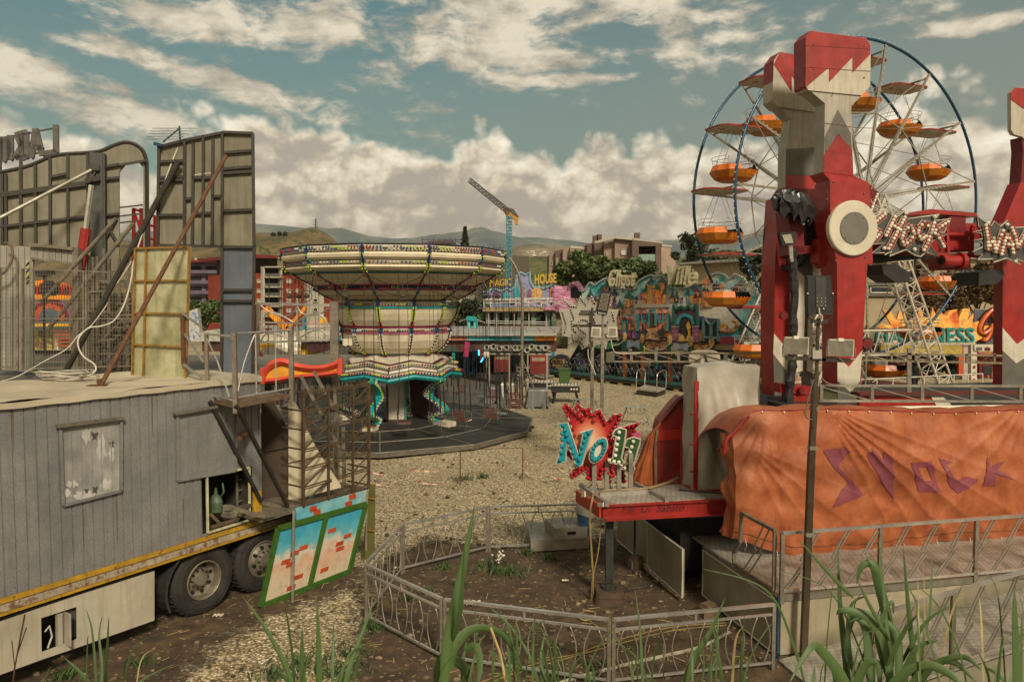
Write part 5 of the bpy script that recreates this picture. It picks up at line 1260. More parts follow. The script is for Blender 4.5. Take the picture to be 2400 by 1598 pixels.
 mb=MB();mb.box(CC+V((-1.45,-2.05,3.35)),(.35,.06,.24));mb.build('small_lamp',cream,r)
carousel()
def goose():
 r=thing('gooseneck_lamp','tall gooseneck street lamp post rising beside the carousel rim','street lamp',G(1222,948))
 b=G(1222,948);Y=b.y
 P=smoothpts([V((b.x,Y,0)),at(1223,850,Y),at(1224,700,Y),at(1220,660,Y),at(1210,630,Y),at(1196,607,Y),at(1183,600,Y)],5)
 mb=MB();mb.path(P,.07,8,rs=[.085-.04*i/(len(P)-1)for i in range(len(P))]);mb.build('pole',steel,r)
 mb=MB();mb.ball(at(1180,601,Y),.2,0,10,5,(1.4,.7,.5));mb.build('lamp_head',greyp,r)
 mb=MB();
 for s in(-1,1):mb.cyl(at(1224,840,Y),V((b.x+s*.9,Y-.3*s,0)),.03,5);mb.cyl(at(1224,840,Y),V((b.x+s*.3,Y+.9*s,0)),.03,5)
 mb.build('stay',steel,r)
goose()
def ferris():
 th=R(21);h=V((math.cos(th),math.sin(th),0));ax=V((-math.sin(th),math.cos(th),0));U=V((0,0,1))
 cB=V((17.32,37.0,9.85));W=3.2;cA=cB+ax*W;cM=(cA+cB)/2;RR=7.7;NG=15;RP=7.35
 r=thing('ferris_wheel','open ferris wheel with blue rims and orange tub gondolas behind the red posts','ferris wheel',V((cM.x,cM.y,0)))
 ph=R(float(PHASE))
 def pt(c,rr,a):return c+h*rr*math.sin(a)+U*rr*math.cos(a)
 for c in(cB,cA):
  mb=MB();mb.path([pt(c,RR,2*PI*k/90)for k in range(90)],.07,8,closed=True);o=mb.build('rim',rimblue,r,smooth=True)
  mb=MB()
  for k in range(150):mb.ball(pt(c,RR+.1,2*PI*k/150)+(-ax*.05 if c is cB else ax*.05),.032,0,4,3)
  mb.build('rim_bulbs',bwhite,o)
 wp=M('white wheel steel','#c0b8a6',.45,.1,.15,4,.35,'#5c5040');wt=M('weathered spoke steel','#8d8676',.45,.3,.2,5,.4)
 for k in range(NG):
  a=ph+2*PI*k/NG;a2=ph+2*PI*(k+1)/NG
  for c,s in((cB,-1),(cA,1)):
   ci=c-ax*s*(-1)*0
   mb=MB();p=pt(c,.5,a);q=pt(c,RR,a);e=(q-p).normalized();t_=ax.cross(e)
   mb.bar(p,q,.10,.07,up=ax);sp=mb.build('spoke',wt,r)
   mb=MB();mb.bar(p+t_*.16,q,.03,.03);mb.bar(p-t_*.16,q,.03,.03);mb.build('spoke_wire',wt,sp)
   mb=MB()
   for i in range(26):
    w=p.lerp(q,(i+.5)/26);mb.ball(w+ax*s*.06+t_*.05,.035,0,4,3)
   mb.build('spoke_bulbs',bwhite,sp)
  mb=MB();mb.bar(pt(cB,RR*.55,a),pt(cA,RR*.55,a2),.03);mb.bar(pt(cA,RR*.55,a),pt(cB,RR*.55,a2),.03)
  mb.bar(pt(cB,RR*.55,a),pt(cB,RR*.98,a2),.035);mb.bar(pt(cA,RR*.55,a),pt(cA,RR*.55,a2),.05)
  mb.bar(pt(cB,RR*.55,a),pt(cB,RR*.55,a2),.05);mb.build('brace',wt,r)
  mb=MB();mb.cyl(pt(cB,RP,a),pt(cA,RP,a),.05,8);mb.build('axle',wt,r)
  p=pt(cM,RP,a);g=MB()
  g0=p-U*1.85
  def oct_(rx,z,n=12,oy=0):return[g0+h*rx*math.cos(2*PI*(j+.5)/n)+ax*rx*.92*math.sin(2*PI*(j+.5)/n)+U*z for j in range(n)]
  top=oct_(1.12,.0);rows=[oct_(1.02,.0),oct_(1.17,-.28),oct_(.92,-.6),oct_(.68,-.72),oct_(.01,-.74)]
  dn=9
  for k_,(A_,B_)in enumerate(zip(rows,rows[1:])):
   for j in range(12):
    if k_==0 and j in(8,9):continue
    g.add([A_[j],A_[(j+1)%12],B_[(j+1)%12],B_[j]],[(0,1,2,3)],0 if k_==0 else 1)
  inn=[oct_(.94,.0),oct_(.98,-.5),oct_(.01,-.5)]
  for A_,B_ in zip(inn,inn[1:]):
   for j in range(12):
    if A_ is inn[0]and j in(8,9):continue
    g.add([A_[j],A_[(j+1)%12],B_[(j+1)%12],B_[j]],[(0,1,2,3)],2)
  g.rings([rows[0],inn[0]],mi=0)
  gon=g.build('gondola',[orange,amber,black],r)
  mb=MB();
  for(ang,hh)in((8,0),(9,0)):
   A_=rows[1][ang];B_=rows[1][(ang+1)%12];A2=rows[2][ang];
   for m in range(3):q=A_.lerp(B_,(m+.5)/3);mb.bar(q+U*.02,q-U*.22+(g0-q)*.12*V((1,1,0)).length/1.4,.07,.05)
  mb.build('step_rib',orange,gon)
  mb=MB();s0=g0+ax*.35-U*.1;mb.box(s0,(.9,.15,.4),rz=th);mb.build('seat_back',M('white seat','#b8b2a4',.5),gon)
  mb=MB();
  for z,rx in((.22,.98),(.38,1.05)):mb.path([g0+h*rx*math.cos(2*PI*j/20)+ax*rx*math.sin(2*PI*j/20)+U*z for j in range(14,33)],.014,4)
  for j in range(6):q=V((math.cos(j*1.05),math.sin(j*1.05),0));mb.cyl(g0+q*1.0,g0+q*1.02+U*.38,.012,4)
  mb.build('hand_rail',chrome,gon)
  cz=p-U*.12;mb=MB();O=[]
  for(x,y)in((-1.25,-.55),(-.95,-.85),(.95,-.85),(1.25,-.55),(1.25,.55),(.95,.85),(-.95,.85),(-1.25,.55)):O.append(cz+h*x+ax*y)
  mb.prism(O,U*.06);mb.prism([cz+U*.06+(q-cz)*.98 for q in O],U*.1,taper=.25);cn=mb.build('canopy',M('canopy top','#9c3020',.5),r)
  mb=MB();mb.prism([cz-U*.004+(q-cz)*.95 for q in O],-U*.01);mb.build('canopy_lining',M('canopy lining','#cfc6b2',.6),cn)
  mb=MB()
  for sx_ in(-.65,0.65):
   st=[cz-U*.018+h*(sx_+(.2 if j%2 else.08)*math.cos(2*PI*j/10))+ax*((.2 if j%2 else.08)*math.sin(2*PI*j/10))for j in range(10)];mb.prism(st,-U*.006)
  mb.build('painted_star',red,cn)
  mb=MB();
  for x,y in((-.8,0),(.8,0),(0,-.7),(0,.7)):mb.cyl(cz+h*x*.3,g0+h*x*1.25+ax*y*1.3,.012,4)
  mb.build('hanger_rod',wt,gon)
 mb=MB();mb.cyl(cB-ax*.6,cA+ax*.6,.35,20);mb.cyl(cB-ax*.05,cB+ax*.05,.75,24);mb.cyl(cA-ax*.05,cA+ax*.05,.75,24);mb.build('hub',dred,r)
 def lattice(p,q,w0,w1,n,nm):
  mb=MB();d=q-p;a=d.normalized().cross(ax).normalized()
  def c(t_):w=w0+(w1-w0)*t_;m=p+d*t_;return[m+a*i*w/2+ax*j*w/2 for i,j in((-1,-1),(1,-1),(1,1),(-1,1))]
  for j in range(4):mb.cyl(c(0)[j],c(1)[j],.055,6)
  for i in range(n):
   A_,B_=c(i/n),c((i+1)/n)
   for j in range(4):mb.cyl(A_[j],B_[(j+1)%4],.025,4)if i%2 else mb.cyl(A_[(j+1)%4],B_[j],.025,4);mb.cyl(A_[j],A_[(j+1)%4],.025,4)
  o=mb.build(nm,wp,r)
  mb=MB()
  for i in range(60):m=c((i+.5)/60);mb.ball(m[1]-ax*.07+a*.05,.035,0,4,3)
  mb.build('leg_bulbs',bwhite,o)
 for c,s in((cB,-1),(cA,1)):
  o=c+ax*s*.75
  for sg in(-1,1):
   f=o+h*sg*4.6;f.z=.3;lattice(f,o,.9,.5,16,'lattice_leg')
 for c,s in((cB,-1),(cA,1)):
  o=c+ax*s*.75;mb=MB()
  for z in(2.2,3.4):a_=4.6*(1-(z-.3)/9.7);mb.cyl(V((o.x,o.y,z))-h*a_,V((o.x,o.y,z))+h*a_,.06,6)
  for i in range(8):x0=-3.6+i*.9;mb.cyl(V((o.x,o.y,2.2))+h*x0,V((o.x,o.y,3.4))+h*(x0+.45),.03,4);mb.cyl(V((o.x,o.y,3.4))+h*(x0+.45),V((o.x,o.y,2.2))+h*(x0+.9),.03,4)
  mb.build('tie_beam',wp,r)
 mb=MB();b=V((cM.x,cM.y,0));P4=[b-h*6-ax*3.6,b+h*6-ax*3.6,b+h*6+ax*3.6,b-h*6+ax*3.6];mb.prism(P4,U*.28);mb.build('base_platform',M('base red steel','#5c2018',.6,.1,.3,2,.5),r)
 mb=MB()
 for x in range(-6,7):
  q=b+h*x-ax*3.55;mb.bar(q+U*.28,q+U*1.2,.04)
 mb.cyl(b-h*6-ax*3.55+U*1.2,b+h*6-ax*3.55+U*1.2,.03,6);mb.cyl(b-h*6-ax*3.55+U*.6,b+h*6-ax*3.55+U*.6,.02,6);mb.build('base_railing',wp,r)
PHASE=-15.7
ferris()
z4=Z(1100,540,.29724);z7=Z(1100,780,.1913);z5c=Z(1400,640,.1913);z3c=Z(1240,540,.20408);zm=Z(960,660,.15711)
def midthings():
 U=V((0,0,1))
 r=thing('light_bar','portable truss on thin legs carrying ten round chrome stage lamps','stage lights',G(1215,948))
 Y=G(1283,948).y;v=vd(Y);mb=MB()
 v.bar(mb,(1146,829),(1293,830),.07,0,.05);v.bar(mb,(1148,822),(1292,823),.03,0,.03);mb.build('bar',lgrey,r)
 for x in(1147,1194,1237,1282):
  mb=MB();v.bar(mb,(x,829),(x,948),.055,0,.055);mb.build('leg',lgrey,r)
 for k,x in enumerate((1148,1162,1177,1193,1209,1220,1238,1253,1268,1284)):
  y=814+[0,-2,1,0,1,1,5,-1,0,1][k];a=random.uniform(-.35,.25)
  p=v.pt(x,y);d=V((math.sin(a)-.3,-1,random.uniform(-.1,.1))).normalized()
  mb=MB();s=V((0,0,1)).cross(d).normalized();u2=d.cross(s)
  rg=lambda rr,w:[p+d*w+(s*math.cos(2*PI*j/8)+u2*math.sin(2*PI*j/8))*rr for j in range(8)]
  mb.rings([rg(.001,-.2),rg(.09,-.2),rg(.10,-.05),rg(.10,.25),rg(.135,.28),rg(.135,.31),rg(.1,.30),rg(.09,.2),rg(.001,.18)],mi=[0,0,0,0,1,1,0,2]);mb.build('stage_lamp',[chrome,white,black],r)
 for px,py,lab in((1177,889,'red covered game machine left of the lamp post, nearer the carousel'),(1262,912,'red covered game machine right of the lamp post, nearer the ghost ride')):
  b=G(px,py);Y=b.y;k=Y/F;w=38*k;v=vd(Y)
  yt=832 if px<1200 else 835;yb=872 if px<1200 else 877
  r=thing('game_machine',lab,'game machine',b,'red covered game machines')
  zt=at(px,yt,Y).z;zb=at(px,yb,Y).z
  mb=MB();mb.box((b.x,Y+.3,(zb+zt-.35)/2),(w,.6,zt-.35-zb));mb.bar((b.x-.02,Y-.01,zb),(b.x-.02,Y-.01,zt-.36),.03,.02);mb.build('cover',M('red vinyl cover','#6b1812',.5,0,.35,1.5,.4,bump=.4,bsc=9),r)
  mb=MB();mb.box((b.x,Y+.3,zt-.17),(w,.55,.34));mb.build('head',red,r)
  mb=MB();mb.box((b.x,Y+.02,zt-.17),(w*.8,.04,.2));mb.build('display',M('old display','#8a8468',.4),r)
  for sx_ in(-1,1):
   mb=MB();mb.bar((b.x+sx_*w*.4,Y+.1,0),(b.x+sx_*w*.4,Y+.1,zb),.05);mb.build('leg',dsteel,r)
 def foos(px,py,lab,w=1.32):
  b=G(px,py);r=thing('table_football',lab,'table football',b,'table football tables');rz=R(-4);M3=Matrix.Rotation(rz,3,'Z')
  def P(x,y,z):return V((b.x,b.y+.35,0))+M3@V((x,y,z))
  mb=MB();mb.box(P(0,0,.68),(w,.75,.3),rz=rz);mb.build('cabinet',M('charcoal cabinet','#232321',.5),r)
  mb=MB();mb.box(P(0,0,.855),(w,.75,.05),rz=rz);mb.build('rim',lgrey,r)
  mb=MB();mb.box(P(0,0,.885),(w*.9,.6,.012),rz=rz);mb.build('field',M('table field','#cfc8b4',.6),r)
  for k in range(8):
   mb=MB();x=-w*.42+k*w*.12;mb.cyl(P(x,-.5,.9),P(x,.5,.9),.012,5);mb.cyl(P(x,-.58,.9),P(x,-.46,.9),.022,6);mb.box(P(x,-.1+.1*(k%3),.9),(.04,.04,.1));mb.build('rod',[black,dred][k%2],r)
  for sx_ in(-1,1):
   for sy in(-1,1):
    mb=MB();mb.bar(P(sx_*w*.36,sy*.3,.54),P(sx_*w*.46,sy*.36,0),.09,.08);mb.build('leg',black,r)
  mb=MB()
  for x in(.2,.3,.4):mb.cyl(P(x*w,-.39,.7),P(x*w,-.375,.7),.045,10)
  mb.build('coin_dial',cream,r)
 foos(1327,946,'nearer charcoal table football with white field, right of the covered box');foos(1272,937,'farther charcoal table football, half hidden behind the nearer one')
 b=G(1323,906);r=thing('wheelie_bin','open green wheelie bin behind the table football','bin',b)
 mb=MB();q=lambda s,z:[V((b.x+sx_*s,b.y+.3+sy*s*1.05,z))for sx_,sy in((-1,-1),(1,-1),(1,1),(-1,1))]
 mb.rings([q(.25,.05),q(.33,.95),q(.38,.96),q(.38,1.02),q(.3,1.02),q(.24,.2)]);mb.build('body',M('green plastic bin','#3c5626',.5,0,.2),r)
 for s in(-1,1):mb=MB();mb.cyl((b.x+s*.24-.03,b.y+.55,.1),(b.x+s*.24+.03,b.y+.55,.1),.1,10);mb.build('wheel',rubber,r)
 b=G(1192,945);r=thing('white_cabinet','white lidded plastic bin behind the wooden ladder','bin',b)
 mb=MB();mb.prism([V((b.x-.31,b.y,0)),V((b.x+.31,b.y,0)),V((b.x+.31,b.y+.6,0)),V((b.x-.31,b.y+.6,0))],(0,0,.85),taper=1.08);mb.build('body',white,r)
 mb=MB();mb.prism([V((b.x-.38,b.y-.04,.85)),V((b.x+.38,b.y-.04,.85)),V((b.x+.38,b.y+.66,.85)),V((b.x-.38,b.y+.66,.85))],(0,0,.1),taper=.85);mb.build('lid',bwhite,r)
 for px,py,w,h,lab in((1155,950,.74,.82,'box draped in dark grey tarpaulin left of the white bin'),(1260,957,.88,.85,'box draped in grey tarpaulin between the ladder and the table football')):
  b=G(px,py);rnd=random.Random(px);mb=MB();n=40
  def rr(s,z,wob):return[V((b.x+(w/2*s)*max(-1,min(1,1.5*math.cos(2*PI*j/n)))+wob*math.sin(j*2.1)*.05,b.y+.35+(w/2*s)*max(-1,min(1,1.5*math.sin(2*PI*j/n)))+wob*math.cos(j*1.7)*.05,z+wob*.03*math.sin(j*.9)))for j in range(n)]
  mb.rings([rr(.02,h+.02,0),rr(.95,h,0),rr(1.0,h-.05,.1),rr(1.03,h*.6,.8),rr(1.08,h*.3,1.3),rr(1.16,.04,1.8)]);tag(mb.build('covered_box',tarpg,smooth=True),lab,'covered box','tarpaulin covered boxes')
 b=G(1209,955);r=thing('step_ladder','wooden and red folding step ladder standing open on the gravel','ladder',b)
 for s,nm,m_ in((-1,'front_frame',M('ladder pine','#a8926c',.7)),(1,'rear_frame',M('ladder red','#8a4430',.7))):
  mb=MB();t_=V((b.x,b.y+.3,.93))
  for e in(-1,1):mb.bar((b.x+s*.32+e*.05,b.y+.3+e*.22,0),t_+V((0,e*.12,0)),.045,.03)
  for k in range(1,4):f=k/4;m=V((b.x+s*.32,b.y+.3,0)).lerp(t_,f);mb.bar(m-V((0,.2-.1*f,0)),m+V((0,.2-.1*f,0)),.06,.02)
  mb.build(nm,m_,r)
 for(x0,y0,x1,y1,yb,lab)in((1340,933,1403,939,966,'pale folding bench beside the table football'),(1462,949,1517,958,992,'pale folding bench alone on the gravel behind the number sign')):
  g=G((x0+x1)/2,yb);Y=g.y;a,c=at(x0,y0,Y),at(x1,y1,Y-.35);a.z=c.z=(a.z+c.z)/2
  r=thing('bench',lab,'bench',V((g.x,Y,0)),'pale folding benches');d=(c-a).normalized();n=V((-d.y,d.x,0))
  mb=MB();mb.bar(a,c,.28,.04);mb.build('seat',M('pale bench top','#a8a498',.5,.2),r)
  for f in(.15,.85):
   p=a.lerp(c,f);mb=MB()
   for s in(-1,1):mb.bar(p+n*s*.05,V((p.x,p.y,0))+n*s*.25+d*(.1 if f>.5 else-.1)*3,.03)
   mb.bar(p-V((0,0,.2))-n*.15,p-V((0,0,.2))+n*.15,.02);mb.build('leg',galv,r)
  mb=MB();mb.bar(a.lerp(c,.15)-V((0,0,.25)),a.lerp(c,.85)-V((0,0,.25)),.025)
  for f in(.3,.5,.7):p=a.lerp(c,f);mb.bar(p,p-V((0,0,.25)),.02)
  mb.build('stretcher',galv,r)
 mb=MB();mb.prism([G(*z7(780,535),.1),G(*z7(900,560),.1),G(*z7(1040,530),.1),G(*z7(900,508),.1)],(0,0,.06));tag(mb.build('floor_plate',M('pale plate','#a09a88',.5)),'pale flat plate lying on the gravel beside the ghost ride steps','plate')
 r=thing('metal_steps','small steel stair frame standing under the tripod of the lamp post','steps',G(1225,905))
 b=G(1222,906)
 for k in range(5):mb=MB();mb.box((b.x+.1,b.y+.1*k,.25+.2*k),(.75,.22,.04));mb.build('tread',lgrey,r)
 mb=MB()
 for s in(-1,1):mb.bar((b.x+.1+s*.38,b.y-.1,.0),(b.x+.1+s*.38,b.y+.5,1.2),.04);mb.bar((b.x+.1+s*.38,b.y+.5,.0),(b.x+.1+s*.38,b.y+.5,1.2),.04)
 mb.build('side_frame',dsteel,r)
 st=[]
 for k,(px,py,h)in enumerate([(1079,1135,.92),(1225,1122,.85)]):
  b=G(px,py);mb=MB();mb.cyl(b,b+U*h,.016,6)
  for a_ in range(3):mb.cyl(b+U*.15,b+V((.22*math.cos(a_*2.1),.22*math.sin(a_*2.1),0)),.01,4)
  st.append(b+U*h);tag(mb.build('stake',rusty),['thin steel stake holding barrier tape, left one with weeds at its foot','thin steel stake holding barrier tape, right one'][k],'stake')
 tape=bpy.data.materials.new('barrier tape');tape.use_nodes=True;t=NT(tape.node_tree);b_=t.n['Principled BSDF'];tc=t.new('ShaderNodeTexCoord').outputs['Object']
 wv=t.new('ShaderNodeTexWave');t.link(t.map(tc,(1,1,1),rot=(0,0,.5)),wv.inputs[0]);wv.inputs['Scale'].default_value=1.6
 t.link(t.mix(t.ramp(wv.outputs['Fac'],[(.48,g4(0)),(.52,g4(1))]),lin('#b8a78c'),lin('#a8543c')),b_.inputs['Base Color'])
 def ribbon(pts,lab,sag=.12):
  P=[]
  for a,b in zip(pts,pts[1:]):
   for i in range(16):q=a.lerp(b,i/16);q=q-U*sag*4*(i/16)*(1-i/16);P.append(q)
  P.append(pts[-1]);mb=MB();rows=[]
  for i,p in enumerate(P):tw=i*.35;n=V((0,math.sin(tw)*.5,math.cos(tw)*.5+.5))*.018;rows.append([p-n,p+n])
  mb.rings([[r_[0]for r_ in rows],[r_[1]for r_ in rows]],closed=False);o=mb.build('barrier_tape',tape);tag(o,lab,'tape')
 g1=lambda px,py,z:G(px,py,z)
 ribbon([G(868,1105,.45),G(965,1100,.45),st[0]-U*.35],'upper red and white tape from the painted plinth to the left stake')
 ribbon([G(868,1130,.15),G(980,1128,.15),st[0]-U*.75],'lower red and white tape near the ground, left of the stake')
 ribbon([st[1]-U*.3,G(1310,1098,.5),G(1345,1090,.5)],'red and white tape from the right stake towards the number sign')
 ribbon([st[1]-U*.6,G(1290,1115,.2),G(1360,1105,.2)],'lower tape from the right stake towards the number sign')
 ribbon([st[1],st[1]-U*.4+V((.1,0,0)),st[1]-U*.8],'loose tape end hanging down the right stake',.02)
 mb=MB();mb.path([st[0],st[1]],.008,4);tag(mb.build('stake_wire',dsteel),'thin wire stretched between the tops of the two stakes','wire')
midthings()
def midmast():
 Y=20.0;v=vd(Y);U=V((0,0,1));r=thing('floodlight_mast','grey lamp mast behind the number sign with tall black lamp and two white floodlights','lamp mast',G(1412,1127))
 mb=MB();b=G(1412,1127);mb.bar((b.x,Y,0),at(1412,800,Y),.085);mb.bar(at(1412,800,Y),at(1413,735,Y),.055);mb.build('pole',steel,r)
 lamp_head(r,v,[z4(*p)for p in((1038,475),(1125,480),(1088,655),(995,640))],front=True)
 for x0,x1,y0,y1 in((1385,1409,766,790),(1423,1447,766,790)):flood(r,v,x0,x1,y0,y1,True)
 mb=MB();v.bar(mb,(1385,796),(1448,793),.06,0,.05);v.bar(mb,(1388,797),(1405,812),.03);mb.build('cross_arm',steel,r)
 mb=MB();v.poly(mb,rectpts(1421,826,1440,849),.05,.15);mb.build('junction_box',M('khaki box','#57543c',.6),r)
 mb=MB();v.bar(mb,(1428,826),(1802,828),.045,.0,.045);v.bar(mb,(1440,847),(1802,848),.045,0,.045)
 xs=[1480,1537,1590,1645,1702,1797]
 mb.build('arm_rail',M('arm tube','#85795f',.5,.3),r)
 for x in xs:m2=MB();v.bar(m2,(x,827),(x,848),.07,0,.05);m2.build('arm_post',steel,r)
 m3=MB()
 for a,b2 in zip([1440]+xs,xs):v.bar(m3,(a,830),(b2,846),.02,.03,.02)
 m3.build('arm_brace',steel,r)
 mb=MB();v.tube(mb,[(p.x,p.y)for p in smoothpts([V((1378,818,0)),V((1380,840,0)),V((1390,862,0)),V((1396,878,0))])],.012,.05);mb.build('cable',cable,r)
 mb=MB();v.tube(mb,[(p.x,p.y)for p in smoothpts([V((1432,795,0)),V((1436,815,0)),V((1448,828,0)),V((1500,828,0))])],.012,.05);mb.build('cable',cable,r)
 w=vd(21.5);r=thing('star_sign','large grey jagged star sign with rows of small bulbs behind the lamp mast','sign',w.pt(1380,820))
 out_=L(z3c,[(340,900),(470,900),(375,770),(440,800),(545,860),(590,745),(660,860),(720,740),(780,870),(860,830),(930,830),(975,735),(940,860),(900,900),(1030,910),(1000,1000),(1010,1120),(1030,1270),(960,1230),(900,1280),(880,1380),(850,1300),(760,1320),(720,1400),(680,1330),(610,1370),(580,1310),(470,1340),(450,1290),(480,1230),(380,1210),(380,1050)])
 mb=MB();w.poly(mb,out_,0,.05);mb.build('panel',M('weathered sign grey','#9b9485',.6,0,.12,2,.35),r)
 bl=MB();wr=MB()
 for pts in([(385,930),(430,1080),(410,1180)],[(380,790),(470,870),(550,875),(590,770),(660,855),(715,765),(760,850)],[(480,900),(520,1010),(490,1030),(500,1120),(540,1180)],[(560,1060),(600,1020),(660,1030),(700,1080)],[(560,1080),(580,1130),(660,1190),(600,1250)],[(970,920),(900,1060)],[(960,930),(980,1050)],[(930,850),(970,740)],[(740,1000),(780,1100)],[(470,1300),(540,1260),(600,1290),(640,1340),(690,1300),(720,1370)],[(880,1180),(900,1260)],[(860,1340),(900,1370)],[(490,930),(500,960)],[(500,1190),(510,1270)]):
  P=L(z3c,pts);wr.path([w.pt(*p,.03)for p in P],.014,4)
  for a,b2 in zip(P,P[1:]):
   n=max(1,int(math.hypot(b2[0]-a[0],b2[1]-a[1])/5))
   for i in range(n):bl.ball(w.pt(a[0]+(b2[0]-a[0])*i/n,a[1]+(b2[1]-a[1])*i/n,.06),.019,0,6,4)
 bl.build('bulbs',M('cream bulbs','#c9bd98',.3),r);wr.build('bulb_wiring',black,r)
 mb=MB();w.bar(mb,z3c(590,928),z3c(770,935),.05,.1,.05);w.bar(mb,z3c(725,885),z3c(725,1340),.06,.12,.05);w.bar(mb,z3c(500,1085),z3c(900,1085),.03,.05,.03);mb.build('bracket',dsteel,r)
 mb=MB();p=w.pt(*z3c(725,1340),-.05);mb.bar(V((p.x,p.y,0)),p+U*1.2,.09);mb.build('post',steel,r)
def lamp_head(r,v,q,front):
 mb=MB();v.poly(mb,q,.1,.14);o=mb.build('lamp_housing',black,r)
 c=(sum(p[0]for p in q)/4,sum(p[1]for p in q)/4)
 if front:
  mb=MB();s=[(c[0]+(p[0]-c[0])*.68,c[1]+(p[1]-c[1])*.74)for p in q];v.poly(mb,s,.115,.01);mb.build('led_panel',M('led matrix','#b3a888',.35,0,.1),o)
  mb=MB()
  for i in range(1,7):a=tuple(s[0][k]+(s[1][k]-s[0][k])*i/7 for k in(0,1));b=tuple(s[3][k]+(s[2][k]-s[3][k])*i/7 for k in(0,1));v.bar(mb,a,b,.012,.12,.01)
  for i in range(1,12):a=tuple(s[0][k]+(s[3][k]-s[0][k])*i/12 for k in(0,1));b=tuple(s[1][k]+(s[2][k]-s[1][k])*i/12 for k in(0,1));v.bar(mb,a,b,.012,.122,.01)
  mb.build('led_grid',dsteel,o)
  mb=MB();v.tube(mb,[(q[3][0]+2,q[3][1]-6),(q[3][0]+5,q[3][1]+6),(q[2][0]-3,q[2][1]+4),(q[2][0]-1,q[2][1]-8)],.02,.05);mb.build('yoke',black,o)
def flood(r,v,x0,x1,y0,y1,front):
 s=2 if x0<x1 else 0;w=x1-x0;h=y1-y0
 q=[(x0+w*.08,y0),(x1,y0+h*.03),(x1-w*.02,y1),(x0,y1-h*.03)]
 mb=MB();v.poly(mb,q,.08,.06);o=mb.build('floodlight',M('white floodlight','#bfb7a2',.5,0,.1,6,.3),r)
 mb=MB();c=((x0+x1)/2,(y0+y1)/2)
 if front:v.poly(mb,[(c[0]+(p[0]-c[0])*.72,c[1]+(p[1]-c[1])*.72)for p in q],.09,.01);mb.build('glass',M('dusty glass','#8d8674',.2),o)
 else:
  for i in range(1,24):x=x0+w*i/24;v.bar(mb,(x,y0+h*.06),(x-w*.03,y1-h*.06),.006,.095,.02)
  mb.build('cooling_fins',M('fin grey','#9c9482',.5),o)
  mb=MB();v.bar(mb,(c[0]-w*.1,y0+h*.02),(c[0]+w*.1,y0+h*.04),.04,.1,.02);mb.build('label_plate',bwhite,o)
 mb=MB();v.tube(mb,[(x0-w*.03,(y0+y1)/2),(x0-w*.02,y1+h*.1),(x1+w*.03,y1+h*.13),(x1+w*.04,(y0+y1)/2)],.008,.02);mb.build('yoke',galv,o)
midmast()
sky_art=artmat('painted teal sky',['#0f7a80','#2a9aa0','#8fb8b4','#c9bfa8','#7c78a4'],.7,dist=1.2)
sky_low=artmat('painted misty sky',['#b9b4a8','#cfc0a8','#8fa8ac','#a58ca8'],.7,dist=1)
castle_a=artmat('painted castle orange',['#6a2c18','#a8502a','#c88048','#7c3424'],1.6)
castle_b=artmat('painted castle sand',['#8a6a3c','#c49a58','#7a4a2c'],1.6)
castle_c=artmat('painted castle mauve',['#4a3058','#7c4a70','#a86a70'],1.4)
wall_a=artmat('painted pink wall',['#7a2c34','#c4684c','#d89a80','#6c4880'],.9)
wall_b=artmat('painted purple stones',['#4c2c50','#7c4460','#9c5c58'],2)
cliff=artmat('painted brown rock',['#3c2418','#8a5a38','#c09468','#5c3824'],1.6)
roofg=M('painted green roof','#1c4a3c',.5,0,.3,3)
roofp=M('painted purple roof','#4a2448',.5,0,.3,3)
stone_t=M('turquoise stones','#2f8f94',.5,0,.35,5,.3,'#123c44',.2)
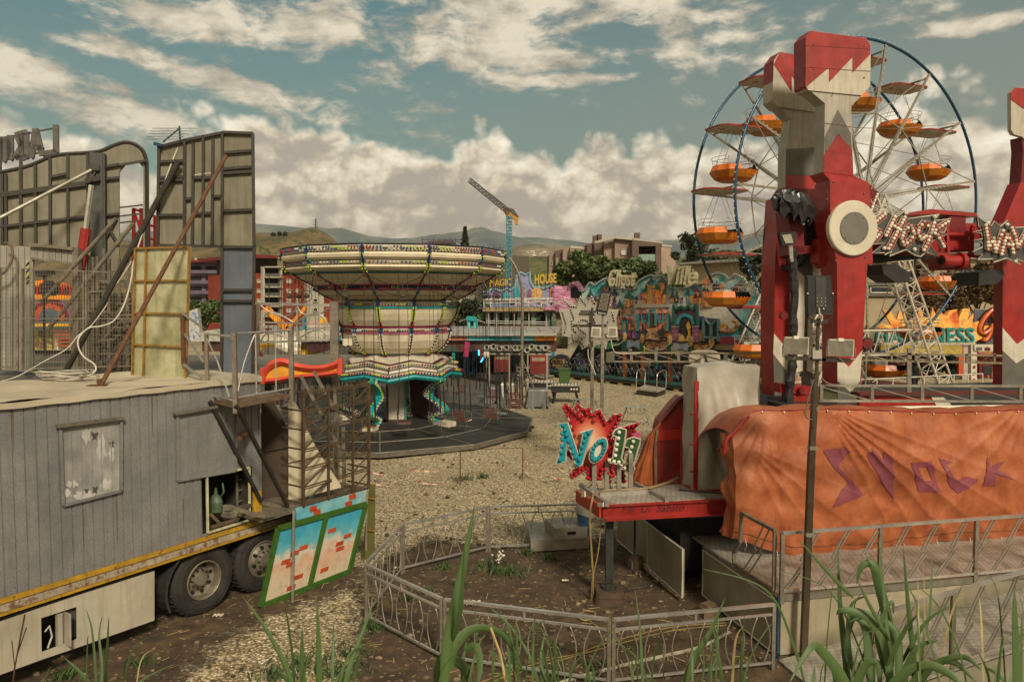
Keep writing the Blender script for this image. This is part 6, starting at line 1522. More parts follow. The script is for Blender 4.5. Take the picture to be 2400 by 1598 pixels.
def ghostride():
 FV=VP((3.27,52.0),(14.7,42.0));PV=VP((2.55,48.0),(9.19,40.0))
 r=thing('ghost_ride','long dark ride with painted castle front, arches and teal skies at the centre right','ghost ride',FV.pt(1560,900))
 n0=z3c
 top=[(605,700),(640,680),(700,600),(755,630),(810,590),(880,555),(920,580),(935,650),(1050,672),(1220,672),(1250,600),(1330,540),(1400,515),(1460,530),(1520,520),(1580,570),(1605,650),(1760,668),(1880,640),(1990,600),(2030,560),(2100,510),(2170,490),(2240,510),(2300,555),(2360,500)]
 P=[(p.x,p.y)for p in smoothpts([V(n0(*q)).to_3d()for q in top],4)]
 P+=[z5c(*q)for q in[(1720,30),(1790,60),(1840,130),(1880,100),(1930,160),(1960,250),(1990,300),(2020,390),(2060,420),(2080,480),(2080,900)]]
 mb=MB();FV.poly(mb,[(1364,900)]+P,0,.15);mb.build('backdrop',sky_art,r)
 mb=MB();FV.tube(mb,P,.07,.03);o=mb.build('edge_trim',bwhite,r)
 mb=MB()
 for a,b in zip(P,P[1:]):
  for i in range(2):mb.ball(FV.pt(a[0]+(b[0]-a[0])*i/2,a[1]+(b[1]-a[1])*i/2,.1),.07,0,4,3)
 mb.build('edge_bulbs',M('grey bulbs','#8f9a94',.4),o)
 mb=MB();FV.poly(mb,L(z3c,[(640,800),(760,770),(1000,760),(1260,800),(1600,790),(1760,770),(2000,790),(2400,820),(2400,1300),(640,1300)]),.03,.03);mb.build('painted_haze',sky_low,r)
 def tower(z,x,yb,w,h,rh,wall,roof,off,win=True,lean=0):
  mb=MB();FV.poly(mb,L(z,[(x-w/2,yb),(x-w*.42+lean,yb-h),(x+w*.42+lean,yb-h),(x+w/2,yb)]),off,.12);o=mb.build('painted_tower',wall,r)
  mb=MB();FV.poly(mb,L(z,[(x-w*.68+lean,yb-h+6),(x-w*.1+lean*1.2,yb-h-rh*.55),(x+lean*1.4,yb-h-rh),(x+w*.14+lean*1.2,yb-h-rh*.5),(x+w*.68+lean,yb-h+6)]),off+.05,.12);mb.build('tower_roof',roof,o)
  if win:
   mb=MB();FV.poly(mb,L(z,[(x-w*.14+lean,yb-h*.45),(x-w*.14+lean,yb-h*.7),(x+lean,yb-h*.8),(x+w*.14+lean,yb-h*.7),(x+w*.14+lean,yb-h*.45)]),off+.03,.05);mb.build('tower_window',dark if x%2 else oyel,o)
 def blk(z,pts,m_,off,nm='painted_rock'):mb=MB();FV.poly(mb,L(z,pts),off,.12);return mb.build(nm,m_,r)
 for a in((700,900,60,150,90,castle_c,roofg,.06),(760,890,50,90,60,castle_b,roofp,.06),(830,880,70,190,70,castle_c,roofg,.07),(885,700,60,60,60,castle_a,roofg,.1),(915,900,40,190,60,castle_a,roofp,.08),(975,900,50,170,60,castle_c,roofp,.07),(1035,1080,55,200,90,cliff,roofg,.2),(1140,960,90,190,90,cliff,roofg,.3),(1090,1240,50,220,30,stone_t,roofp,.34),(1150,1240,44,220,30,wall_b,brick,.34),(1230,840,20,60,30,castle_c,roofp,.06),(1640,830,46,60,70,castle_b,roofp,.08),(1690,835,50,60,80,roofg,roofg,.08),(1750,840,26,60,20,castle_c,castle_c,.06),(1820,840,26,110,50,stone_t,roofp,.08),(1870,840,60,110,50,castle_b,stone_t,.09),(1915,840,70,150,40,castle_a,roofp,.1),(1960,850,50,90,40,castle_b,roofp,.1),(2045,880,130,270,110,castle_b,castle_a,.14),(2010,880,40,200,40,castle_a,roofg,.16),(2150,860,50,220,60,castle_c,roofp,.1),(2210,850,40,210,50,castle_a,oyel,.1),(2260,850,60,110,40,castle_a,roofp,.1),(2330,850,60,150,60,castle_c,roofp,.1)):
  tower(z3c,*a)
 for a in((1690,380,60,180,60,castle_a,roofp,.12),(1745,360,50,220,60,castle_b,roofp,.12),(1795,360,50,130,50,castle_b,castle_c,.12),(1910,560,50,100,40,castle_c,roofp,.1),(1600,380,50,140,40,castle_c,roofp,.1),(1980,520,30,60,30,castle_c,castle_c,.1)):tower(z5c,*a)
 for a in((1340,850,80,150,80,castle_a,roofg,.3),(1400,850,90,240,90,castle_b,roofg,.36),(1460,850,80,180,60,castle_a,roofg,.42),(1520,850,80,260,70,castle_a,roofg,.34),(1290,800,34,90,50,castle_c,stone_t,.28),(1440,700,50,80,60,castle_b,stone_t,.46),(1550,840,34,120,60,castle_b,roofg,.38)):tower(z3c,*a)
 blk(z3c,[(1220,855),(1400,845),(1600,850),(1605,880),(1220,890)],lgrey,.6,'cornice');blk(z3c,[(1225,890),(1600,882),(1585,950),(1240,955)],wall_a,.5,'frieze')
 blk(z3c,[(1240,950),(1600,950),(1600,1150),(1500,1180),(1340,1180),(1200,1140)],wall_a,.35,'pink_wall')
 def arch(z,cx,cy,rx,ry,n,m_,off,w=.16,a0=0,a1=180,leg=0):
  for k in range(n):
   a,b=R(a0+(a1-a0)*(k+.06)/n),R(a0+(a1-a0)*(k+.94)/n);f=.72
   blk(z,[(cx+rx*math.cos(a),cy-ry*math.sin(a)),(cx+rx*math.cos(b),cy-ry*math.sin(b)),(cx+rx*f*math.cos(b),cy-ry*f*math.sin(b)),(cx+rx*f*math.cos(a),cy-ry*f*math.sin(a))],m_,off,'arch_stone')
  for k in range(leg):
   for s in(-1,1):blk(z,[(cx+s*rx,cy+k*34+2),(cx+s*rx*.72,cy+k*34+2),(cx+s*rx*.74,cy+k*34+32),(cx+s*rx*1.04,cy+k*34+32)],m_,off,'arch_stone')
 blk(z3c,[(1385,1000),(1410,960),(1440,1000),(1440,1130),(1380,1130)],M('painted door','#4a2c18',.6),.5,'doorway')
 arch(z3c,1408,960,44,66,5,stone_t,.6,leg=4)
 for cx in(1320,1505):arch(z3c,cx,980,36,84,12,stone_t,.5,a0=-90,a1=270);blk(z3c,[(cx-20,980),(cx,920),(cx+20,980),(cx,1050)],wall_b,.45,'lancet')
 for cx in(1245,1590):
  for k in range(6):blk(z3c,[(cx-16,965+k*32),(cx+14,962+k*32),(cx+16,990+k*32),(cx-14,993+k*32)],stone_t,.5,'pier_stone')
 blk(z3c,[(1350,1130),(1450,1120),(1500,1200),(1560,1260),(1280,1260),(1330,1190)],cliff,.55,'rock_path')
 for s,cx in((1,1300),(-1,1530)):blk(z3c,[(cx,1080),(cx+s*14,1130),(cx+s*60,1150),(cx+s*20,1250),(cx-s*20,1240),(cx-s*10,1160)],M('painted dark root','#1f2420',.6),.62,'root_claw')
 for k,(x,y,w,h,m_)in enumerate([(1210,1190,60,80,castle_c),(1250,1210,50,60,M('painted blue stone','#2c4478',.5)),(1180,1130,40,30,cliff),(1580,1200,50,50,brick),(1620,1180,60,90,cliff),(1000,1180,60,120,wall_b),(1040,1110,40,50,castle_b),(1050,1180,40,40,wall_b),(2230,1120,90,120,castle_b),(2290,1160,120,60,stone_t),(2280,1260,140,80,M('painted crimson rock','#7a1c2c',.5))]):
  o=blk(z3c,[(x-w/2,y+h/2),(x-w*.45,y-h*.3),(x,y-h/2),(x+w*.45,y-h*.3),(x+w/2,y+h/2)],m_,.4+.03*(k%3))
 blk(z3c,[(1650,850),(1700,930),(1790,880),(1880,920),(1940,850),(1940,1110),(1650,1110)],wall_b,.45,'purple_arch_wall')
 blk(z3c,[(1700,1110),(1720,1000),(1795,960),(1870,1000),(1890,1280),(1700,1280)],M('painted night','#2a1c20',.6),.5,'doorway')
 arch(z3c,1792,1080,108,125,11,stone_t,.6)
 mb=MB();FV.tube(mb,[(p.x,p.y)for p in smoothpts([V(z3c(*q)).to_3d()for q in[(1665,1090),(1665,860),(1700,910),(1750,880),(1795,900),(1840,870),(1880,910),(1925,860),(1935,1090)]],4)],.12,.6);mb.build('green_moulding',roofg,r)
 for cx in(1675,1905):
  for k in range(5):blk(z3c,[(cx-34,1108+k*36),(cx+34,1108+k*36),(cx+32,1140+k*36),(cx-32,1140+k*36)],wall_b,.65,'pier_stone')
  blk(z3c,[(cx-38,1098),(cx+38,1098),(cx+38,1108),(cx-38,1108)],lgrey,.7,'pier_cap')
 blk(z3c,[(1800,1080),(1830,1040),(1850,1100),(1860,1270),(1790,1270),(1830,1180)],M('painted gold stair','#b98c2c',.5,0,.4,4),.55,'spiral_stair');blk(z3c,[(1710,1180),(1760,1200),(1800,1280),(1700,1280)],castle_b,.56,'rock')
 blk(z3c,[(1940,1150),(1990,1140),(1995,1270),(1935,1280)],M('painted gold stair','#b98c2c'),.5,'barrel')
 blk(z5c,[(1240,530),(1300,530),(1300,700),(1240,690)],M('painted blue stone','#2c4478'),.4,'blue_wall')
 blk(z5c,[(1300,550),(1480,560),(1480,830),(1290,820)],M('painted gate wood','#3c2c18',.6,0,.5,8,streak=.5),.5,'gate_wood')
 for q in([(1300,550),(1300,830)],[(1480,560),(1480,830)],[(1290,790),(1490,800)],[(1390,620),(1390,800)],[(1320,570),(1390,640),(1460,580)]):
  mb=MB();FV.tube(mb,L(z5c,q),.11,.6);mb.build('gate_frame',M('slate turquoise','#3c5c60',.5),r)
 mb=MB();FV.tube(mb,[(p.x,p.y)for p in smoothpts([V(z5c(*q)).to_3d()for q in[(1510,700),(1580,715),(1680,690),(1720,620),(1660,580)]],4)],.13,.65);mb.build('curved_rail',cliff,r)
 blk(z5c,[(1510,720),(1620,720),(1700,680),(1740,740),(1730,800),(1500,790)],stone_t,.55,'turquoise_skirt');blk(z5c,[(1500,790),(1620,770),(1720,830),(1720,900),(1500,900)],M('painted crimson rock','#7a1c2c'),.58,'crimson_rock');blk(z5c,[(1690,640),(1800,640),(1840,880),(1690,880)],roofg,.5,'dark_green_wall')
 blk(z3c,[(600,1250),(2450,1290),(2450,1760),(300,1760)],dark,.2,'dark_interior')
 mb=MB();d=FV.pt(1290,880,-.5);mb.prism([FV.pt(1364,700,-.2),FV.pt(1800,700,-.2),FV.pt(1800,700,-5),FV.pt(1364,700,-5)],(0,0,-4.5));mb.build('hall',M('plain hall side','#4a463c',.7),r)
 mb=MB();PV.poly(mb,L(z4,[(850,890),(1200,885),(1090,940),(1010,930)]),.1,.6);mb.build('green_awning',M('ribbed green awning','#3f7a50',.5,0,.5,9),r)
 v=PV
 mb=MB();v.poly(mb,L(z5c,[(320,795),(1400,865),(2060,870),(2060,895),(1400,885),(320,815)]),.05,.3);mb.build('porch_beam',M('brown moulding','#4a2c18',.5,0,.3,4),r)
 X=[335,555,890,1150,1400]
 lilac=artmat('lilac airbrush',['#8a80b0','#b8a8c0','#7ca8b8','#a890b0'],1.3)
 for k in range(4):
  a,b=X[k],X[k+1];y=812+18*k;m=(a+b)/2
  mb=MB();v.poly(mb,L(z5c,[(a,y),(a+(b-a)*.25,y+6),(m,y+16),(b-(b-a)*.25,y+6),(b,y+14),(b-8,y+150),(m+(b-a)*.2,y+110),(m,y+85),(m-(b-a)*.2,y+105),(a+8,y+140)]),.12,.06);mb.build('valance',[lilac,cliff,lilac,castle_b][k],r)
  mb=MB();v.tube(mb,L(z5c,[(a+8,y+145),(m-(b-a)*.2,y+108),(m,y+88),(m+(b-a)*.2,y+113),(b-8,y+155)]),.045,.16);v.tube(mb,[(p.x,p.y)for p in smoothpts([V(z5c(*q)).to_3d()for q in[(a,y-5),(a+(b-a)*.25,y-18),(m,y+10),(b-(b-a)*.25,y-8),(b,y+8)]],3)],.05,.16);mb.build('valance_moulding',MATS['brown moulding'],r)
 for k,x in enumerate(X):
  y=812+18*k
  mb=MB();v.bar(mb,z5c(x,y),z5c(x,y+170),.28,.15,.2);c=mb.build('column_top',roofg,r)
  mb=MB();v.bar(mb,z5c(x,y+170),z5c(x,1290+25*k if k<4 else 1420),.15,.15,.15);mb.build('column',M('orange column paint','#a85a1c',.5,0,.25,4,.3),r)
  mb=MB();v.poly(mb,L(z5c,[(x,y+30),(x+22,y+60),(x+20,y+160),(x-20,y+160),(x-24,y+60)]),.22,.06);mb.build('lime_leaf',lime,c)if k in(1,2)else None
  mb=MB();p=v.pt(*z5c(x,y-30),.2);mb.ball(p,.16,0,6,5,(1,1,1.9));mb.build('finial',castle_b,c)
 for x,y in((395,940),(715,955),(965,965),(970,995),(720,920)):
  mb=MB();v.poly(mb,L(z5c,rectpts(x-12,y-12,x+12,y+14)),.3,.12);mb.build('lamp',white,r)
 for a,b in(((180,885),(325,830)),((560,900),(715,950)),((720,940),(885,860)),((970,955),(1140,880)),((1310,940),(1400,890))):
  mb=MB();mb.path([v.pt(*z5c(*a),.35),v.pt(*z5c((a[0]+b[0])/2,max(a[1],b[1])-4),.35),v.pt(*z5c(*b),.35)],.03,4);mb.build('lamp_cable',cable,r)
 mb=MB();v.poly(mb,L(z5c,rectpts(568,1045,650,1135)),.0,.03);mb.build('notice_board',M('notice white','#9c9888',.6,0,.3,9),r)
 mb=MB();v.poly(mb,L(z5c,[(1440,880),(1790,880),(1790,955),(1440,935)]),.2,.15);mb.build('plank_fascia',wood,r)
 for x,m_ in((500,dgreen),(725,stone_t),(965,green),(480,brick),(1000,dred)):
  mb=MB();v.bar(mb,z5c(x,990),z5c(x,1190),.1,-1.5,.1);mb.build('inner_post',m_,r)
 e=v.e;n=v.n;A=v.P+e*-.4;B=v.P+e*13.5
 for k,(m_,z0,z1_,o_)in enumerate(((M('grey deck edge','#4a4840',.6),.12,.34,.3),(M('turquoise deck lip','#2c5c58',.6,0,.3,3,.4),.34,.46,.45))):
  mb=MB();mb.prism([A+n*o_+V((0,0,z0)),B+n*o_+V((0,0,z0)),B-n*3.2+V((0,0,z0)),A-n*3.2+V((0,0,z0))],(0,0,z1_-z0));mb.build('deck',m_,r)
 for k in range(12):
  mb=MB();p=A+e*(.6+k*1.0)+n*.25;mb.box(p+V((0,0,.06)),(.3,.2,.12),rz=math.atan2(e.y,e.x));mb.build('packing_block',M('packing timber','#a08a52'),r)
 mb=MB()
 for k in range(30):
  p=A+e*(.3+k*.42)+n*.35+V((0,0,.46));mb.cyl(p,p+V((0,0,.85)),.015,4)
  if k%2:q=p+e*.42;mb.path(smoothpts([p,p+V((0,0,.3))+e*.25,p+V((0,0,.6))+e*.05,p+V((0,0,.8))+e*.4],3),.012,4)
  if k%2==0:mb.path(smoothpts([p+V((0,0,.8)),p+V((0,0,.5))+e*.2,p+V((0,0,.2))+e*.38],3),.012,4)
 for z in(.5,.85):mb.cyl(A+n*.35+V((0,0,.46+z)),A+e*12.6+n*.35+V((0,0,.46+z)),.02,5)
 mb.build('railing',M('dull chrome','#77736a',.35,.6),r)
 U=V((0,0,1))
 car=thing('ride_car','glossy midnight blue ride car parked on the ghost ride deck','ride car',(0,0,0),'ride cars on the ghost ride deck')
 mb=MB();prof=[(-.9,.0,.35),(-.85,.45,.5),(-.5,.7,.55),(-.1,1.0,.5),(.1,.95,.5),(.3,.55,.55),(.8,.4,.5),(1.0,.15,.4),(.95,.0,.35)]
 mb.rings([[V((x,w*math.cos(a),z+(.08*math.sin(a)if False else 0)-abs(math.cos(a))*.12*z))for a in[PI*j/8 for j in range(9)]]for x,z,w in prof],closed=False);mb.build('body',M('midnight blue gloss','#1b1c38',.15,.3,.2,2,.1,bump=0,coat=1),car,smooth=True)
 mb=MB();mb.path([V((.85,w,.32))for w in(-.5,0,.5)],.05,6);mb.path([V((-.1,-.3,1.0)),V((-.12,0,1.1)),V((-.1,.3,1.0))],.03,5);mb.build('chrome_trim',chrome,car)
 for k in range(7):
  p=A+e*(.8+1.75*k)-n*.5+U*.46
  if k==0:car.location=p;car.rotation_euler=(0,0,math.atan2(e.y,e.x))
  else:dup(car,p,math.atan2(e.y,e.x)+random.uniform(-.1,.1))
 for body,x0,y0,x1,y1,lab in(('Ghost',928,450,1228,645,'raised cream script letters reading Ghost above the castle front'),('Ville',1590,405,1930,625,'raised cream script letters reading Ville above the castle front')):
  a=z3c(x0,y0);b=z3c(x1,y1);o=thing('script_sign',lab,'sign',FV.pt(a[0],b[1]))
  mb=MB();text_on(mb,FV,body,a[0],a[1],b[0],b[1],.3,.35,0,shear=.25,bold=.015);t_=mb.build('lettering',M('cream letter face','#c9c09a',.35,.2,.15,4,.3),o)
  for k in range(3):mb=MB();x=a[0]+(b[0]-a[0])*(k+.5)/3;FV.bar(mb,(x,b[1]-8),(x,b[1]+14),.05,.1,.05);mb.build('sign_stand',dsteel,o)
  mb=MB();rnd=random.Random(5)
  for k in range(9):mb.ball(FV.pt(rnd.uniform(a[0]+4,b[0]-4),rnd.uniform(a[1]+6,b[1]-3),.5),.05,0,4,3)
  mb.build('bulbs',bwhite,t_)
 c=thing('entry_platform','pale platform step with chrome hoop handrails before the ghost ride deck','step',G(1525,912))
 mb=MB();q=[G(*z5c(480,1430),.25),G(*z5c(730,1460),.25),G(*z5c(840,1425),.25),G(*z5c(580,1385),.25)];mb.prism(q,(0,0,.08));mb.build('plate',M('pale plate','#a09a88'),c)
 mb=MB();mb.prism([p-U*.2 for p in q],(0,0,.18),taper=.98);mb.build('skirt',dsteel,c)
 for a_,b_ in((q[0],q[3]),(q[1],q[2])):
  mb=MB();mb.path(smoothpts([a_,a_+U*.8,a_.lerp(b_,.3)+U*1.0,b_+U*.95,b_+U*.1],4),.022,5);mb.build('handrail',chrome,c)
ghostride()
def magichouse():
 v=vd(57);r=thing('magic_house','two storey fun house with painted arches, balcony and yellow letters beyond the carousel','fun house',v.pt(1220,870));z=zm
 art1=artmat('fun house mural',['#3c4a6c','#6a8ca0','#8f7aa8','#5a7a80','#a8906c'],1.5,dist=3);mossy=artmat('mossy stone paint',['#5a5a2c','#8a7a48','#9c8460','#6c4a38'],1.5)
 top=[(1100,160),(1180,150),(1240,95),(1310,130),(1380,140),(1450,100),(1510,130),(1560,90),(1590,20),(1600,-90),(1660,-140),(1720,-100),(1790,-140),(1800,0),(1850,90),(1900,70),(1980,100),(2060,80),(2130,40),(2190,80),(2210,420),(1100,420)]
 zq=L(z,top);mb=MB();v.poly(mb,zq,0,.3);mb.build('mural',art1,r)
 mb=MB();v.tube(mb,zq[:-2],.09,.05);mb.build('edge_trim',M('pale blue trim','#7fa8b0',.5),r)
 for k,(x,y,w,h,m_)in enumerate([(1590,180,90,200,stone_t),(1690,190,60,190,castle_a),(1900,170,160,170,castle_b),(2120,180,60,220,castle_a),(1300,220,120,150,castle_c),(1430,220,100,120,stone_t),(1790,200,60,180,castle_c),(1180,240,60,140,art1),(1540,280,120,90,castle_c),(1980,280,120,100,castle_c)]):
  mb=MB();v.poly(mb,L(z,[(x-w/2,y+h/2),(x-w/2,y-h*.2),(x-w*.25,y-h*.45),(x,y-h*.5),(x+w*.25,y-h*.45),(x+w/2,y-h*.2),(x+w/2,y+h/2)]),.1+.03*(k%3),.15);mb.build('mural_arch',m_,r)
 mb=MB();v.poly(mb,L(z,[(1090,385),(2000,380),(2160,395),(2170,440),(1090,445)]),.8,1);mb.build('ledge',mossy,r)
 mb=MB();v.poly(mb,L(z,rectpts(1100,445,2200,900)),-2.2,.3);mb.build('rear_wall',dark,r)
 for x in(1170,1290,1450,1640,1850,2060,2150):
  mb=MB();v.bar(mb,z(x,440),z(x,760),.35,.0,.3);mb.build('arcade_pier',artmat('arcade teal stone',['#4a5c50','#6c8478','#5a4a38'],2),r)
 for a,b in((1290,1450),(1450,1640),(1640,1850),(1850,2060)):
  m=(a+b)/2;mb=MB();P=L(z,[(a,440),(b,440),(b,540)]+[(m+(b-a)/2*math.cos(R(t_)),540-85*math.sin(R(t_)))for t_ in range(10,180,17)]+[(a,540)]);v.poly(mb,P,-.05,.2);mb.build('arcade_arch',mossy,r)
 mb=MB();v.poly(mb,L(z,[(1130,650),(2060,660),(2060,760),(1130,740)]),.2,.2);mb.build('parapet',artmat('carved brown frieze',['#4a2c20','#8a5c40','#a87c58','#5c4030'],3),r)
 mb=MB();v.poly(mb,L(z,[(1100,730),(2180,770),(2180,815),(1100,745)]),.6,.5)
 mb.build('bead_cornice',M('yellow cornice','#9c8450',.6),r)
 mb=MB()
 for k in range(26):mb.ball(v.pt(*z(1120+k*41,722+k*2.2),.9),.22,0,6,4)
 mb.build('globe_lights',cream,r)
 for x,y,s in((1180,330,1),(1720,510,1),(1920,530,1.3),(1050,520,1)):
  mb=MB();v.poly(mb,L(z,[(x-40*s,y-30),(x+40*s,y-30),(x+30*s,y+20),(x+12,y+60),(x,y+20),(x-18,y+50),(x-35*s,y+10)]),.15,.1);mb.build('green_drape',green,r)
 mb=MB()
 for y in(245,262,300):v.tube(mb,L(z,[(1100,y+20),(2140,y)]),.05,.9)
 for x in range(1110,2140,95):v.tube(mb,L(z,[(x,262),(x,385)]),.04,.9)
 for x in range(1560,2140,190):v.tube(mb,L(z,[(x,345),(x+190,280)]),.04,.9);v.tube(mb,L(z,[(x,300),(x+190,370)]),.04,.9)
 for y in(595,625):v.tube(mb,L(z,[(1140,y-10),(2060,y+10)]),.04,.5)
 for x in(1180,1300,1560,1780,2040):v.tube(mb,L(z,[(x,440),(x,740)]),.04,.5)
 mb.build('balcony_railing',M('white railing','#b5aea0',.5),r)
 mb=MB();v.poly(mb,L(z,[(2020,380),(2165,385),(2170,425),(2010,420)]),1.2,1.0);mb.build('pink_balcony',M('pink stone','#b0708c',.6,0,.3,3),r)
 mb=MB();v.poly(mb,L(z,[(2195,60),(2300,70),(2400,60),(2440,400),(2195,400)]),.2,.3);mb.build('pink_wall',M('pink stone','#b0708c'),r)
 mb=MB();rnd=random.Random(2)
 for i in range(8):
  for j in range(4):
   if i<4 and 1<=j:continue
   mb.ball(v.pt(*z(2215+j*45+(i%2)*16,130+i*38),.3),.5,0,8,5,(1,.5,.75))
 mb.build('pink_boulders',M('pink boulders','#b0708c',.45,0,.3,2,.2),r)
 v2=VP((3.2,55),(6.4,51));c=z3c(530,700);mb=MB();v2.poly(mb,[(c[0]+11*math.cos(R(a)),c[1]-14*math.sin(R(a)))for a in range(0,181,15)]+[(c[0]-11,c[1]+16),(c[0]+11,c[1]+16)],.2,.2);w_=mb.build('arched_window',dark,r)
 mb=MB();v2.tube(mb,[(c[0]+14*math.cos(R(a)),c[1]-17*math.sin(R(a)))for a in range(0,181,12)],.2,.2);mb.build('window_surround',castle_c,w_)
 mb=MB();v.poly(mb,L(z,[(2190,420),(2360,420),(2360,1000),(2190,1000)]),-.3,.3);mb.build('side_mural',artmat('side swamp mural',['#3c4a2c','#6a7a48','#8f7a5c','#5a3c2c'],1.2),r)
 for body,x0,y0,x1,y1,lab in(('MAGIC',1148,655,1198,672,'small yellow letters reading MAGIC above the fun house, partly behind the carousel rim'),('HOUSE',1253,643,1304,666,'small yellow letters reading HOUSE on top of the fun house')):
  o=thing('letter_sign',lab,'sign',v.pt(x0,y1));mb=MB();text_on(mb,v,body,x0,y0,x1,y1,.2,.25,0,bold=.03,dy=-3);mb.build('lettering',M('yellow letters','#c49a2c',.4),o)
  for k in range(5):mb=MB();x=x0+(x1-x0)*(k+.5)/5;v.bar(mb,(x,y1-6),(x,y1+12),.06,.1,.05);mb.build('sign_stand',dsteel,o)
magichouse()
def bumper():
 r=thing('bumper_car_hall','low bumper car pavilion with white roof and painted fascia behind the carousel','pavilion',(-2,47,0));U=V((0,0,1));z=zm
 zt=2.75;y0=45.5;a=at(1304,792,y0);x1=a.x;x0=-19
 mb=MB();mb.prism([V((x0,y0,zt)),V((x1,y0-.5,zt)),V((x1+1,55,zt+.1)),V((x0,55,zt+.1))],(0,0,.15));mb.build('roof',M('dirty white roof','#9f9b92',.5,0,.25,.8,.5),r)
 mb=MB()
 for k in range(26):x=x0+(x1-x0)*k/25;mb.bar((x,y0,zt+.18),(x,55,zt+.25),.06)
 mb.build('roof_rib',lgrey,r)
 n=16
 for k in range(n):
  xa=x0+(x1-x0)*k/n;xb=x0+(x1-x0)*(k+1)/n;m_=[oyel,yellow,oyel,lturq,M('salmon','#b56a50',.5),lturq,turq,lturq][(k if k<n-6 else k-(n-6)+3)%8]
  mb=MB();mb.prism([V((xa,y0-.12,zt-.3)),V((xb-.01,y0-.12,zt-.3)),V((xb-.01,y0-.12,zt+.16)),V((xa,y0-.12,zt+.16))],(0,.1,0));f=mb.build('fascia',m_,r)
  mb=MB();mb.ball(((xa+xb)/2,y0-.15,zt-.05),.08,0,6,4);mb.build('fascia_lamp',cream,f)
 mb=MB();mb.prism([V((x0,y0+.2,zt-.35)),V((x1,y0+.2,zt-.35)),V((x1,y0+.2,zt-1.0)),V((x0,y0+.2,zt-1.0))],(0,.1,0));mb.build('painted_valance',artmat('dark valance mural',['#1c2c28','#2c4a44','#5a2c20','#1c1c18'],.6),r)
 for k,x in enumerate((-17,-12,-7.5,-3.6,2.2)):
  for y in(y0+.4,53):mb=MB();mb.bar((x,y,.2),(x,y,zt),.18);mb.build('column',[greyp,turq][k%2],r)
 mb=MB();mb.prism([V((x0,y0+8,.2)),V((x1,y0+8,.2)),V((x1,y0+8,2.6)),V((x0,y0+8,2.6))],(0,.1,0));mb.build('rear_mural',artmat('rear mural',['#2c2420','#5c3c30','#7a6a50','#2c4a58'],.9),r)
 q=[G(1062,872,.25),G(1215,906,.25),V((5,47,.25)),V((4,54,.25)),V((-19,54,.25)),V((-19,42,.25)),V((-9,40,.25))]
 mb=MB();mb.prism([G(*z(750,1360),.3),G(*z(1500,1530),.3),V((1,47,.3)),V((1,54,.3)),V((-19,54,.3)),V((-19,44,.3)),V((-8,43,.3))],(0,0,-.3));mb.build('track_floor',M('track floor edge','#37332c',.6),r)
 mb=MB();mb.prism([G(1055,884,.06),G(1190,905,.06),V((0,33.5,.06)),V((-16,33.5,.06)),V((-16,43,.06)),V((-8,43,.06))],(0,0,.03));mb.build('walkway',M('dull walkway','#5d564a',.6),r)
 for x,lab in((1092,'left'),(1113,'right')):
  mb=MB();v=vd(45);w=7
  rows=[[v.pt(x-w+2*w*i/10,y,.12*math.sin(i*2.2+y*.02))for i in range(11)]for y in(822,845,865,878)];mb.rings(rows,closed=False);o=mb.build('drape',M('navy drape','#16304a',.6,0,.4,3));tag(o,'navy blue drape under the bumper car roof, %s one of two'%('left' if x==1092 else 'right'),'drape')
 v=vd(52);o=thing('turquoise_lift','pair of turquoise ride uprights standing on the white pavilion roof','ride upright',v.pt(1115,780))
 for x0_,x1_ in((865,905),(960,1015)):
  mb=MB();v.poly(mb,L(z,[(x0_,560),(x1_,555),(x1_+8,775),(x0_+4,765)]),0,.4);mb.build('upright',turq,o)
  mb=MB();v.bar(mb,z(x0_+14,570),z(x0_+18,770),.16,.06,.04);mb.build('stripe',lturq,o)
 mb=MB();v.bar(mb,z(850,545),z(1000,560),.3,.05,.3);mb.build('cap',turq,o)
 mb=MB();v.tube(mb,L(z,[(740,600),(860,550)]),.05);v.tube(mb,L(z,[(1000,570),(1140,620)]),.05);mb.build('stay',steel,o)
 v=vd(44);o=thing('neon_ring','small blue neon ring glowing under the bumper car roof','neon light',v.pt(1125,850))
 mb=MB();v.tube(mb,L(z,[(1032,1020),(1034,1100)]),.05);v.tube(mb,L(z,[(1100,1130),(1090,1160),(1060,1200)]),.045);mb.build('neon_tube',glow('blue neon','#2aa8e0',2.5),o)
 mb=MB();v.poly(mb,L(z,[(1040,1010),(1090,1015),(1100,1080),(1095,1150),(1050,1200)]),-.1,.1);mb.build('neon_board',dred,o)
 mb=MB();v.ball if False else None;mb.ball(v.pt(*z(1145,1090)),.22,0,10,6);p=v.pt(*z(1145,1100));mb.cyl(V((p.x,p.y,0)),p,.04,5);tag(mb.build('globe_lamp',bwhite),'white globe lamp left of the left red game machine','lamp')
 mb=MB();v3=vd(43);v3.bar(mb,z(865,900),z(835,1120),.28,0,.15);v3.bar(mb,z(830,970),z(870,1000),.2,.05,.1);tag(mb.build('pink_flipper',pink),'magenta painted cut out slanting beside the carousel canopy','cut out')
 v=vd(50)
 for k,(x0_,x1_,y0_,y1_,m_)in enumerate([(1195,1215,832,860,artmat('blue scale mural',['#1c3c5c','#2c6a8c','#14283c'],3)),(1215,1245,832,875,artmat('moss mural',['#4a5a2c','#7a7a3c','#3c2c1c'],2)),(1283,1300,800,890,artmat('corner mural',['#1c3048','#2c7880','#48201c'],2))]):
  mb=MB();v.poly(mb,rectpts(x0_,y0_,x1_,y1_),0,.3);tag(mb.build('mural_booth',m_),['blue scaled mural board between the red game machines','mossy green mural board right of the lamp post','narrow blue and red mural post at the pavilion corner'][k],'mural board')
 v=VP((2.9,47.6),(3.6,46.8));o=thing('yellow_sign','yellow notice with red scribbled lettering at the start of the ghost ride','sign',v.pt(1305,860))
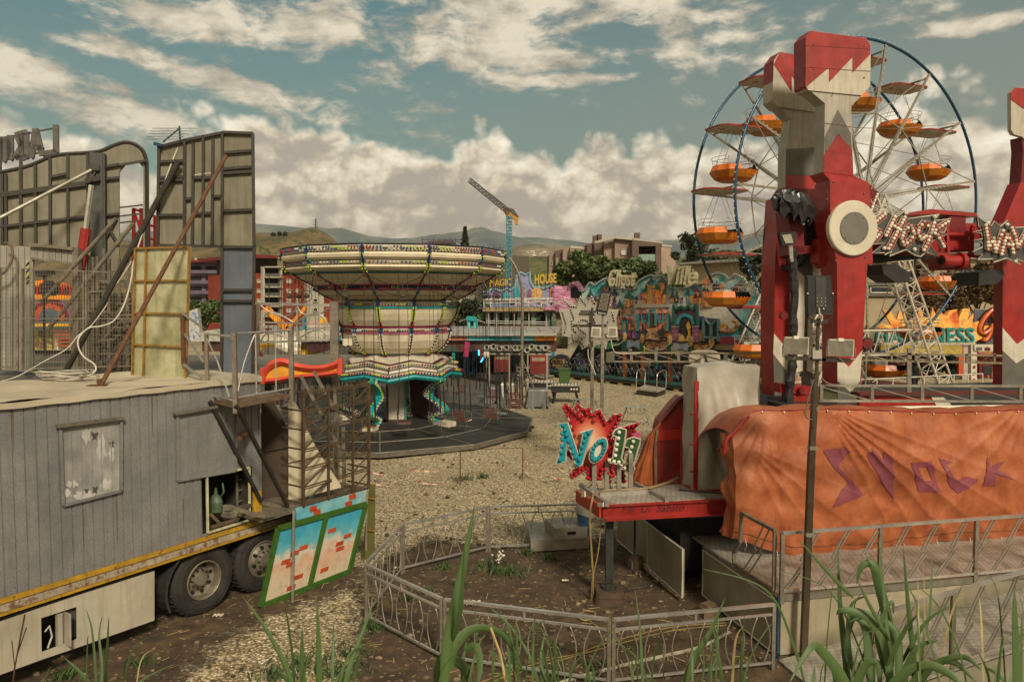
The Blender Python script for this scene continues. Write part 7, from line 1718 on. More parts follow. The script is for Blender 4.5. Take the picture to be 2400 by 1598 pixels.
 mb=MB();v.poly(mb,L(z4,[(655,1010),(742,1015),(742,1072),(655,1075)]),0,.08);mb.build('board',M('yellow sign board','#a8882c',.5),o)
 mb=MB()
 for k in range(6):c=z4(672+k*10,1035+(k%2)*5);v.poly(mb,[(c[0]-2,c[1]-4),(c[0]+2,c[1]-3),(c[0]+1.5,c[1]+4),(c[0]-1.5,c[1]+3)],.03,.03)
 mb.build('red_lettering',dred,o)
bumper()
def backleft():
 """colourful rides seen behind the arc railing"""
 v=vd(42);z=z5b
 o=thing('children_ride','white and pink children ride with yellow base glimpsed behind the arc railing','ride',v.pt(690,860))
 mb=MB();v.poly(mb,L(z,[(170,980),(1250,1000),(1250,1160),(170,1150)]),-.2,.3);mb.build('yellow_base',yellow,o)
 mb=MB();v.poly(mb,L(z,[(170,850),(700,870),(1240,830),(1240,950),(170,960)]),-.1,.3);mb.build('white_fascia',artmat('white fascia',['#a8a49c','#c4c0b4','#7a7870'],2),o)
 mb=MB();v.poly(mb,L(z,[(170,840),(420,850),(560,880),(400,900),(170,870)]),0,.3);mb.build('pink_car',pink,o)
 mb=MB();v.poly(mb,L(z,[(700,890),(1200,885),(1200,925),(700,925)]),.1,.2);mb.build('dark_band',dark,o)
 mb=MB()
 for x in range(730,1200,68):mb.ball(v.pt(*z(x,905),.15),.12,0,6,4)
 mb.build('band_lamps',bwhite,o)
 for x,y in((490,1010),(550,1050),(650,1000),(645,1090)):
  mb=MB();mb.ball(v.pt(*z(x,y),.5),.45,0,8,6);mb.build('globe',bwhite,o)
 mb=MB();v.bar(mb,z(260,490),z(560,790),.35,.1,.2);v.bar(mb,z(830,480),z(560,790),.2,.1,.2);mb.build('orange_beam',oyel,o)
 mb=MB();v.poly(mb,L(z,[(775,640),(805,640),(810,820),(775,820)]),.2,.3);mb.build('turquoise_pole',turq,o)
 mb=MB();v.poly(mb,L(z,[(1030,640),(1090,620),(1120,710),(1020,715)]),.2,.4);mb.build('yellow_figure',yellow,o)
 mb=MB();v.poly(mb,L(z,[(850,690),(930,670),(1010,690),(1100,700),(1240,750),(850,770)]),.1,.3);mb.build('red_white_roof',artmat('red white roof',['#b03c2c','#c4b8a4','#a82c34'],2.5),o)
 mb=MB();v.poly(mb,L(z,[(250,780),(320,780),(320,840),(250,840)]),.2,.3);mb.build('red_box',dred,o)
 mb=MB()
 for k in range(7):v.tube(mb,L(z,[(170+k*8,870+k*14),(1240,790+k*22)]),.03,.6)
 for x in range(240,1240,80):v.tube(mb,L(z,[(x,800),(x,970)]),.03,.6)
 mb.build('railing',white,o)
 mb=MB();v.poly(mb,L(z,[(850,970),(1240,990),(1240,1110),(850,1110)]),.3,.3);mb.build('red_dark_side',M('maroon side','#3c1010',.6),o)
 v=vd(40);o=thing('booth_roof','grey gabled kiosk roof behind the scroll board','kiosk',v.pt(650,850))
 mb=MB();v.poly(mb,L(z,[(160,1090),(270,1055),(420,1120),(500,1150),(500,1200),(160,1200)]),0,3);v.poly(mb,L(z,[(900,1160),(1130,1095),(1215,1100),(1260,1200),(900,1200)]),0,3);mb.build('roof',M('grey felt roof','#5d584c',.8),o)
 v=vd(30);
 mb=MB();v.poly(mb,[(470,778),(500,772),(520,790),(520,800),(470,800)],0,1.5);tag(mb.build('small_tent',M('white tent cloth','#a9a698',.7)),'small white tent roof seen between the two panels','tent')
 mb=MB();v.poly(mb,[(440,730),(462,722),(470,800),(445,800)],0,.3);tag(mb.build('striped_board',artmat('blue white stripes',['#3c6a9c','#c4beb0','#2c4a7c'],3)),'small blue and white board seen between the two panels','board')
backleft()
def stalls():
 v=vd(46);z=Z(1990,640,.18494)
 r=thing('happiness_stall','amusement stall with orange flame sign and teal block letters behind the ferris wheel','stall',v.pt(2150,900))
 flame=artmat('orange flame paint',['#c4481c','#e89434','#e8b85c','#c85a20'],.9,dist=2)
 pts=[(200,870),(220,660),(330,690),(420,640),(540,660),(430,470),(520,460),(600,600),(640,480),(700,470),(740,600),(860,560),(900,430),(950,560),(1040,560),(1060,430),(1100,540),(1150,450),(1200,540),(1260,480),(1370,460),(1380,600),(1440,450),(1530,450),(1500,600),(1580,510),(1560,640),(1680,600),(1640,680),(1800,660),(1760,740),(1700,820),(1580,880)]
 mb=MB();v.poly(mb,L(z,pts),0,.2);mb.build('flame_board',flame,r)
 mb=MB();v.poly(mb,L(z,[(240,740),(1600,740),(1600,900),(240,900)]),.06,.1);mb.build('name_board',M('cream sign','#cfc4aa',.5),r)
 mb=MB();text_on(mb,v,'HAPPINESS',*z(330,690),*z(1585,890),.12,.15,0,bold=.012);mb.build('lettering',M('teal letters','#0e7f78',.4,0,.4,9,.3),r)
 mb=MB();v.poly(mb,L(z,[(380,880),(1600,880),(1600,915),(380,910)]),.2,.2);mb.build('light_strip',M('striped strip','#b5a58c',.5,0,.5,9),r)
 mb=MB();v.poly(mb,L(z,[(400,915),(1435,920),(1430,1040),(1000,1010),(400,1010)]),.8,.2);mb.build('yellow_awning',M('yellow awning','#a8923c',.6,0,.3,5),r)
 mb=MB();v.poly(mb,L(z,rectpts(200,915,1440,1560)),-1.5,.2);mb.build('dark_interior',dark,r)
 rnd=random.Random(6)
 mb=MB();cs={}
 for k in range(60):
  m_=[red,pink,lime,turq,yellow,white][rnd.randrange(6)];cs.setdefault(m_,MB()).ball(v.pt(*z(rnd.uniform(300,1400),rnd.uniform(1080,1450)),-1.1),rnd.uniform(.06,.16),0,6,4)
 for m_,q in cs.items():q.build('prizes',m_,r)
 mb=MB();v.bar(mb,z(1410,930),z(1410,1300),.3,.3,.2);mb.build('red_post',brick,r)
 mb=MB();v.poly(mb,L(z,rectpts(1435,920,1545,1530)),.1,.3);mb.build('white_pier',M('white boards','#a5a094',.6,0,.15,6),r)
 mb=MB();v.poly(mb,L(z,rectpts(200,1400,1440,1520)),.3,.3);mb.build('counter',M('pale counter','#8f8878',.6,0,.3,3),r)
 mb=MB();v.bar(mb,z(860,960),z(860,1500),.25,.3,.2);mb.build('red_post',dred,r)
 r=thing('sweet_stall','sweet stall with striped board, big orange script letters and sweets behind glass','stall',v.pt(2320,900))
 mb=MB();v.poly(mb,L(z,rectpts(1590,455,2450,905)),-.3,.1);mb.build('sign_board',M('striped board ground','#b3ada0',.5),r)
 mb=MB()
 for x in range(1605,2440,34):v.bar(mb,z(x,460),z(x,900),.14,-.28,.02)
 mb.build('stripe',M('grey blue stripes','#5a5c68',.5),r)
 for nm,m_,w,o_ in(('script_outline',dred,.36,.0),('script_letter',M('orange script','#d4661c',.4,0,.2,2),.26,.06)):
  for q in([(1840,560),(1850,490),(1800,480),(1700,600),(1660,720),(1720,760),(1800,700),(1820,640),(1790,760),(1740,840),(1690,830)],[(2000,600),(1920,590),(1860,650),(1860,720),(1930,740),(1990,690),(1985,600)],[(2080,480),(2040,620),(2060,730),(2120,720)]):
   mb=MB();v.tube(mb,[(p.x,p.y)for p in smoothpts([V(z(*k)).to_3d()for k in q],5)],w*.55,o_,n=8);mb.build(nm,m_,r)
 mb=MB();v.poly(mb,L(z,[(1590,905),(2450,905),(2450,1010),(1590,980)]),.4,.3);f=mb.build('fascia',white,r)
 for x,m_ in((1650,greyp),(1755,dred),(1870,brick),(1910,dred),(2050,greyp)):
  mb=MB();v.poly(mb,L(z,[(x-40,950),(x,935),(x+40,950),(x+30,985),(x-30,985)])if x in(1755,)else L(z,rectpts(x-38,940,x+38,975)),.42,.03);mb.build('painted_mark',m_,f)
 mb=MB();v.poly(mb,L(z,rectpts(1548,905,1620,1500)),.3,.3);f=mb.build('white_post',white,r)
 for y,m_ in((1190,dred),(1275,greyp),(1350,brick)):
  mb=MB();v.poly(mb,L(z,[(1570,y+20),(1575,y-15),(1600,y-20),(1605,y+12)]),.33,.02);mb.build('painted_mark',m_,f)
 mb=MB();v.poly(mb,L(z,rectpts(1620,1000,2450,1560)),-.8,.1);mb.build('interior',artmat('sweet shelves',['#1c1418','#5c2430','#a84a58','#b8862c','#2c1c28'],3),r)
 for x0,x1,m_ in((1650,1690,dred),(1840,1860,pink),(1925,1935,white),(1700,1810,M('dark poster','#201a1c',.5))):
  mb=MB();v.poly(mb,L(z,rectpts(x0,1170 if x0==1700 else 1030,x1,1290 if x0==1700 else 1530)),-.5,.1);mb.build('shelf_panel',m_,r)
 rnd=random.Random(9);mb=MB()
 for k in range(50):mb.ball(v.pt(*z(rnd.uniform(1860,2100),rnd.uniform(1200,1500)),-.6),rnd.uniform(.05,.14),0,6,4)
 mb.build('sweets',M('pink sweets','#c46a84',.4),r)
 o=thing('round_mirror','round dark red reflector sign on a post beside the near red post','reflector',at(2035,812,30));mb=MB();w=vd(30)
 p=w.pt(2032,806);mb.cyl(p,p+V((0,-.08,0)),.2,16);mb.build('face',dred,o);mb=MB();mb.cyl(p+V((0,.06,0)),p+V((0,.0,0)),.26,16);mb.build('rim',black,o);mb=MB();mb.cyl(V((p.x,p.y+.05,0)),p+V((0,.05,-.2)),.04,6);mb.build('post',steel,o)
stalls()
def person():
 g=G(2143,927);x,y=g.x,g.y;o=bpy.data.objects
 me=bpy.data.meshes.new('person')
 J=[(0,0,.95,.15),(0,0,1.15,.155),(0,0,1.36,.19),(0,0,1.47,.08),(0,-.01,1.53,.055),(0,-.02,1.60,.085),(0,-.02,1.68,.10),(0,-.01,1.76,.07),(-.19,0,1.40,.075),(-.25,.02,1.15,.058),(-.24,-.06,.92,.045),(-.24,-.09,.84,.04),(.19,0,1.40,.075),(.25,.02,1.15,.058),(.23,-.08,.93,.045),(.22,-.12,.85,.04),(-.10,0,.88,.11),(-.11,-.01,.48,.075),(-.11,.02,.09,.05),(-.12,-.12,.04,.045),(.10,0,.88,.11),(.12,.0,.48,.075),(.12,.04,.09,.05),(.13,-.1,.04,.045)]
 E=[(0,1),(1,2),(2,3),(3,4),(4,5),(5,6),(6,7),(2,8),(8,9),(9,10),(10,11),(2,12),(12,13),(13,14),(14,15),(0,16),(16,17),(17,18),(18,19),(0,20),(20,21),(21,22),(22,23)]
 me.from_pydata([(a,b,c)for a,b,c,_ in J],E,[]);ob=bpy.data.objects.new('person',me);COL.objects.link(ob);ob.location=(x,y,0);ob.rotation_euler=(0,0,.5)
 md=ob.modifiers.new('skin','SKIN');me.skin_vertices[0].use_clear if False else None
 if not me.skin_vertices:
  bpy.context.view_layer.objects.active=ob;
 for i,(_,_,_,rr)in enumerate(J):me.skin_vertices[0].data[i].radius=(rr,rr*.75 if i in(1,2,0)else rr)
 me.skin_vertices[0].data[0].use_root=True
 ob.modifiers.new('sub','SUBSURF').levels=1
 me.materials.append(M('dark clothing','#1c1c22',.8,0,.3,5))
 tag(ob,'person in dark jacket and trousers standing by the stall counter under the ferris wheel','person')
 mb=MB();mb.ball((x,y-.02,1.72),.115,0,10,8,(1,1,1.05));h=mb.build('hair',M('dark hair','#1a1410',.7),ob)
person()
O0=V((3.58,9.86,0));E1=V((.977,.214,0)).normalized();E2=V((-E1.y,E1.x,0));UZ=V((0,0,1))
def S(u,v,z=0.0):return O0+E1*u+E2*v+UZ*z
z5=Z(1560,60,.40816);z6=Z(1700,560,.29724);z8=Z(1600,900,.44519);zs=Z(2020,470,.16136);z2b=Z(1280,920,.20408)
def tower():
 r=thing('red_ride_tower','nearest tall red and white ride post with round white disc and zigzag head','ride tower',S(5.4,6.2))
 v=VP(S(5.26,6.16),S(6.26,6.16));W=.42
 def pl(nm,pts,m_,off=0,th=W):mb=MB();v.poly(mb,pts,off,th);return mb.build(nm,m_,r)
 f=z5
 pl('head',L(f,[(835,30),(1150,72),(1178,110),(1175,350),(1125,402),(820,372),(803,345),(803,70)]),M('head white','#b5ac98',.5,.1,.15,2,.45,'#6e6350',.1,streak=.5))
 hd=pl('head_red_zigzag',L(f,[(836,31),(1150,73),(1177,111),(1176,165),(1075,270),(1075,180),(940,325),(940,240),(806,355),(804,70)]),red,.012,.012)
 mb=MB()
 for a_,b_ in(((835,30),(803,70)),((803,70),(803,345)),((803,345),(812,360))):
  q=[v.pt(*f(*a_),.0)-v.e*.012,v.pt(*f(*b_),.0)-v.e*.012];mb.add([q[0],q[1],q[1]-v.n*W,q[0]-v.n*W],[(0,1,2,3)])
 mb.build('head_red_side',dred if False else red,r)
 pl('neck',L(f,[(828,373),(1128,403),(1065,462),(1072,640),(1078,860),(905,842),(912,660),(915,448)]),M('neck grey white','#a39c8c',.5,.1,.15,2,.45,'#5f5646',.1,streak=.5),-.03,W-.06)
 pl('neck_grey_arrow',L(f,[(990,484),(1065,620),(1070,720),(991,620),(915,740),(916,640)]),greyp,-.018,.012)
 pl('neck_red_arrow',L(f,[(991,624),(1071,712),(1079,862),(905,843),(911,742)]),red,-.014,.016)
 sh=MB()
 a=[v.pt(*f(*p),-.03)for p in((905,843),(1079,862))];b=[v.pt(*f(*p),.12)for p in((945,890),(1165,902))]
 sh.add([a[0],a[1],b[1],b[0]]+[p-v.n*(W+.1)for p in(a[0],a[1],b[1],b[0])],[(0,1,2,3),(4,7,6,5),(0,3,7,4),(1,5,6,2)]);sh.build('shoulder',red,r)
 pl('body',L(f,[(945,890),(1165,902),(1183,1100),(1190,1366)])+[z6(1120,200),z6(1080,880),z6(1060,1340),z6(885,1340),z6(885,900),z6(880,200)]+[f(945,1120)],red,.12,W+.15)
 pl('body_white_band',[z6(1080,880),z6(1062,1120),z6(990,1210),z6(885,1120),z6(885,930),z6(975,1008)],white,.132,.012)
 pl('body_grey_band',[z6(1064,1122),z6(1060,1342),z6(885,1342),z6(885,1124),z6(990,1212)],greyp,.136,.016)
 mb=MB();c=v.pt(*f(1070,1165),.14);n=48
 def circ(rr,o):return[c+v.n*o+(v.e*math.cos(2*PI*j/n)+UZ*math.sin(2*PI*j/n))*rr for j in range(n)]
 mb.rings([circ(.62,-.06),circ(.62,.05),circ(.60,.07),circ(.36,.07)]);mb.build('disc',M('disc white','#c2b9a2',.45,0,.1,2,.3),r,smooth=False)
 mb=MB();mb.rings([circ(.36,.05),circ(.36,.09),circ(.001,.09)]);d=mb.build('disc_hub',M('hub grey','#6a665c',.5,.1,.1,2),r)
 mb=MB();[mb.ball(c+v.n*.09+(v.e*math.cos(2*PI*j/8)+UZ*math.sin(2*PI*j/8))*.32,.015,0,5,3)for j in range(8)];mb.build('hub_bolt',dsteel,d)
 for pts in([f(1165,925),f(1176,930),f(1183,1100),f(1176,1110)],[z6(1118,60),z6(1160,70),z6(1155,200),z6(1120,215)]):pl('side_flange',pts,dred,.0,.5)
 pl('inner_flange',[f(885,930),f(945,920),f(945,1120),f(900,1150),f(885,1100)],red,-.3,.4);pl('lower_flange',[z6(735,0),z6(880,0),z6(880,200),z6(800,230),z6(740,180)],red,-.3,.35)
 mb=MB()
 for y in(115,240,560,720):v.bar(mb,f(806 if y<380 else 914,y),f(1176 if y<380 else 1068,y+22),.006,.014 if y<380 else-.016,.008)
 for x,y in((925,960),(1140,965),(925,1000),(1145,1330),(975,1350),(965,900)):mb.ball(v.pt(*f(x,y),.125),.022,0,6,4)
 for x,y in((850,110),(850,250),(1140,120),(1140,300),(960,395)):mb.ball(v.pt(*f(x,y),.012),.018,0,6,4)
 mb.build('weld_seam',dred,r)
 mb=MB();c=v.pt(*z6(460,610),.1)
 r2=thing('far_ride_tower','second red and white ride post just behind the near one, with torn black cover','ride tower',S(4.75,7.65))
 w=VP(S(4.75,7.65),S(5.75,7.65))
 def pw(nm,pts,m_,off=0,th=W):mb=MB();w.poly(mb,pts,off,th);return mb.build(nm,m_,r2)
 pw('head',L(f,[(655,153),(960,200),(975,450),(880,500),(700,475),(650,468),(612,430),(622,200)]),MATS['head white'])
 pw('head_red_zigzag',L(f,[(656,153),(960,201),(960,420),(900,360),(820,420),(725,285),(725,378),(623,222)]),red,.012,.012)
 mb=MB();q=[w.pt(*f(622,200))-w.e*.012,w.pt(*f(617,320))-w.e*.012,w.pt(*f(656,153))-w.e*.012];mb.add([q[0],q[1],q[1]-w.n*W,q[0]-w.n*W],[(0,1,2,3)]);mb.add([q[0],q[2],q[2]-w.n*W,q[0]-w.n*W],[(0,1,2,3)]);mb.build('head_red_side',red,r2)
 pw('neck',L(f,[(655,470),(900,500),(870,560),(862,700),(860,940),(690,930),(693,700),(720,538)]),MATS['neck grey white'],-.03,W-.06)
 pw('neck_grey_band',L(f,[(692,710),(862,700),(860,862),(690,856)]),greyp,-.018,.012);pw('neck_red_band',L(f,[(690,858),(860,864),(860,940),(690,932)]),red,-.016,.012)
 pw('shoulder',L(f,[(690,932),(866,940),(800,1010),(760,1100),(660,1100),(655,985)]),dred,.05,W)
 pw('body',[f(655,985),f(760,1010),z6(520,100),z6(505,600),z6(495,1340),z6(395,1340),z6(385,760),z6(392,200),f(640,1180)],red,.1,W+.2)
 pw('body_white_band',[z6(385,745),z6(497,880),z6(492,1052),z6(378,905)],white,.112,.012);pw('body_grey_band',[z6(378,905),z6(492,1054),z6(495,1342),z6(392,1342)],greyp,.114,.012)
 mb=MB();
 for cx,cy,o_ in((700,1230,.45),(870,1190,.1)):
  c=w.pt(*f(cx,cy),.2);ax=(E2*.25+E1*.97).normalized();s=ax.cross(UZ).normalized()
  def rg(rr,o):return[c+ax*o+(s*math.cos(2*PI*j/36)+UZ*math.sin(2*PI*j/36))*rr for j in range(36)]
  mb=MB();mb.rings([rg(.62,-.06),rg(.74,-.06),rg(.74,.1),rg(.62,.1),rg(.62,-.06)]);dr=mb.build('drive_ring',M('blackened ring','#2c2a28',.4,.5),r2)
  mb=MB();mb.rings([rg(.6,-.03),rg(.6,.07),rg(.01,.07)]);mb.rings([rg(.3,-.12),rg(.3,.1)]);mb.build('ring_plate',dred,dr)
  mb=MB();[mb.ball(c+ax*-.06+(s*math.cos(j*PI/6)+UZ*math.sin(j*PI/6))*.5,.035,0,5,3)for j in range(12)];mb.build('bolt',dsteel,dr)
 mb=MB();w2=VP(S(4.9,6.6),S(5.9,6.6));w2.poly(mb,L(f,[(700,1060),(780,1050),(800,1300),(720,1310)]),0,.5);w2.poly(mb,[z6(500,60),z6(690,50),z6(690,110),z6(500,130)],0,.4);mb.build('motor_block',dred,r2)
 mb=MB();w2.poly(mb,[z6(560,100),z6(690,100),z6(690,1160),z6(620,1160)],-.6,.1);mb.build('inner_column',M('grey inner column','#6d6a64',.5,.1,.2,2,.4,streak=.5),r2)
 mb=MB();w2.poly(mb,[z6(570,250),z6(640,310),z6(610,1040),z6(560,1050)],-.5,.05);w2.poly(mb,[z6(660,600),z6(690,600),z6(690,1060),z6(650,1040)],-.5,.05);mb.build('white_stripe',white,r2)
 mb=MB();w2.poly(mb,[z6(435,1140),z6(700,1165),z6(698,1230),z6(435,1212)],.1,.5);w2.poly(mb,[z6(540,1230),z6(800,1240),z6(800,1345),z6(540,1340)],.1,.5);mb.build('base_collar',red,r2)
 mb=MB();c=w2.pt(*z6(590,1190),.15);mb.cyl(c,c+w2.n*.08,.07,10);c=w2.pt(*z6(450,605),-.4);mb.cyl(c,c+w2.n*.08,.1,10);mb.build('pivot_pin',dred,r2)
 mb=MB();P=[f(735,1290),z6(530,200),z6(545,400),z6(535,600),z6(540,800),z6(530,1000),z6(510,1150),z6(500,1340)]
 PP=smoothpts([w2.pt(*p,.25)for p in P],6);mb.path([p+V((random.uniform(-.015,.015),0,0))for p in PP],.1,8,rs=[.09+.012*math.sin(i*1.3)+random.uniform(0,.02)for i in range(len(PP))]);tag(mb.build('wrapped_conduit',M('black wrap','#1a1918',.7,0,.4,8,.3,bump=.8,bsc=20)),'thick black wrapped conduit running down between the two red posts','conduit')
 mb=MB();c=w2.pt(*f(745,1025),.3);rnd=random.Random(3);n_=40
 mb.rings([[c+E1*(x*(1+.16*math.sin(j*.9+k)+rnd.uniform(-.12,.12)))*math.cos(2*PI*j/n_)*.95+E2*.3*x*math.sin(2*PI*j/n_)*1.2+UZ*(z_+rnd.uniform(-.05,.05)+(.10 if k>4 else 0)*math.sin(j*1.3)-(.22*x*math.cos(2*PI*j/n_)))for j in range(n_)]for k,(x,z_)in enumerate(((.02,.27),(.2,.26),(.36,.2),(.47,.1),(.52,0),(.47,-.1),(.40,-.2),(.36,-.3)))]);tag(mb.build('black_cover',M('black plastic sheet','#1d1c1b',.35,0,.3,5,.2,bump=.8,bsc=8)),'torn black plastic sheet draped over the ride drive between the posts','cover')
 l=thing('work_light','small square work light on a short mast between the red posts','work light',w2.pt(*f(730,1290),.5));mb=MB();w2.poly(mb,L(f,[(655,1190),(745,1183),(750,1255),(672,1262)]),.5,.12);mb.build('housing',black,l)
 mb=MB();w2.poly(mb,L(f,[(668,1203),(720,1198),(735,1248),(690,1252)]),.52,.02);mb.build('lens',M('dusty lens','#96917c',.2),l);mb=MB();w2.tube(mb,[f(720,1262),z6(525,180)],.035,.4);w2.tube(mb,[f(710,1262),z6(515,160)],.02,.42);mb.build('stem',chrome,l)
 r3=thing('right_ride_tower','red ride post cut by the right edge of the picture','ride tower',S(9.6,8.2));x=VP(S(9.6,8.2),S(10.6,8.2))
 def px_(nm,pts,m_,off=0,th=.12):mb=MB();x.poly(mb,pts,off,th);return mb.build(nm,m_,r3)
 px_('head',L(f,[(1983,385),(2010,355),(2300,380),(2300,640),(2100,700),(2050,640),(2000,625),(1985,600)]),MATS['head white']);px_('head_red',L(f,[(1983,386),(2010,356),(2300,381),(2300,560),(2130,520),(2045,470),(1984,425)]),red,.012,.012)
 px_('neck',L(f,[(2045,640),(2250,660),(2250,900),(2040,900),(2052,720)]),dred,-.03,W-.05);px_('shoulder',L(f,[(2040,900),(2250,900),(2300,1140),(1940,1130),(1960,1085)]),red,.05,W)
 px_('body',[z6(2190,0),z6(2600,0),z6(2600,1300),z6(2180,1290),z6(2185,800)],red,.1,.3)
 px_('white_band',[z6(2186,700),z6(2300,830),z6(2420,740),z6(2420,900),z6(2295,980),z6(2186,880)],white,.112,.012);px_('grey_band',[z6(2186,885),z6(2295,982),z6(2600,760),z6(2600,1300),z6(2180,1290)],greyp,.11,.01)
 r4=thing('gondola_beam','red steel gondola beam spanning between the ride posts behind the bulb signs','ride beam',S(7,7));y=VP(S(5.9,7.2),S(8.9,7.2))
 def py_(nm,pts,m_,off=0,th=.6):mb=MB();y.poly(mb,pts,off,th);return mb.build(nm,m_,r4)
 py_('top_hood',L(zs,[(660,195),(1000,125),(1660,180),(1690,235),(1040,195),(670,215)]),red,.1,1.0)
 py_('main_beam',L(zs,[(100,290),(700,300),(1280,330),(2600,330),(2600,560),(1600,560),(1580,740),(1230,740),(100,760)]),red,0,.5)
 py_('panel',L(zs,[(1260,230),(1510,230),(1510,470),(1255,470)]),dred,.06,.3);py_('panel',L(zs,[(1260,490),(1590,490),(1590,720),(1240,720)]),red,.08,.3)
 mb=MB()
 for q in(((1230,390),(1245,800)),((1600,380),(1590,830)),((1240,480),(1600,495)),((1240,780),(100,770)),((1600,380),(1750,385)),((1590,810),(1730,820))):y.bar(mb,zs(*q[0]),zs(*q[1]),.07,.2,.08)
 mb.build('box_frame',red,r4)
 py_('foot_bracket',L(zs,[(1060,830),(1580,760),(1575,1000),(1200,1010),(1170,900),(1110,900)]),red,.1,.5)
 mb=MB();c=y.pt(*zs(1150,880),.3);mb.cyl(c,c+E1*.55,.15,16);mb.cyl(c+E1*.5,c+E1*.62,.22,16);mb.cyl(c-E1*.01,c+E1*.02,.09,12,1);mb.build('cylinder',[red,black],r4)
 py_('black_underside',L(zs,[(100,770),(1060,790),(1060,830),(100,920)]),black,-.05,.5)
 for k,q in enumerate(([(290,930),(500,920),(640,1010),(710,1060),(680,1190),(500,1190),(320,1070)],[(1700,1040),(1900,1010),(2050,1000),(2080,1090),(1960,1210),(1700,1230)])):
  mb=MB();y.poly(mb,L(zs,q),.3,.7);tag(mb.build('seat_cover',M('black seat cover','#201f1d',.5,0,.3,4,bump=.6,bsc=10)),['black covered seat hanging under the SHOCK sign','black covered seat hanging under the WAVE sign'][k],'covered seat')
 q=VP(S(5.7,6.6),S(8.7,6.6))
 panel=M('sign back grey','#4a4844',.5,.2,.15,3,.3);edge=M('sign edge','#c4bba6',.5);face=M('sign red face','#8c1418',.45,0,.3,3)
 def sign(lab,outline,strokes,bigs,ex=0):
  s=thing('bulb_sign',lab,'sign',q.pt(*zs(*outline[0])))
  mb=MB();q.poly(mb,L(zs,outline),0,.06);mb.build('panel',panel,s);mb=MB();mb.path([q.pt(*zs(*p),.01)for p in outline],.016,4,closed=True);mb.build('panel_edge',edge,s)
  for st in strokes:
   L_=MB();wt=MB();bl=MB()
   for ln in st:
    P=L(zs,ln)
    for a,b in zip(P,P[1:]):
     q.bar(wt,a,b,.17,.045,.03);q.bar(L_,a,b,.145,.05,.05)
     n=max(1,round(math.hypot(b[0]-a[0],b[1]-a[1])/8.6))
     for i in range(n+1):bl.ball(q.pt(a[0]+(b[0]-a[0])*i/n,a[1]+(b[1]-a[1])*i/n,.09),.044,0,10,6)
   o=L_.build('letter',face,s);wt.build('letter_edge',edge,o);bl.build('bulbs',bwhite,o)
  mb=MB();[mb.ball(q.pt(*zs(*b),.05),.05,0,8,6)for b in bigs];mb.build('corner_bulb',bwhite,s)
 sign('jagged sign with the word SHOCK in cream bulbs on red letters',[(60,320),(290,170),(330,260),(380,165),(480,260),(600,170),(660,270),(1120,205),(1040,300),(1290,265),(1200,460),(1110,450),(1250,500),(1130,520),(980,625),(1120,820),(930,750),(850,820),(780,800),(640,715),(400,810),(430,740),(330,790),(335,760),(140,770),(330,620),(60,650),(20,480)],[[[(330,200),(180,330),(100,400),(270,470),(180,570),(60,640)]],[[(480,240),(350,510)],[(640,240),(370,700)]if False else[(625,245),(560,370),(440,600),(385,700)],[(430,350),(560,430)]],[[(710,370),(620,430),(575,560),(610,650),(700,590),(760,490),(730,410),(710,370)]],[[(960,370),(910,310),(830,400),(815,480),(860,570),(930,520)]],[[(1050,330),(1000,480),(950,630),(900,720)],[(1250,310),(1120,400),(1020,460),(1100,500),(1150,600),(1190,670)]]],[(1055,235),(765,710),(325,695),(640,185)])
 sign('jagged sign with the word WAVE in cream bulbs, cut by the right edge',[(1680,240),(1800,320),(1880,370),(1920,300),(2010,380),(2115,290),(2180,400),(2350,390),(2600,380),(2900,400),(2900,900),(2640,880),(2400,920),(2240,840),(2300,930),(2100,840),(1910,900),(1900,850),(1680,860),(1750,790),(1610,745),(1750,680),(1750,620),(1620,580),(1750,560),(1740,480),(1620,460),(1740,430),(1700,380)],[[[(1800,360),(1830,560),(1830,710)],[(1830,710),(1915,550),(1940,750)],[(1940,750),(2000,560),(2050,440)]],[[(2110,500),(2060,640),(2030,780)],[(2110,500),(2170,600),(2200,760)],[(2070,640),(2190,640)]],[[(2180,400),(2230,530),(2260,680),(2330,560),(2400,420)]],[[(2450,450),(2420,700),(2600,720)],[(2450,450),(2600,430)],[(2430,570),(2560,570)]]],[(2110,350),(2230,885),(1830,330)])
 b=thing('show_platform','red and grey steel base deck of the tall ride behind the orange tarpaulin','ride base',S(6,6.5))
 mb=MB();mb.prism([S(3.9,5.0,1.6),S(14,5.0,1.6),S(14,9,1.6),S(3.9,9,1.6)],UZ*.9);mb.build('deck',M('dark base deck','#2c2a28',.6),b)
 m2=VP(S(5.5,4.95),S(8,4.95));mb=MB();m2.poly(mb,[z6(1060,1230),z6(1620,1245),z6(1680,1340),z6(1060,1345)],0,.1);mb.build('red_panel',red,b)
 mb=MB();m2.poly(mb,[z6(1622,1245),z6(1720,1245),z6(1810,1335),z6(1680,1338)],.02,.1);mb.build('white_panel',white,b)
 mb=MB();m2.poly(mb,[z6(1060,1212),z6(2500,1205),z6(2500,1222),z6(1060,1236)],.1,.3);mb.build('red_lip',MATS['base red steel'],b)
 mb=MB();m2.tube(mb,[z6(1280,1335),z6(2500,1318)],.05,.5);m2.tube(mb,[z6(1860,1362),z6(2500,1345)],.05,.6);[mb.ball(m2.pt(*z6(1880+k*30,1350-k*1.2),.7),.04,0,6,4)for k in range(18)];mb.build('light_tube',bwhite,b)
 for u in(4.2,7,10,13):
  mb=MB();mb.bar(S(u,5.3,0),S(u,5.3,1.6),.25);mb.bar(S(u,8.5,0),S(u,8.5,1.6),.25);mb.build('leg',dsteel,b)
 mb=MB();m3=VP(S(4.5,6.6),S(5.5,6.6));m3.poly(mb,[z6(245,1230),z6(335,1235),z6(330,1350),z6(245,1350)],0,.5);tag(mb.build('dark_cabinet',black),'dark cabinet between the silver covered cabin and the far red post','cabinet')
tower()
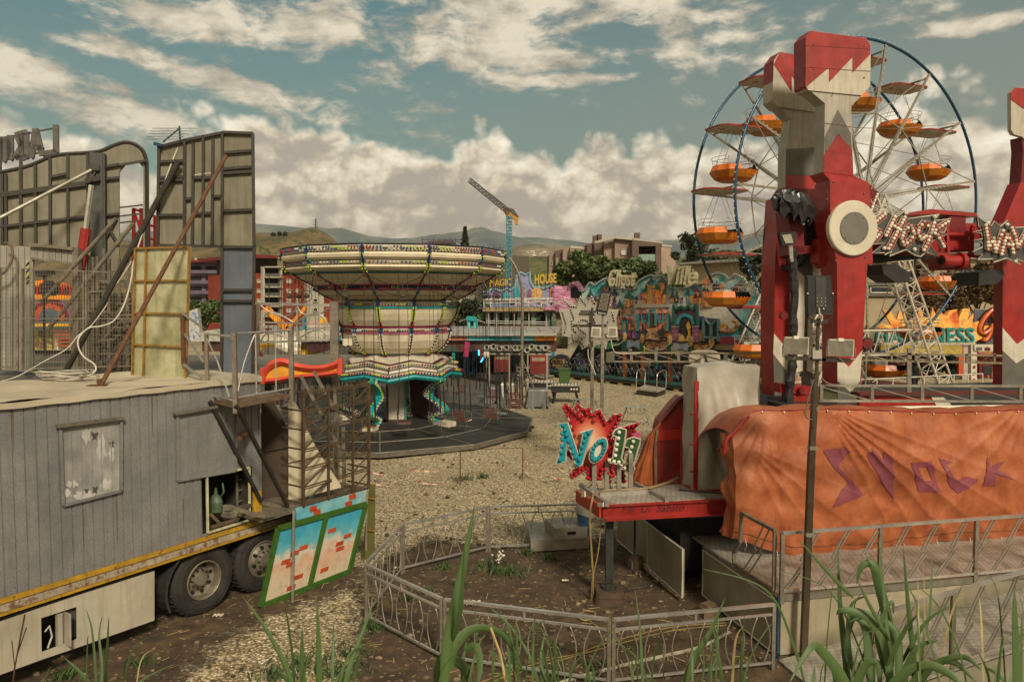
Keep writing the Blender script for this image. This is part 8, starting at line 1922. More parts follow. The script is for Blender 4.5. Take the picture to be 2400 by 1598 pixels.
zf=Z(820,1100,.37367)
def fence():
 P=[G(1377,1283),G(1144,1292),G(943,1343),G(857,1455),G(1038.6,1554),G(1432,1612),G(1816,1568)]
 for p in P:p.z=0
 labs=['chrome fence panel nearest the metal steps, far side of the ring','chrome fence panel on the far left of the ring, before the gravel','short chrome fence panel seen nearly edge on at the left corner','chrome fence panel running from the left corner to the front','chrome front fence panel behind the tall single reed','chrome front fence panel meeting the ramp wall at the right']
 hh=.88
 for k,(a,b)in enumerate(zip(P,P[1:])):
  r=thing('fence_panel',labs[k],'fence panel',a,'curved baluster fence panels');d=(b-a);L_=d.length;e=d/L_
  a=a+e*.03;L_-=.06
  for q in(a,a+e*L_):mb=MB();mb.bar(q,q+UZ*hh,.045);mb.build('post',steel,r)
  mb=MB();mb.bar(a+UZ*(hh-.01),a+e*L_+UZ*(hh-.01),.05,.035);mb.bar(a+UZ*(hh-.14),a+e*L_+UZ*(hh-.14),.028);mb.bar(a+UZ*.1,a+e*L_+UZ*.1,.028);mb.bar(a+e*L_/2+UZ*(hh-.14),a+e*L_/2+UZ*hh,.03);mb.build('rail',chrome,r)
  n=max(3,round(L_/.36))
  for i in range(n):
   m=a+e*(L_*(i+.5)/n);w=L_/n
   for s in(-1,1):
    mb=MB();mb.path([m+e*s*(w*.12+w*.25*math.sin(PI*t_/10))+UZ*(.1+(hh-.24)*t_/10)for t_ in range(11)],.010,5);mb.build('baluster',galv,r,smooth=True)
fence()
def numbersign():
 r=thing('red_trailer_deck','low red trailer deck with checker plate top and faint painted name, carrying the number sign','trailer deck',G(1427,1410))
 z=1.64;A=G(1415,1180,z);B=G(1359,1145,z);Cx=G(1760,1163,z);Dx=B+(Cx-A)
 D2=B+(Cx-A)
 mb=MB();mb.prism([A,B,D2,Cx],-UZ*.03);mb.build('deck',diamond,r)
 e=(Cx-A).normalized();f=(B-A).normalized();n=-E2
 mb=MB();mb.bar(A-UZ*.12+n*.03-e*.03,Cx-UZ*.12+n*.03,.05,.2);mb.bar(A-UZ*.235+n*.06,Cx-UZ*.235+n*.06,.12,.03);mb.bar(A-UZ*.02+n*.05,Cx-UZ*.02+n*.05,.1,.02);fb=mb.build('front_beam',red,r)
 mb=MB();v=VP((A+n*.06).xy,(Cx+n*.06).xy);text_on(mb,v,'F.lli  Di  Sabato',*z2b(860,1300),*z2b(1590,1385),.002,.003,0,shear=.35,dy=-6);mb.build('painted_name',M('faded brown lettering','#4a100c',.6),fb)
 mb=MB();mb.bar(A-UZ*.12-e*.05,B-UZ*.12-e*.05,.05,.2);s=mb.build('side_beam',brick if False else M('orange red beam','#b03418',.5,0,.2,3,.35,streak=.3),r)
 mb=MB();sv=VP((A-e*.08).xy,(B-e*.08).xy)
 for q in(rectpts(400,1130,440,1200),rectpts(590,1260,650,1310)):mb=MB();sv.poly(mb,L(z2b,q),.01,.02);mb.build('reflector',bwhite,s)
 mb=MB()
 for a,b in(((395,1060),(700,1285)),((610,1165),(1200,1128)),((1025,1045),(1385,1235))):mb.bar(G(*z2b(*a),z+.02),G(*z2b(*b),z+.02),.06,.07)
 mb.build('silver_frame',M('silver bar','#a29c90',.4,.5,.15),r)
 lg=MB();g=G(1427,1405);lg.bar(V((g.x,g.y,.3)),V((g.x,g.y,1.4)),.14,.12);lg.bar(V((g.x,g.y,.2)),V((g.x,g.y,.8)),.09);lg.cyl((g.x,g.y,.2),(g.x,g.y,.24),.13,14);lg.build('support_leg',M('dark green grey leg','#3a3c36',.5,.3),r)
 for k,(w,h0,h1)in enumerate(((.50,0,.10),(.46,.1,.2))):
  mb=MB();q=[V((g.x+a*w/2,g.y+b*w/2,h0))for a,b in((-1,-.8),(-.8,-1),(.8,-1),(1,-.8),(1,.8),(.8,1),(-.8,1),(-1,.8))];mb.prism(q,UZ*(h1-h0-.008),taper=.95);tag(mb.build('support_block',M('brown block','#4a3826',.8,0,.4,6)),['lower brown block under the red deck support leg','upper brown block directly under the red deck leg foot'][k],'block')
 for(px,py)in((1520,1220),(1680,1215),(1640,1240)):
  mb=MB();q=G(px,py-10,1.4);mb.bar(V((q.x,q.y+1.3,0)),V((q.x,q.y+1.3,1.42)),.035);mb.build('rear_leg',M('dark blue leg','#1c2030',.6),r)
 s=thing('number_sign','double sided bulb sign No 11 with red starburst, teal letters and green figures','sign',G(1392,1154,z))
 def grad():
  m=bpy.data.materials.new('sunburst paint');m.use_nodes=True;t=NT(m.node_tree);b=t.n['Principled BSDF'];tc=t.new('ShaderNodeTexCoord').outputs['Generated']
  g_=t.new('ShaderNodeVectorMath',operation='DISTANCE');t.link(tc,g_.inputs[0]);g_.inputs[1].default_value=(.48,.5,.5)
  sc=t.new('ShaderNodeMapping');t.link(tc,sc.inputs[0]);sc.inputs['Scale'].default_value=(1,0,1);t.link(sc.outputs[0],g_.inputs[0]);g_.inputs[1].default_value=(.46,0,.5)
  k=t.ramp(g_.outputs['Value'],[(.06,lin('#dcb898')),(.2,lin('#c67858')),(.32,lin('#a8241c')),(.46,lin('#86101c'))]);t.link(k,b.inputs['Base Color']);b.inputs['Roughness'].default_value=.4;return m
 sunb=grad()
 star=[(190,150),(215,120),(410,290),(400,240),(335,150),(360,120),(465,215),(455,180),(490,165),(550,298),(560,230),(580,200),(620,190),(690,328),(760,285),(790,250),(865,240),(860,290),(780,430),(730,530),(770,545),(770,640),(730,660),(765,700),(770,770),(730,790),(795,960),(770,975),(690,905),(650,900),(625,1010),(590,1000),(560,940),(510,1012),(470,1000),(475,900),(460,880),(290,990),(275,960),(340,880),(320,820),(330,800),(220,700),(290,640),(300,600),(280,540),(300,480),(290,400),(265,320),(230,240)]
 for k,(Yp,dx,dy,mat,nm)in enumerate(((12.75,205,105,dred,'rear_starburst'),(12.3,0,0,sunb,'front_starburst'))):
  v=vd(Yp);pts=[(x+dx if k else x*.8+dx+110,y+dy if k else y*.75+dy+165)for x,y in star]
  if not k:pts=[(900,385),(1060,340),(1030,420),(930,560),(960,620),(900,680),(880,800),(905,1040),(860,1030),(800,930),(740,880),(720,1040),(690,1040),(640,900),(700,600),(820,430),(810,380),(850,400)]
  mb=MB();v.poly(mb,L(z2b,pts),0,.06);o=mb.build(nm,mat,s)
  mb=MB();P=[v.pt(*q,.01)for q in L(z2b,pts)];mb.path(P,.011,4,closed=True);mb.build('white_edge',white,o)
  mb=MB();n=len(pts);c=(520,600)if k else(860,700)
  cc_=z2b(*c)
  Q=L(z2b,pts)
  for i in range(n):
   a,b=Q[i],Q[(i+1)%n];m=max(1,int(math.hypot(b[0]-a[0],b[1]-a[1])/10))
   for j in range(m):
    x,y=a[0]+(b[0]-a[0])*j/m,a[1]+(b[1]-a[1])*j/m;dd=math.hypot(x-cc_[0],y-cc_[1]);f2=(dd-5)/dd
    mb.ball(v.pt(cc_[0]+(x-cc_[0])*f2,cc_[1]+(y-cc_[1])*f2,.04),.034,0,8,6)
  mb.build('bulbs',bred,o)
 v=vd(12.3)
 def lett(nm,pts,face,bl,bm,off,hole=None,Yp=12.2,br=.03):
  v=vd(Yp);mb=MB();v.poly(mb,L(z2b,pts),off,.07);o=mb.build(nm,face,s)
  mb=MB();mb.path([v.pt(*q,off+.005)for q in L(z2b,pts)],.014,4,closed=True);mb.build('white_edge',white,o)
  mb=MB();[mb.ball(v.pt(*z2b(*q),off+.02),br,0,8,6)for q in bl];mb.build('bulbs',bm,o)
  return o
 tl=M('teal letter face','#0f8b9c',.35,0,.2,3,.2)
 lett('letter_n',[(135,358),(245,345),(370,715),(425,490),(395,458),(542,420),(500,530),(410,832),(350,862),(235,560),(225,792),(110,822),(185,600),(190,430)],tl,[(200,375),(215,430),(235,490),(260,560),(285,620),(310,690),(335,745),(380,770),(360,825),(185,470),(185,535),(180,615),(175,685),(160,770),(490,460),(450,500),(432,560),(412,625),(395,690)],bteal,.04,br=.036)
 v=vd(12.2);mb=MB();n=32;ca=R(15)
 def el_(rx,ry,off):return[v.pt(*z2b(600+rx*math.cos(a)*math.cos(ca)-ry*math.sin(a)*-math.sin(ca)*-1,662+rx*math.cos(a)*math.sin(ca)*-1+ry*math.sin(a)*math.cos(ca)),off)for a in[2*PI*j/n for j in range(n)]]
 mb.rings([el_(95,145,.04),el_(95,145,.1),el_(45,78,.1),el_(45,78,.04)]);o=mb.build('letter_o',tl,s)
 mb=MB();mb.path(el_(97,147,.1),.014,4,closed=True);mb.build('white_edge',white,o);mb=MB();mb.prism(el_(47,80,.07),V((0,.02,0)));mb.build('white_centre',bwhite,o)
 mb=MB();[mb.ball(p,.036,0,8,6)for i,p in enumerate(el_(72,113,.12))if i%2==0];mb.build('bulbs',bteal,o)
 lett('figure_one',[(765,470),(790,430),(840,405),(920,425),(905,560),(865,760),(888,785),(882,835),(720,800),(705,765),(765,755),(805,500),(765,495)],dgreen,[(838,455),(830,525),(815,595),(805,655),(795,720),(725,775),(780,790),(835,798)],bwhite,.06,br=.033)
 lett('figure_one',[(900,600),(930,535),(1000,512),(1082,535),(1075,590),(1000,840),(1018,870),(1000,930),(850,870),(860,850),(915,855),(960,640),(905,625)],dgreen,[(1000,560),(982,622),(965,685),(945,745),(930,808),(905,865),(960,885)],bwhite,.06,Yp=12.5,br=.033)
 for k,(x,y0,y1,Yp)in enumerate(((550,950,1150,12.35),(695,980,1140,12.5),(835,980,1140,12.5),(970,900,1130,12.55))):
  mb=MB();p=G(*z2b(x,y1),z);q=vd(p.y).pt(*z2b(x,y0));mb.bar(p,q+UZ*.3,.07);mb.build('post',galv,s)
 mb=MB();vd(12.4).tube(mb,L(z2b,[(580,1000),(475,1100)]),.01);vd(12.4).tube(mb,L(z2b,[(580,1040),(620,1210)]),.008);vd(12.5).tube(mb,L(z2b,[(730,1040),(750,1130)]),.01);mb.build('guy_wire',dsteel,s)
 mb=MB();vd(13.3).poly(mb,L(z2b,[(950,500),(1040,455),(1090,470),(1085,600),(1060,700),(960,640)]),0,.03);tag(mb.build('pink_notice',M('faded pink notice','#c0506c',.5)),'small pink notice tied behind the number sign','notice')
 mb=MB();P=[G(*z2b(*q),z+.04)for q in((540,1180),(700,1120),(1100,1105),(1250,1075),(1400,1030),(1520,975))];mb.path(smoothpts(P,5),.022,6);tag(mb.build('hose',M('tan hose','#8c7850',.6)),'tan hose lying across the checker plate deck','hose')
 Yc=11.75
 mb=MB();v=vd(Yc);mb.path(smoothpts([G(*z2b(700,1120),z+.04),G(*z2b(560,1155),z+.05),v.pt(*zf(1520,190)),v.pt(*zf(1505,300)),v.pt(*zf(1515,500)),v.pt(*zf(1525,700)),v.pt(*zf(1515,860)),G(*zf(1450,900),.03),G(*zf(1420,915),.03),G(*zf(1480,945),.03),G(*zf(1540,900),.03),G(*zf(1460,880),.03)],6),.016,6);tag(mb.build('hanging_cable',M('tan hose','#8c7850')),'thick tan cable hanging from the red deck corner to a coil on the soil','cable')
 mb=MB();mb.path(smoothpts([v.pt(*zf(1580,260)),v.pt(*zf(1560,500)),v.pt(*zf(1520,700)),v.pt(*zf(1510,850)),G(*zf(1480,920),.02),G(*zf(1600,1010),.02),G(*zf(1690,1015),.02),G(*zf(1660,985),.02)],6),.008,5);tag(mb.build('thin_cord',M('yellow cord','#9c8546',.6)),'thin yellow cord hanging down beside the tan cable','cord')
 for q,lab,rr in(([(2360,960),(2000,990),(1600,1090),(1440,1150),(1300,1180),(1120,1230),(960,1280),(820,1335)],'upper thin yellow cord lying across the soil inside the ring',.006),([(2360,975),(2020,1010),(1620,1110),(1300,1200),(1000,1290),(860,1345)],'lower thin yellow cord lying across the soil inside the ring',.006),([(2380,1020),(2200,1110),(2000,1160),(1800,1205),(1620,1250),(1400,1310),(1300,1345)],'thick pale hose snaking across the soil under the front fence',.022),([(1660,785),(1760,750),(1860,735),(1960,700),(2200,640)],'dark cable running from the support block under the ramp',.015)):
  mb=MB();mb.path(smoothpts([G(*zf(*p),.02)for p in q],6),rr,5);tag(mb.build('ground_cable',M('pale hose','#a39a84')if rr>.02 else(bcable if rr>.01 else MATS['yellow cord'])),lab,'cable')
 st=thing('metal_step_block','stacked aluminium step boxes with dark hand slots inside the ring fence','steps',G(1290,1290));w=M('scuffed aluminium','#a49c8c',.45,.35,.2,4,.4)
 def boxg(pts,z0,z1_,nm):
  mb=MB();mb.prism([V((p.x,p.y,z0))for p in pts],UZ*(z1_-z0));return mb.build(nm,w,st)
 g1=[G(*zf(1135,520)),G(*zf(1500,500)),G(*zf(1470,440)),G(*zf(1120,440))]
 boxg(g1,0.02,.24,'base_step');a=G(*zf(1250,470),.24);
 q=[G(*zf(1215,455),.24),G(*zf(1480,440),.24),G(*zf(1450,395),.24),G(*zf(1090,420),.24)]
 boxg([G(*zf(1090,440)),G(*zf(1230,460)),G(*zf(1240,400)),G(*zf(1110,380))],.03,.22,'left_step')
 q=[G(*zf(1290,440),.24),G(*zf(1490,430),.24),G(*zf(1430,365),.24),G(*zf(1225,375),.24)];b=boxg(q,.24,.46,'upper_step')
 mb=MB();vv=VP(q[0].xy,q[1].xy);c=(q[0]+q[1])/2+UZ*.12;mb.box(c-vv.n*-.01,(.16,.02,.05),rz=math.atan2(vv.e.y,vv.e.x));mb.build('hand_slot',dark,b)
 o=thing('stair_unit','blue edged metal stair seen under the corner of the red deck','steps',G(1370,1262));mb=MB();vd(14.3).poly(mb,L(zf,[(1430,245),(1530,240),(1530,300),(1500,310),(1430,280)]),0,.5);mb.build('tread',w,o);mb=MB();vd(14.25).poly(mb,L(zf,[(1430,280),(1500,305),(1500,420),(1440,360)]),0,.4);mb.build('side',M('blue steel','#1c4460',.5),o)
numbersign()
def cabin():
 z=1.64;A=G(*z2b(1715,1135),z);r=thing('silver_cabin','tall control cabin wrapped in silver grey tarpaulin with red corner posts','cabin',A)
 W=1.15;Dp=.5;Ht=2.05;e,f=E1,E2
 def front(u,v):
  n=.05*math.sin(u*9+v*3.2)+.05*math.sin(u*17-v*6)*(.3+v*.5)+.025*math.sin(u*4+v*9)+.04*(1-abs(math.sin(u*6.5+v*4.5))**.5)+.05*math.exp(-((u-.55-.25*(1-v))/.07)**2)+.04*math.exp(-((u-.2-.4*(1-v))/.05)**2)
  return A+e*W*u+UZ*(.02+Ht*v+(.05*math.sin(u*3)if v>.99 else 0))-f*n*math.sin(PI*min(1,max(0,v*.9+.1)))
 mb=MB();mb.grid(front,50,50);mb.grid(lambda u,v:A+f*Dp*u+UZ*(.02+Ht*v)-e*.03*math.sin(u*9+v*13),12,30)
 mb.grid(lambda u,v:A+f*Dp*v+e*W*u+UZ*(.02+Ht+.03*math.sin(u*8)*math.sin(v*6)+.05*math.sin(PI*u)),16,6)
 mb.grid(lambda u,v:A+e*W+f*Dp*u+UZ*(.02+Ht*v),4,4);mb.grid(lambda u,v:A+f*Dp+e*W*u+UZ*(.02+Ht*v),4,4)
 mb.build('tarpaulin',silver,r,smooth=True)
 mb=MB();mb.bar(A-e*.02-f*.03,A-e*.02-f*.03+UZ*(Ht-.2),.075,.03,up=f);mb.bar(A+f*Dp-e*.03,A+f*Dp-e*.03+UZ*1.0,.03);mb.bar(A-f*.04,A+e*W-f*.04,.05,.06);mb.bar(A-f*.04,A+f*Dp,.05,.06)
 for h in(.8,1.3,.35):mb.bar(A-e*.12-f*.03+UZ*h,A+e*.03-f*.03+UZ*h,.03,.02)
 mb.build('corner_post',red,r)
 mb=MB();mb.path([A+f*.1-e*.25+UZ*.03,A+e*.35-f*.25+UZ*.02],.02,5);mb.build('bar',dsteel,r)
 v=vd(13.3);o=thing('folded_red_unit','angular red steel unit partly under a rust brown tarpaulin beside the silver cabin','covered unit',v.pt(1560,1140))
 mb=MB();v.poly(mb,L(z2b,[(1310,340),(1480,130),(1560,55),(1590,70),(1590,300),(1570,1060),(1270,1060),(1280,440)]),0,.5);mb.build('red_panel',red,o)
 mb=MB();v.poly(mb,L(z2b,[(1285,440),(1580,420),(1570,540),(1285,550)]),.03,.04);mb.build('cross_plate',M('brighter red','#b8220f',.45,0,.2,3,.3),o)
 mb=MB();v.tube(mb,L(z2b,[(1300,350),(1400,230),(1520,80),(1590,50)]),.05,.03);mb.build('edge_tube',dred,o)
 mb=MB();v.grid if False else None
 pts=L(z2b,[(1310,345),(1200,450),(1130,560),(1060,750),(1000,880),(960,1060)]);rt=L(z2b,[(1330,345),(1280,450),(1262,560),(1258,750),(1260,880),(1268,1060)])
 rows=[]
 for i,(a,b)in enumerate(zip(smoothpts([V((*p,0))for p in pts],5),smoothpts([V((*p,0))for p in rt],5))):rows.append([v.pt(a.x+(b.x-a.x)*j/12,a.y+(b.y-a.y)*j/12,.25+.03*math.sin(j*1.9+i*.25)+.2*math.sin(PI*j/12))for j in range(13)])
 mb=MB();mb.rings(rows,closed=False);mb.build('brown_tarpaulin',btarp,o,smooth=True)
 mb=MB();v.tube(mb,L(z2b,[(1275,420),(1258,600),(1262,1050)]),.02,.4);mb.build('strap',steel,o)
 v=vd(20);z_=z5c;o=thing('oval_board','rounded cream board on a white stand behind the silver cabin','board',v.pt(1645,870))
 mb=MB();P=[(1315+190*math.copysign(abs(math.cos(a))**.6,math.cos(a)),1040+98*math.copysign(abs(math.sin(a))**.7,math.sin(a)))for a in[2*PI*j/40 for j in range(40)]];v.poly(mb,L(z_,P),0,.12);mb.build('board',M('cream board','#b8ae94',.55,0,.12,2,.35),o)
 mb=MB();v.tube(mb,L(z_,[(1320,1010),(1365,1135)]),.02,.05);v.tube(mb,L(z_,[(1200,1080),(1320,1020)]),.012,.05);mb.build('lead',dsteel,o)
 mb=MB();v.poly(mb,L(z_,[(1560,980),(1600,985),(1595,1030),(1680,1090),(1600,1090),(1590,1200),(1560,1200)]),0,.1);v.bar(mb,z_(1075,1140),z_(1300,1140),.06);mb.build('stand',white,o)
 mb=MB();q=v.pt(1645,870);mb.bar(V((q.x,20,0)),V((q.x,20,q.z+.4)),.1);mb.build('post',white,o)
cabin()
def tarpride():
 B=VP(S(0,1.4),S(1,1.4));n=-E2
 bot=smoothpts([V((x,y,0))for x,y in((1716,1262),(1760,1275),(1849,1303),(1912,1303),(2045,1294),(2223,1269),(2400,1263),(2800,1240))],8)
 top=smoothpts([V((x,y,0))for x,y in((1716,1020),(1762,968),(1849,964),(1912,960),(2045,963),(2223,968),(2400,962),(2800,955))],8)
 def interp(Pl,x):
  for a,b in zip(Pl,Pl[1:]):
   if a.x<=x<=b.x:return a.y+(b.y-a.y)*(x-a.x)/(b.x-a.x)
  return Pl[-1].y
 def disp(x,y):
  d=0
  for ax_,ay,k,ph,am,lo,hi in((1800,955,15,.4,.042,.9,2.6),(1925,945,22,1.0,.06,.25,1.35),(2420,930,14,0,.03,1.7,2.9),(1745,1040,13,.8,.04,.2,1.5)):
   th=math.atan2(y-ay,x-ax_);rr=math.hypot(x-ax_,y-ay)
   if lo<th<hi:
    wv=math.sin(PI*(th-lo)/(hi-lo));s=abs(math.sin(k*th+ph));d+=am*wv*(1-s**.6)*min(1,rr/90)*math.exp(-rr/520)*(1.25 if ax_!=1925 else 1.7)
  d+=.012*math.sin(x*.05+y*.03)+.01*math.sin(y*.09-x*.021)
  t_=(y-interp(top,x))/(interp(bot,x)-interp(top,x))
  if t_>.88:d+=.035*math.sin(x*.13+math.sin(x*.04)*2)*(t_-.88)/.12-.05*(t_-.88)/.12
  d+=.10*math.sin(PI*min(1,max(0,t_)))
  return d
 NX,NY=260,90
 def fn(u,v):
  x=1716+1000*u**1.0;y0,y1=interp(top,x),interp(bot,x);y=y0+(y1-y0)*v
  return B.pt(x,y)+n*disp(x,y)
 r=thing('orange_tarpaulin','big folded orange tarpaulin with purple patched letters covering a ride carriage','tarpaulin cover',S(1,1.5,.85))
 mb=MB();mb.grid(fn,NX,NY)
 P=[fn(0,v/30)for v in range(31)]
 def side(u,v):p=P[min(30,int(v*30))];return p+E2*.35*u-E1*(.05*math.sin(v*14)+.03*math.sin(u*9+v*22))*math.sin(PI*u*.5)
 mb.grid(side,14,30)
 T=[fn(i/60,0)for i in range(61)]
 mb.grid(lambda u,v:T[min(60,int(u*60))]+E2*1.2*v+UZ*(.05*math.sin(v*3)-.25*v*v+.03*math.sin(u*60+v*4)),60,8)
 mb.build('sheet',otarp,r,smooth=True)
 pm=tarp_mat('purple patch','#6a2c3c','#7c3a44','#8e4c4c')
 def inside(px,py,poly):
  c=False;j=len(poly)-1
  for i in range(len(poly)):
   if(poly[i][1]>py)!=(poly[j][1]>py)and px<(poly[j][0]-poly[i][0])*(py-poly[i][1])/(poly[j][1]-poly[i][1])+poly[i][0]:c=not c
   j=i
  return c
 K=[([(718,340),(840,328),(858,352),(798,425),(860,500),(930,572),(762,640),(815,545),(850,510),(775,430)],None),([(945,365),(975,328),(1035,395),(1030,345),(1085,400),(1078,590),(1010,500)],None),([(1175,405),(1280,395),(1325,555),(1210,555)],[(1212,425),(1255,425),(1292,500),(1242,500)]),([(1325,380),(1395,405),(1362,412),(1405,500),(1460,475),(1530,495),(1420,565),(1380,525)],None),([(1575,370),(1592,430),(1680,395),(1630,445),(1715,495),(1615,462),(1617,528),(1557,528)],None)]
 for pts,hole in K:
  Q=L(z8,pts);hq=L(z8,hole)if hole else None
  x0,x1=min(p[0]for p in Q),max(p[0]for p in Q);y0,y1=min(p[1]for p in Q),max(p[1]for p in Q);st=2.0
  vs=[];fs=[];ids={}
  def vid(i,j):
   if(i,j)not in ids:x,y=x0+i*st,y0+j*st;ids[(i,j)]=len(vs);vs.append(B.pt(x,y)+n*(disp(x,y)+.012))
   return ids[(i,j)]
  for i in range(int((x1-x0)/st)+1):
   for j in range(int((y1-y0)/st)+1):
    x,y=x0+(i+.5)*st,y0+(j+.5)*st
    if inside(x,y,Q)and not(hq and inside(x,y,hq)):fs.append((vid(i,j),vid(i+1,j),vid(i+1,j+1),vid(i,j+1)))
  mb=MB();mb.add(vs,fs);mb.build('letter_patch',pm,r,smooth=True)
 mb=MB();mb.path([fn(u,0)+UZ*.01-n*.02 for u in[k/80 for k in range(81)]],.018,5);mb.path([P[0],P[0]+E2*.4-UZ*.3],.04,6);mb.build('edge_hem',M('red hem','#8c2412',.5),r)
 for vv_ in(.93,):
  mb=MB();mb.path([fn(u,vv_)+n*.004 for u in[k/160 for k in range(112)]],.006,4);mb.build('stitched_seam',M('dark stitching','#5c3018',.8),r)
 for k in range(9):
  mb=MB();p=fn(.03+k*.075,.97)+n*.01;mb.path([p,p+n*.04-UZ*.09,p-n*.06-UZ*.2+E1*.03],.005,4);mb.build('tie_rope',cable,r)
 for k in range(14):
  mb=MB();p=fn(.02+k*.05,.004)+n*.02+UZ*.0;mb.ball(p,.016,0,6,4);mb.build('eyelet',bwhite,r)
 mb=MB();mb.path(smoothpts([B.pt(1755,975,.1),B.pt(1725,1010,.12),B.pt(1704,1030,.12),B.pt(1698,1062,.12)]),.026,7);mb.build('red_frame_tube',red,r)
tarpride()
def platform():
 U=UZ;h=.85
 r=thing('ride_platform','raised checker plate platform round the orange tarpaulin with pale skirts','platform',S(0,0))
 mb=MB();mb.prism([S(.02,.02,h),S(9,.02,h),S(9,3.6,h),S(.02,3.6,h)],-U*.03);mb.build('deck',diamond,r)
 mb=MB();mb.bar(S(0,0,h-.03),S(9,0,h-.03),.05,.09);mb.bar(S(0,0,h-.03),S(0,2.15,h-.03),.04,.07);mb.build('edge_beam',M('edge beam','#7c7666',.5,.3),r)
 pn=M('scratched aluminium skirt','#99917c',.5,.3,.25,1.5,.55,'#6e6048',.2,streak=.25)
 mb=MB();mb.prism([S(0,.03,.03),S(0,2.15,.03),S(0,2.15,h-.08),S(0,.03,h-.08)],E1*.02);k=mb.build('skirt',pn,r,label='skirt panel facing the ring fence')
 mb=MB();q=[S(-.012,.03,.03),S(-.012,2.15,.03),S(-.012,2.15,h-.08),S(-.012,.03,h-.08)];mb.path(q,.014,4,closed=True);mb.build('skirt_edge',white,k)
 mb=MB();mb.prism([S(.05,0,.03),S(9,0,.03),S(9,0,h-.09),S(.05,0,h-.09)],E2*.02);mb.build('skirt',M('cream skirt','#a59a80',.55,.1,.2,2,.55,'#6a5c44',.15,streak=.3),r)
 mb=MB();mb.bar(S(.0,-.02,.0),S(.0,-.02,h),.03,.03);mb.build('blue_edge',rimblue,r)
 for u in(.3,2.4,4.5,7):
  for v in(.3,2.2):mb=MB();mb.bar(S(u,v,0),S(u,v,h-.04),.08);mb.build('leg',dsteel,r)
 for k,(v0,v1,lab)in enumerate(((1.95,3.35,'nearer tall aluminium skirt panel standing left of the gap under the ride'),(3.38,4.9,'farther aluminium skirt panel under the red deck'))):
  o=MB();u=-.45;q=[S(u,v0,.1),S(u,v1,.1),S(u,v1,.88),S(u,v0,.88)];o.prism(q,E1*.02);ob=thing('skirt_panel',lab,'skirt panel',S(u,v0),'loose aluminium skirt panels')
  o.build('sheet',pn,ob);mb=MB();mb.path([p-E1*.012 for p in q],.014,4,closed=True);mb.build('edge',white,ob)
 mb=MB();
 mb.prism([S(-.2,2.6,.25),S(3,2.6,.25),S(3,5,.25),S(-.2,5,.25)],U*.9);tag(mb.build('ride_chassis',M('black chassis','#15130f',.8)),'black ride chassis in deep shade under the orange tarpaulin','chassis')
 mb=MB();q=G(1535,1235);mb.box((q.x,q.y+.3,.25),(.5,.4,.5));tag(mb.build('tyre_stack',rubber),'dark tyres stacked under the red deck','tyres')
 for(px,py,lab)in((1490,1330,'small timber block under the farther skirt panel'),(1660,1445,'timber block in the dark gap under the platform')):
  mb=MB();q=G(px,py);mb.box((q.x,q.y,.08),(.26,.18,.16),rz=.3);mb.box((q.x,q.y,.19),(.2,.14,.05),rz=.6);tag(mb.build('timber_block',wood),lab,'block')
 def railing(lab,a,b,z0,z1_,H_,nb,posts):
  o=thing('lightning_railing',lab,'railing',a);d=b-a;d=V((d.x,d.y,0));Ln=d.length;e=d/Ln
  P=lambda s,hh:V((a.x,a.y,0))+e*s*Ln+U*(z0+(z1_-z0)*s+hh)
  for s in posts:mb=MB();mb.bar(P(s,-.1),P(s,H_),.055,.05);mb.build('post',steel,o)
  mb=MB();mb.bar(P(0,H_),P(1,H_),.05,.04);mb.bar(P(0,.07),P(1,.07),.035);mb.build('rail',chrome,o)
  for i in range(nb):
   for k in(0,.055):
    s0=(i+.12+k/(Ln/nb))/nb;w=.36/Ln;mb=MB()
    pts=[P(s0+w*1.25,H_-.02),P(s0+w*.62,H_*.55),P(s0+w*.78,H_*.52),P(s0+w*.66,H_*.46),P(s0-w*.05,.08)]
    for q0,q1 in zip(pts,pts[1:]):mb.bar(q0,q1,.012,.02)
    mb.build('lightning_bar',galv,o)
 railing('chrome railing with lightning shaped bars along the platform before the orange tarpaulin',S(.04,-.02),S(6.2,-.02),h,h,.86,13,(0,.245,.5,.75,1))
 o=thing('end_railing','short railing with cut corner at the left end of the ride platform','railing',S(-.02,.5))
 P=[S(0,.1,h+.86),S(0,.98,h+.86),S(0,1.0,h+.42),S(0,1.18,h+.2),S(0,1.18,h+.04),S(0,.1,h+.04)]
 mb=MB();[mb.bar(P[i],P[(i+1)%6],.045)for i in range(6)];mb.build('frame',steel,o)
 for k in(.35,.5):
  mb=MB();q=[S(0,k-.1,h+.82),S(0,k+.12,h+.46),S(0,k+.06,h+.44),S(0,k+.1,h+.4),S(0,k+.38,h+.06)];[mb.bar(a_,b_,.012,.02)for a_,b_ in zip(q,q[1:])];mb.build('lightning_bar',galv,o)
 r=thing('access_ramp','checker plate access ramp rising to the right in front of the platform','ramp',S(.2,-1.3));zz=lambda u:max(.02,.03+.17*(u+.0))
 mb=MB();mb.prism([S(-.05,-1.3,zz(0)),S(6,-1.3,zz(6)),S(6,-.12,zz(6)),S(-.05,-.12,zz(0))],-U*.03);mb.build('deck',diamond,r)
 mb=MB();mb.prism([S(.1,-1.32,0),S(6,-1.32,0),S(6,-1.32,zz(6)-.03),S(.1,-1.32,.01)],E2*.02);mb.build('side',pn,r)
 railing('chrome lightning railing along the sloping access ramp, nearest the camera at the right',S(.45,-1.3),S(6,-1.3),zz(.45),zz(6),.98,11,(0,.2,.42,.7,1))
platform()
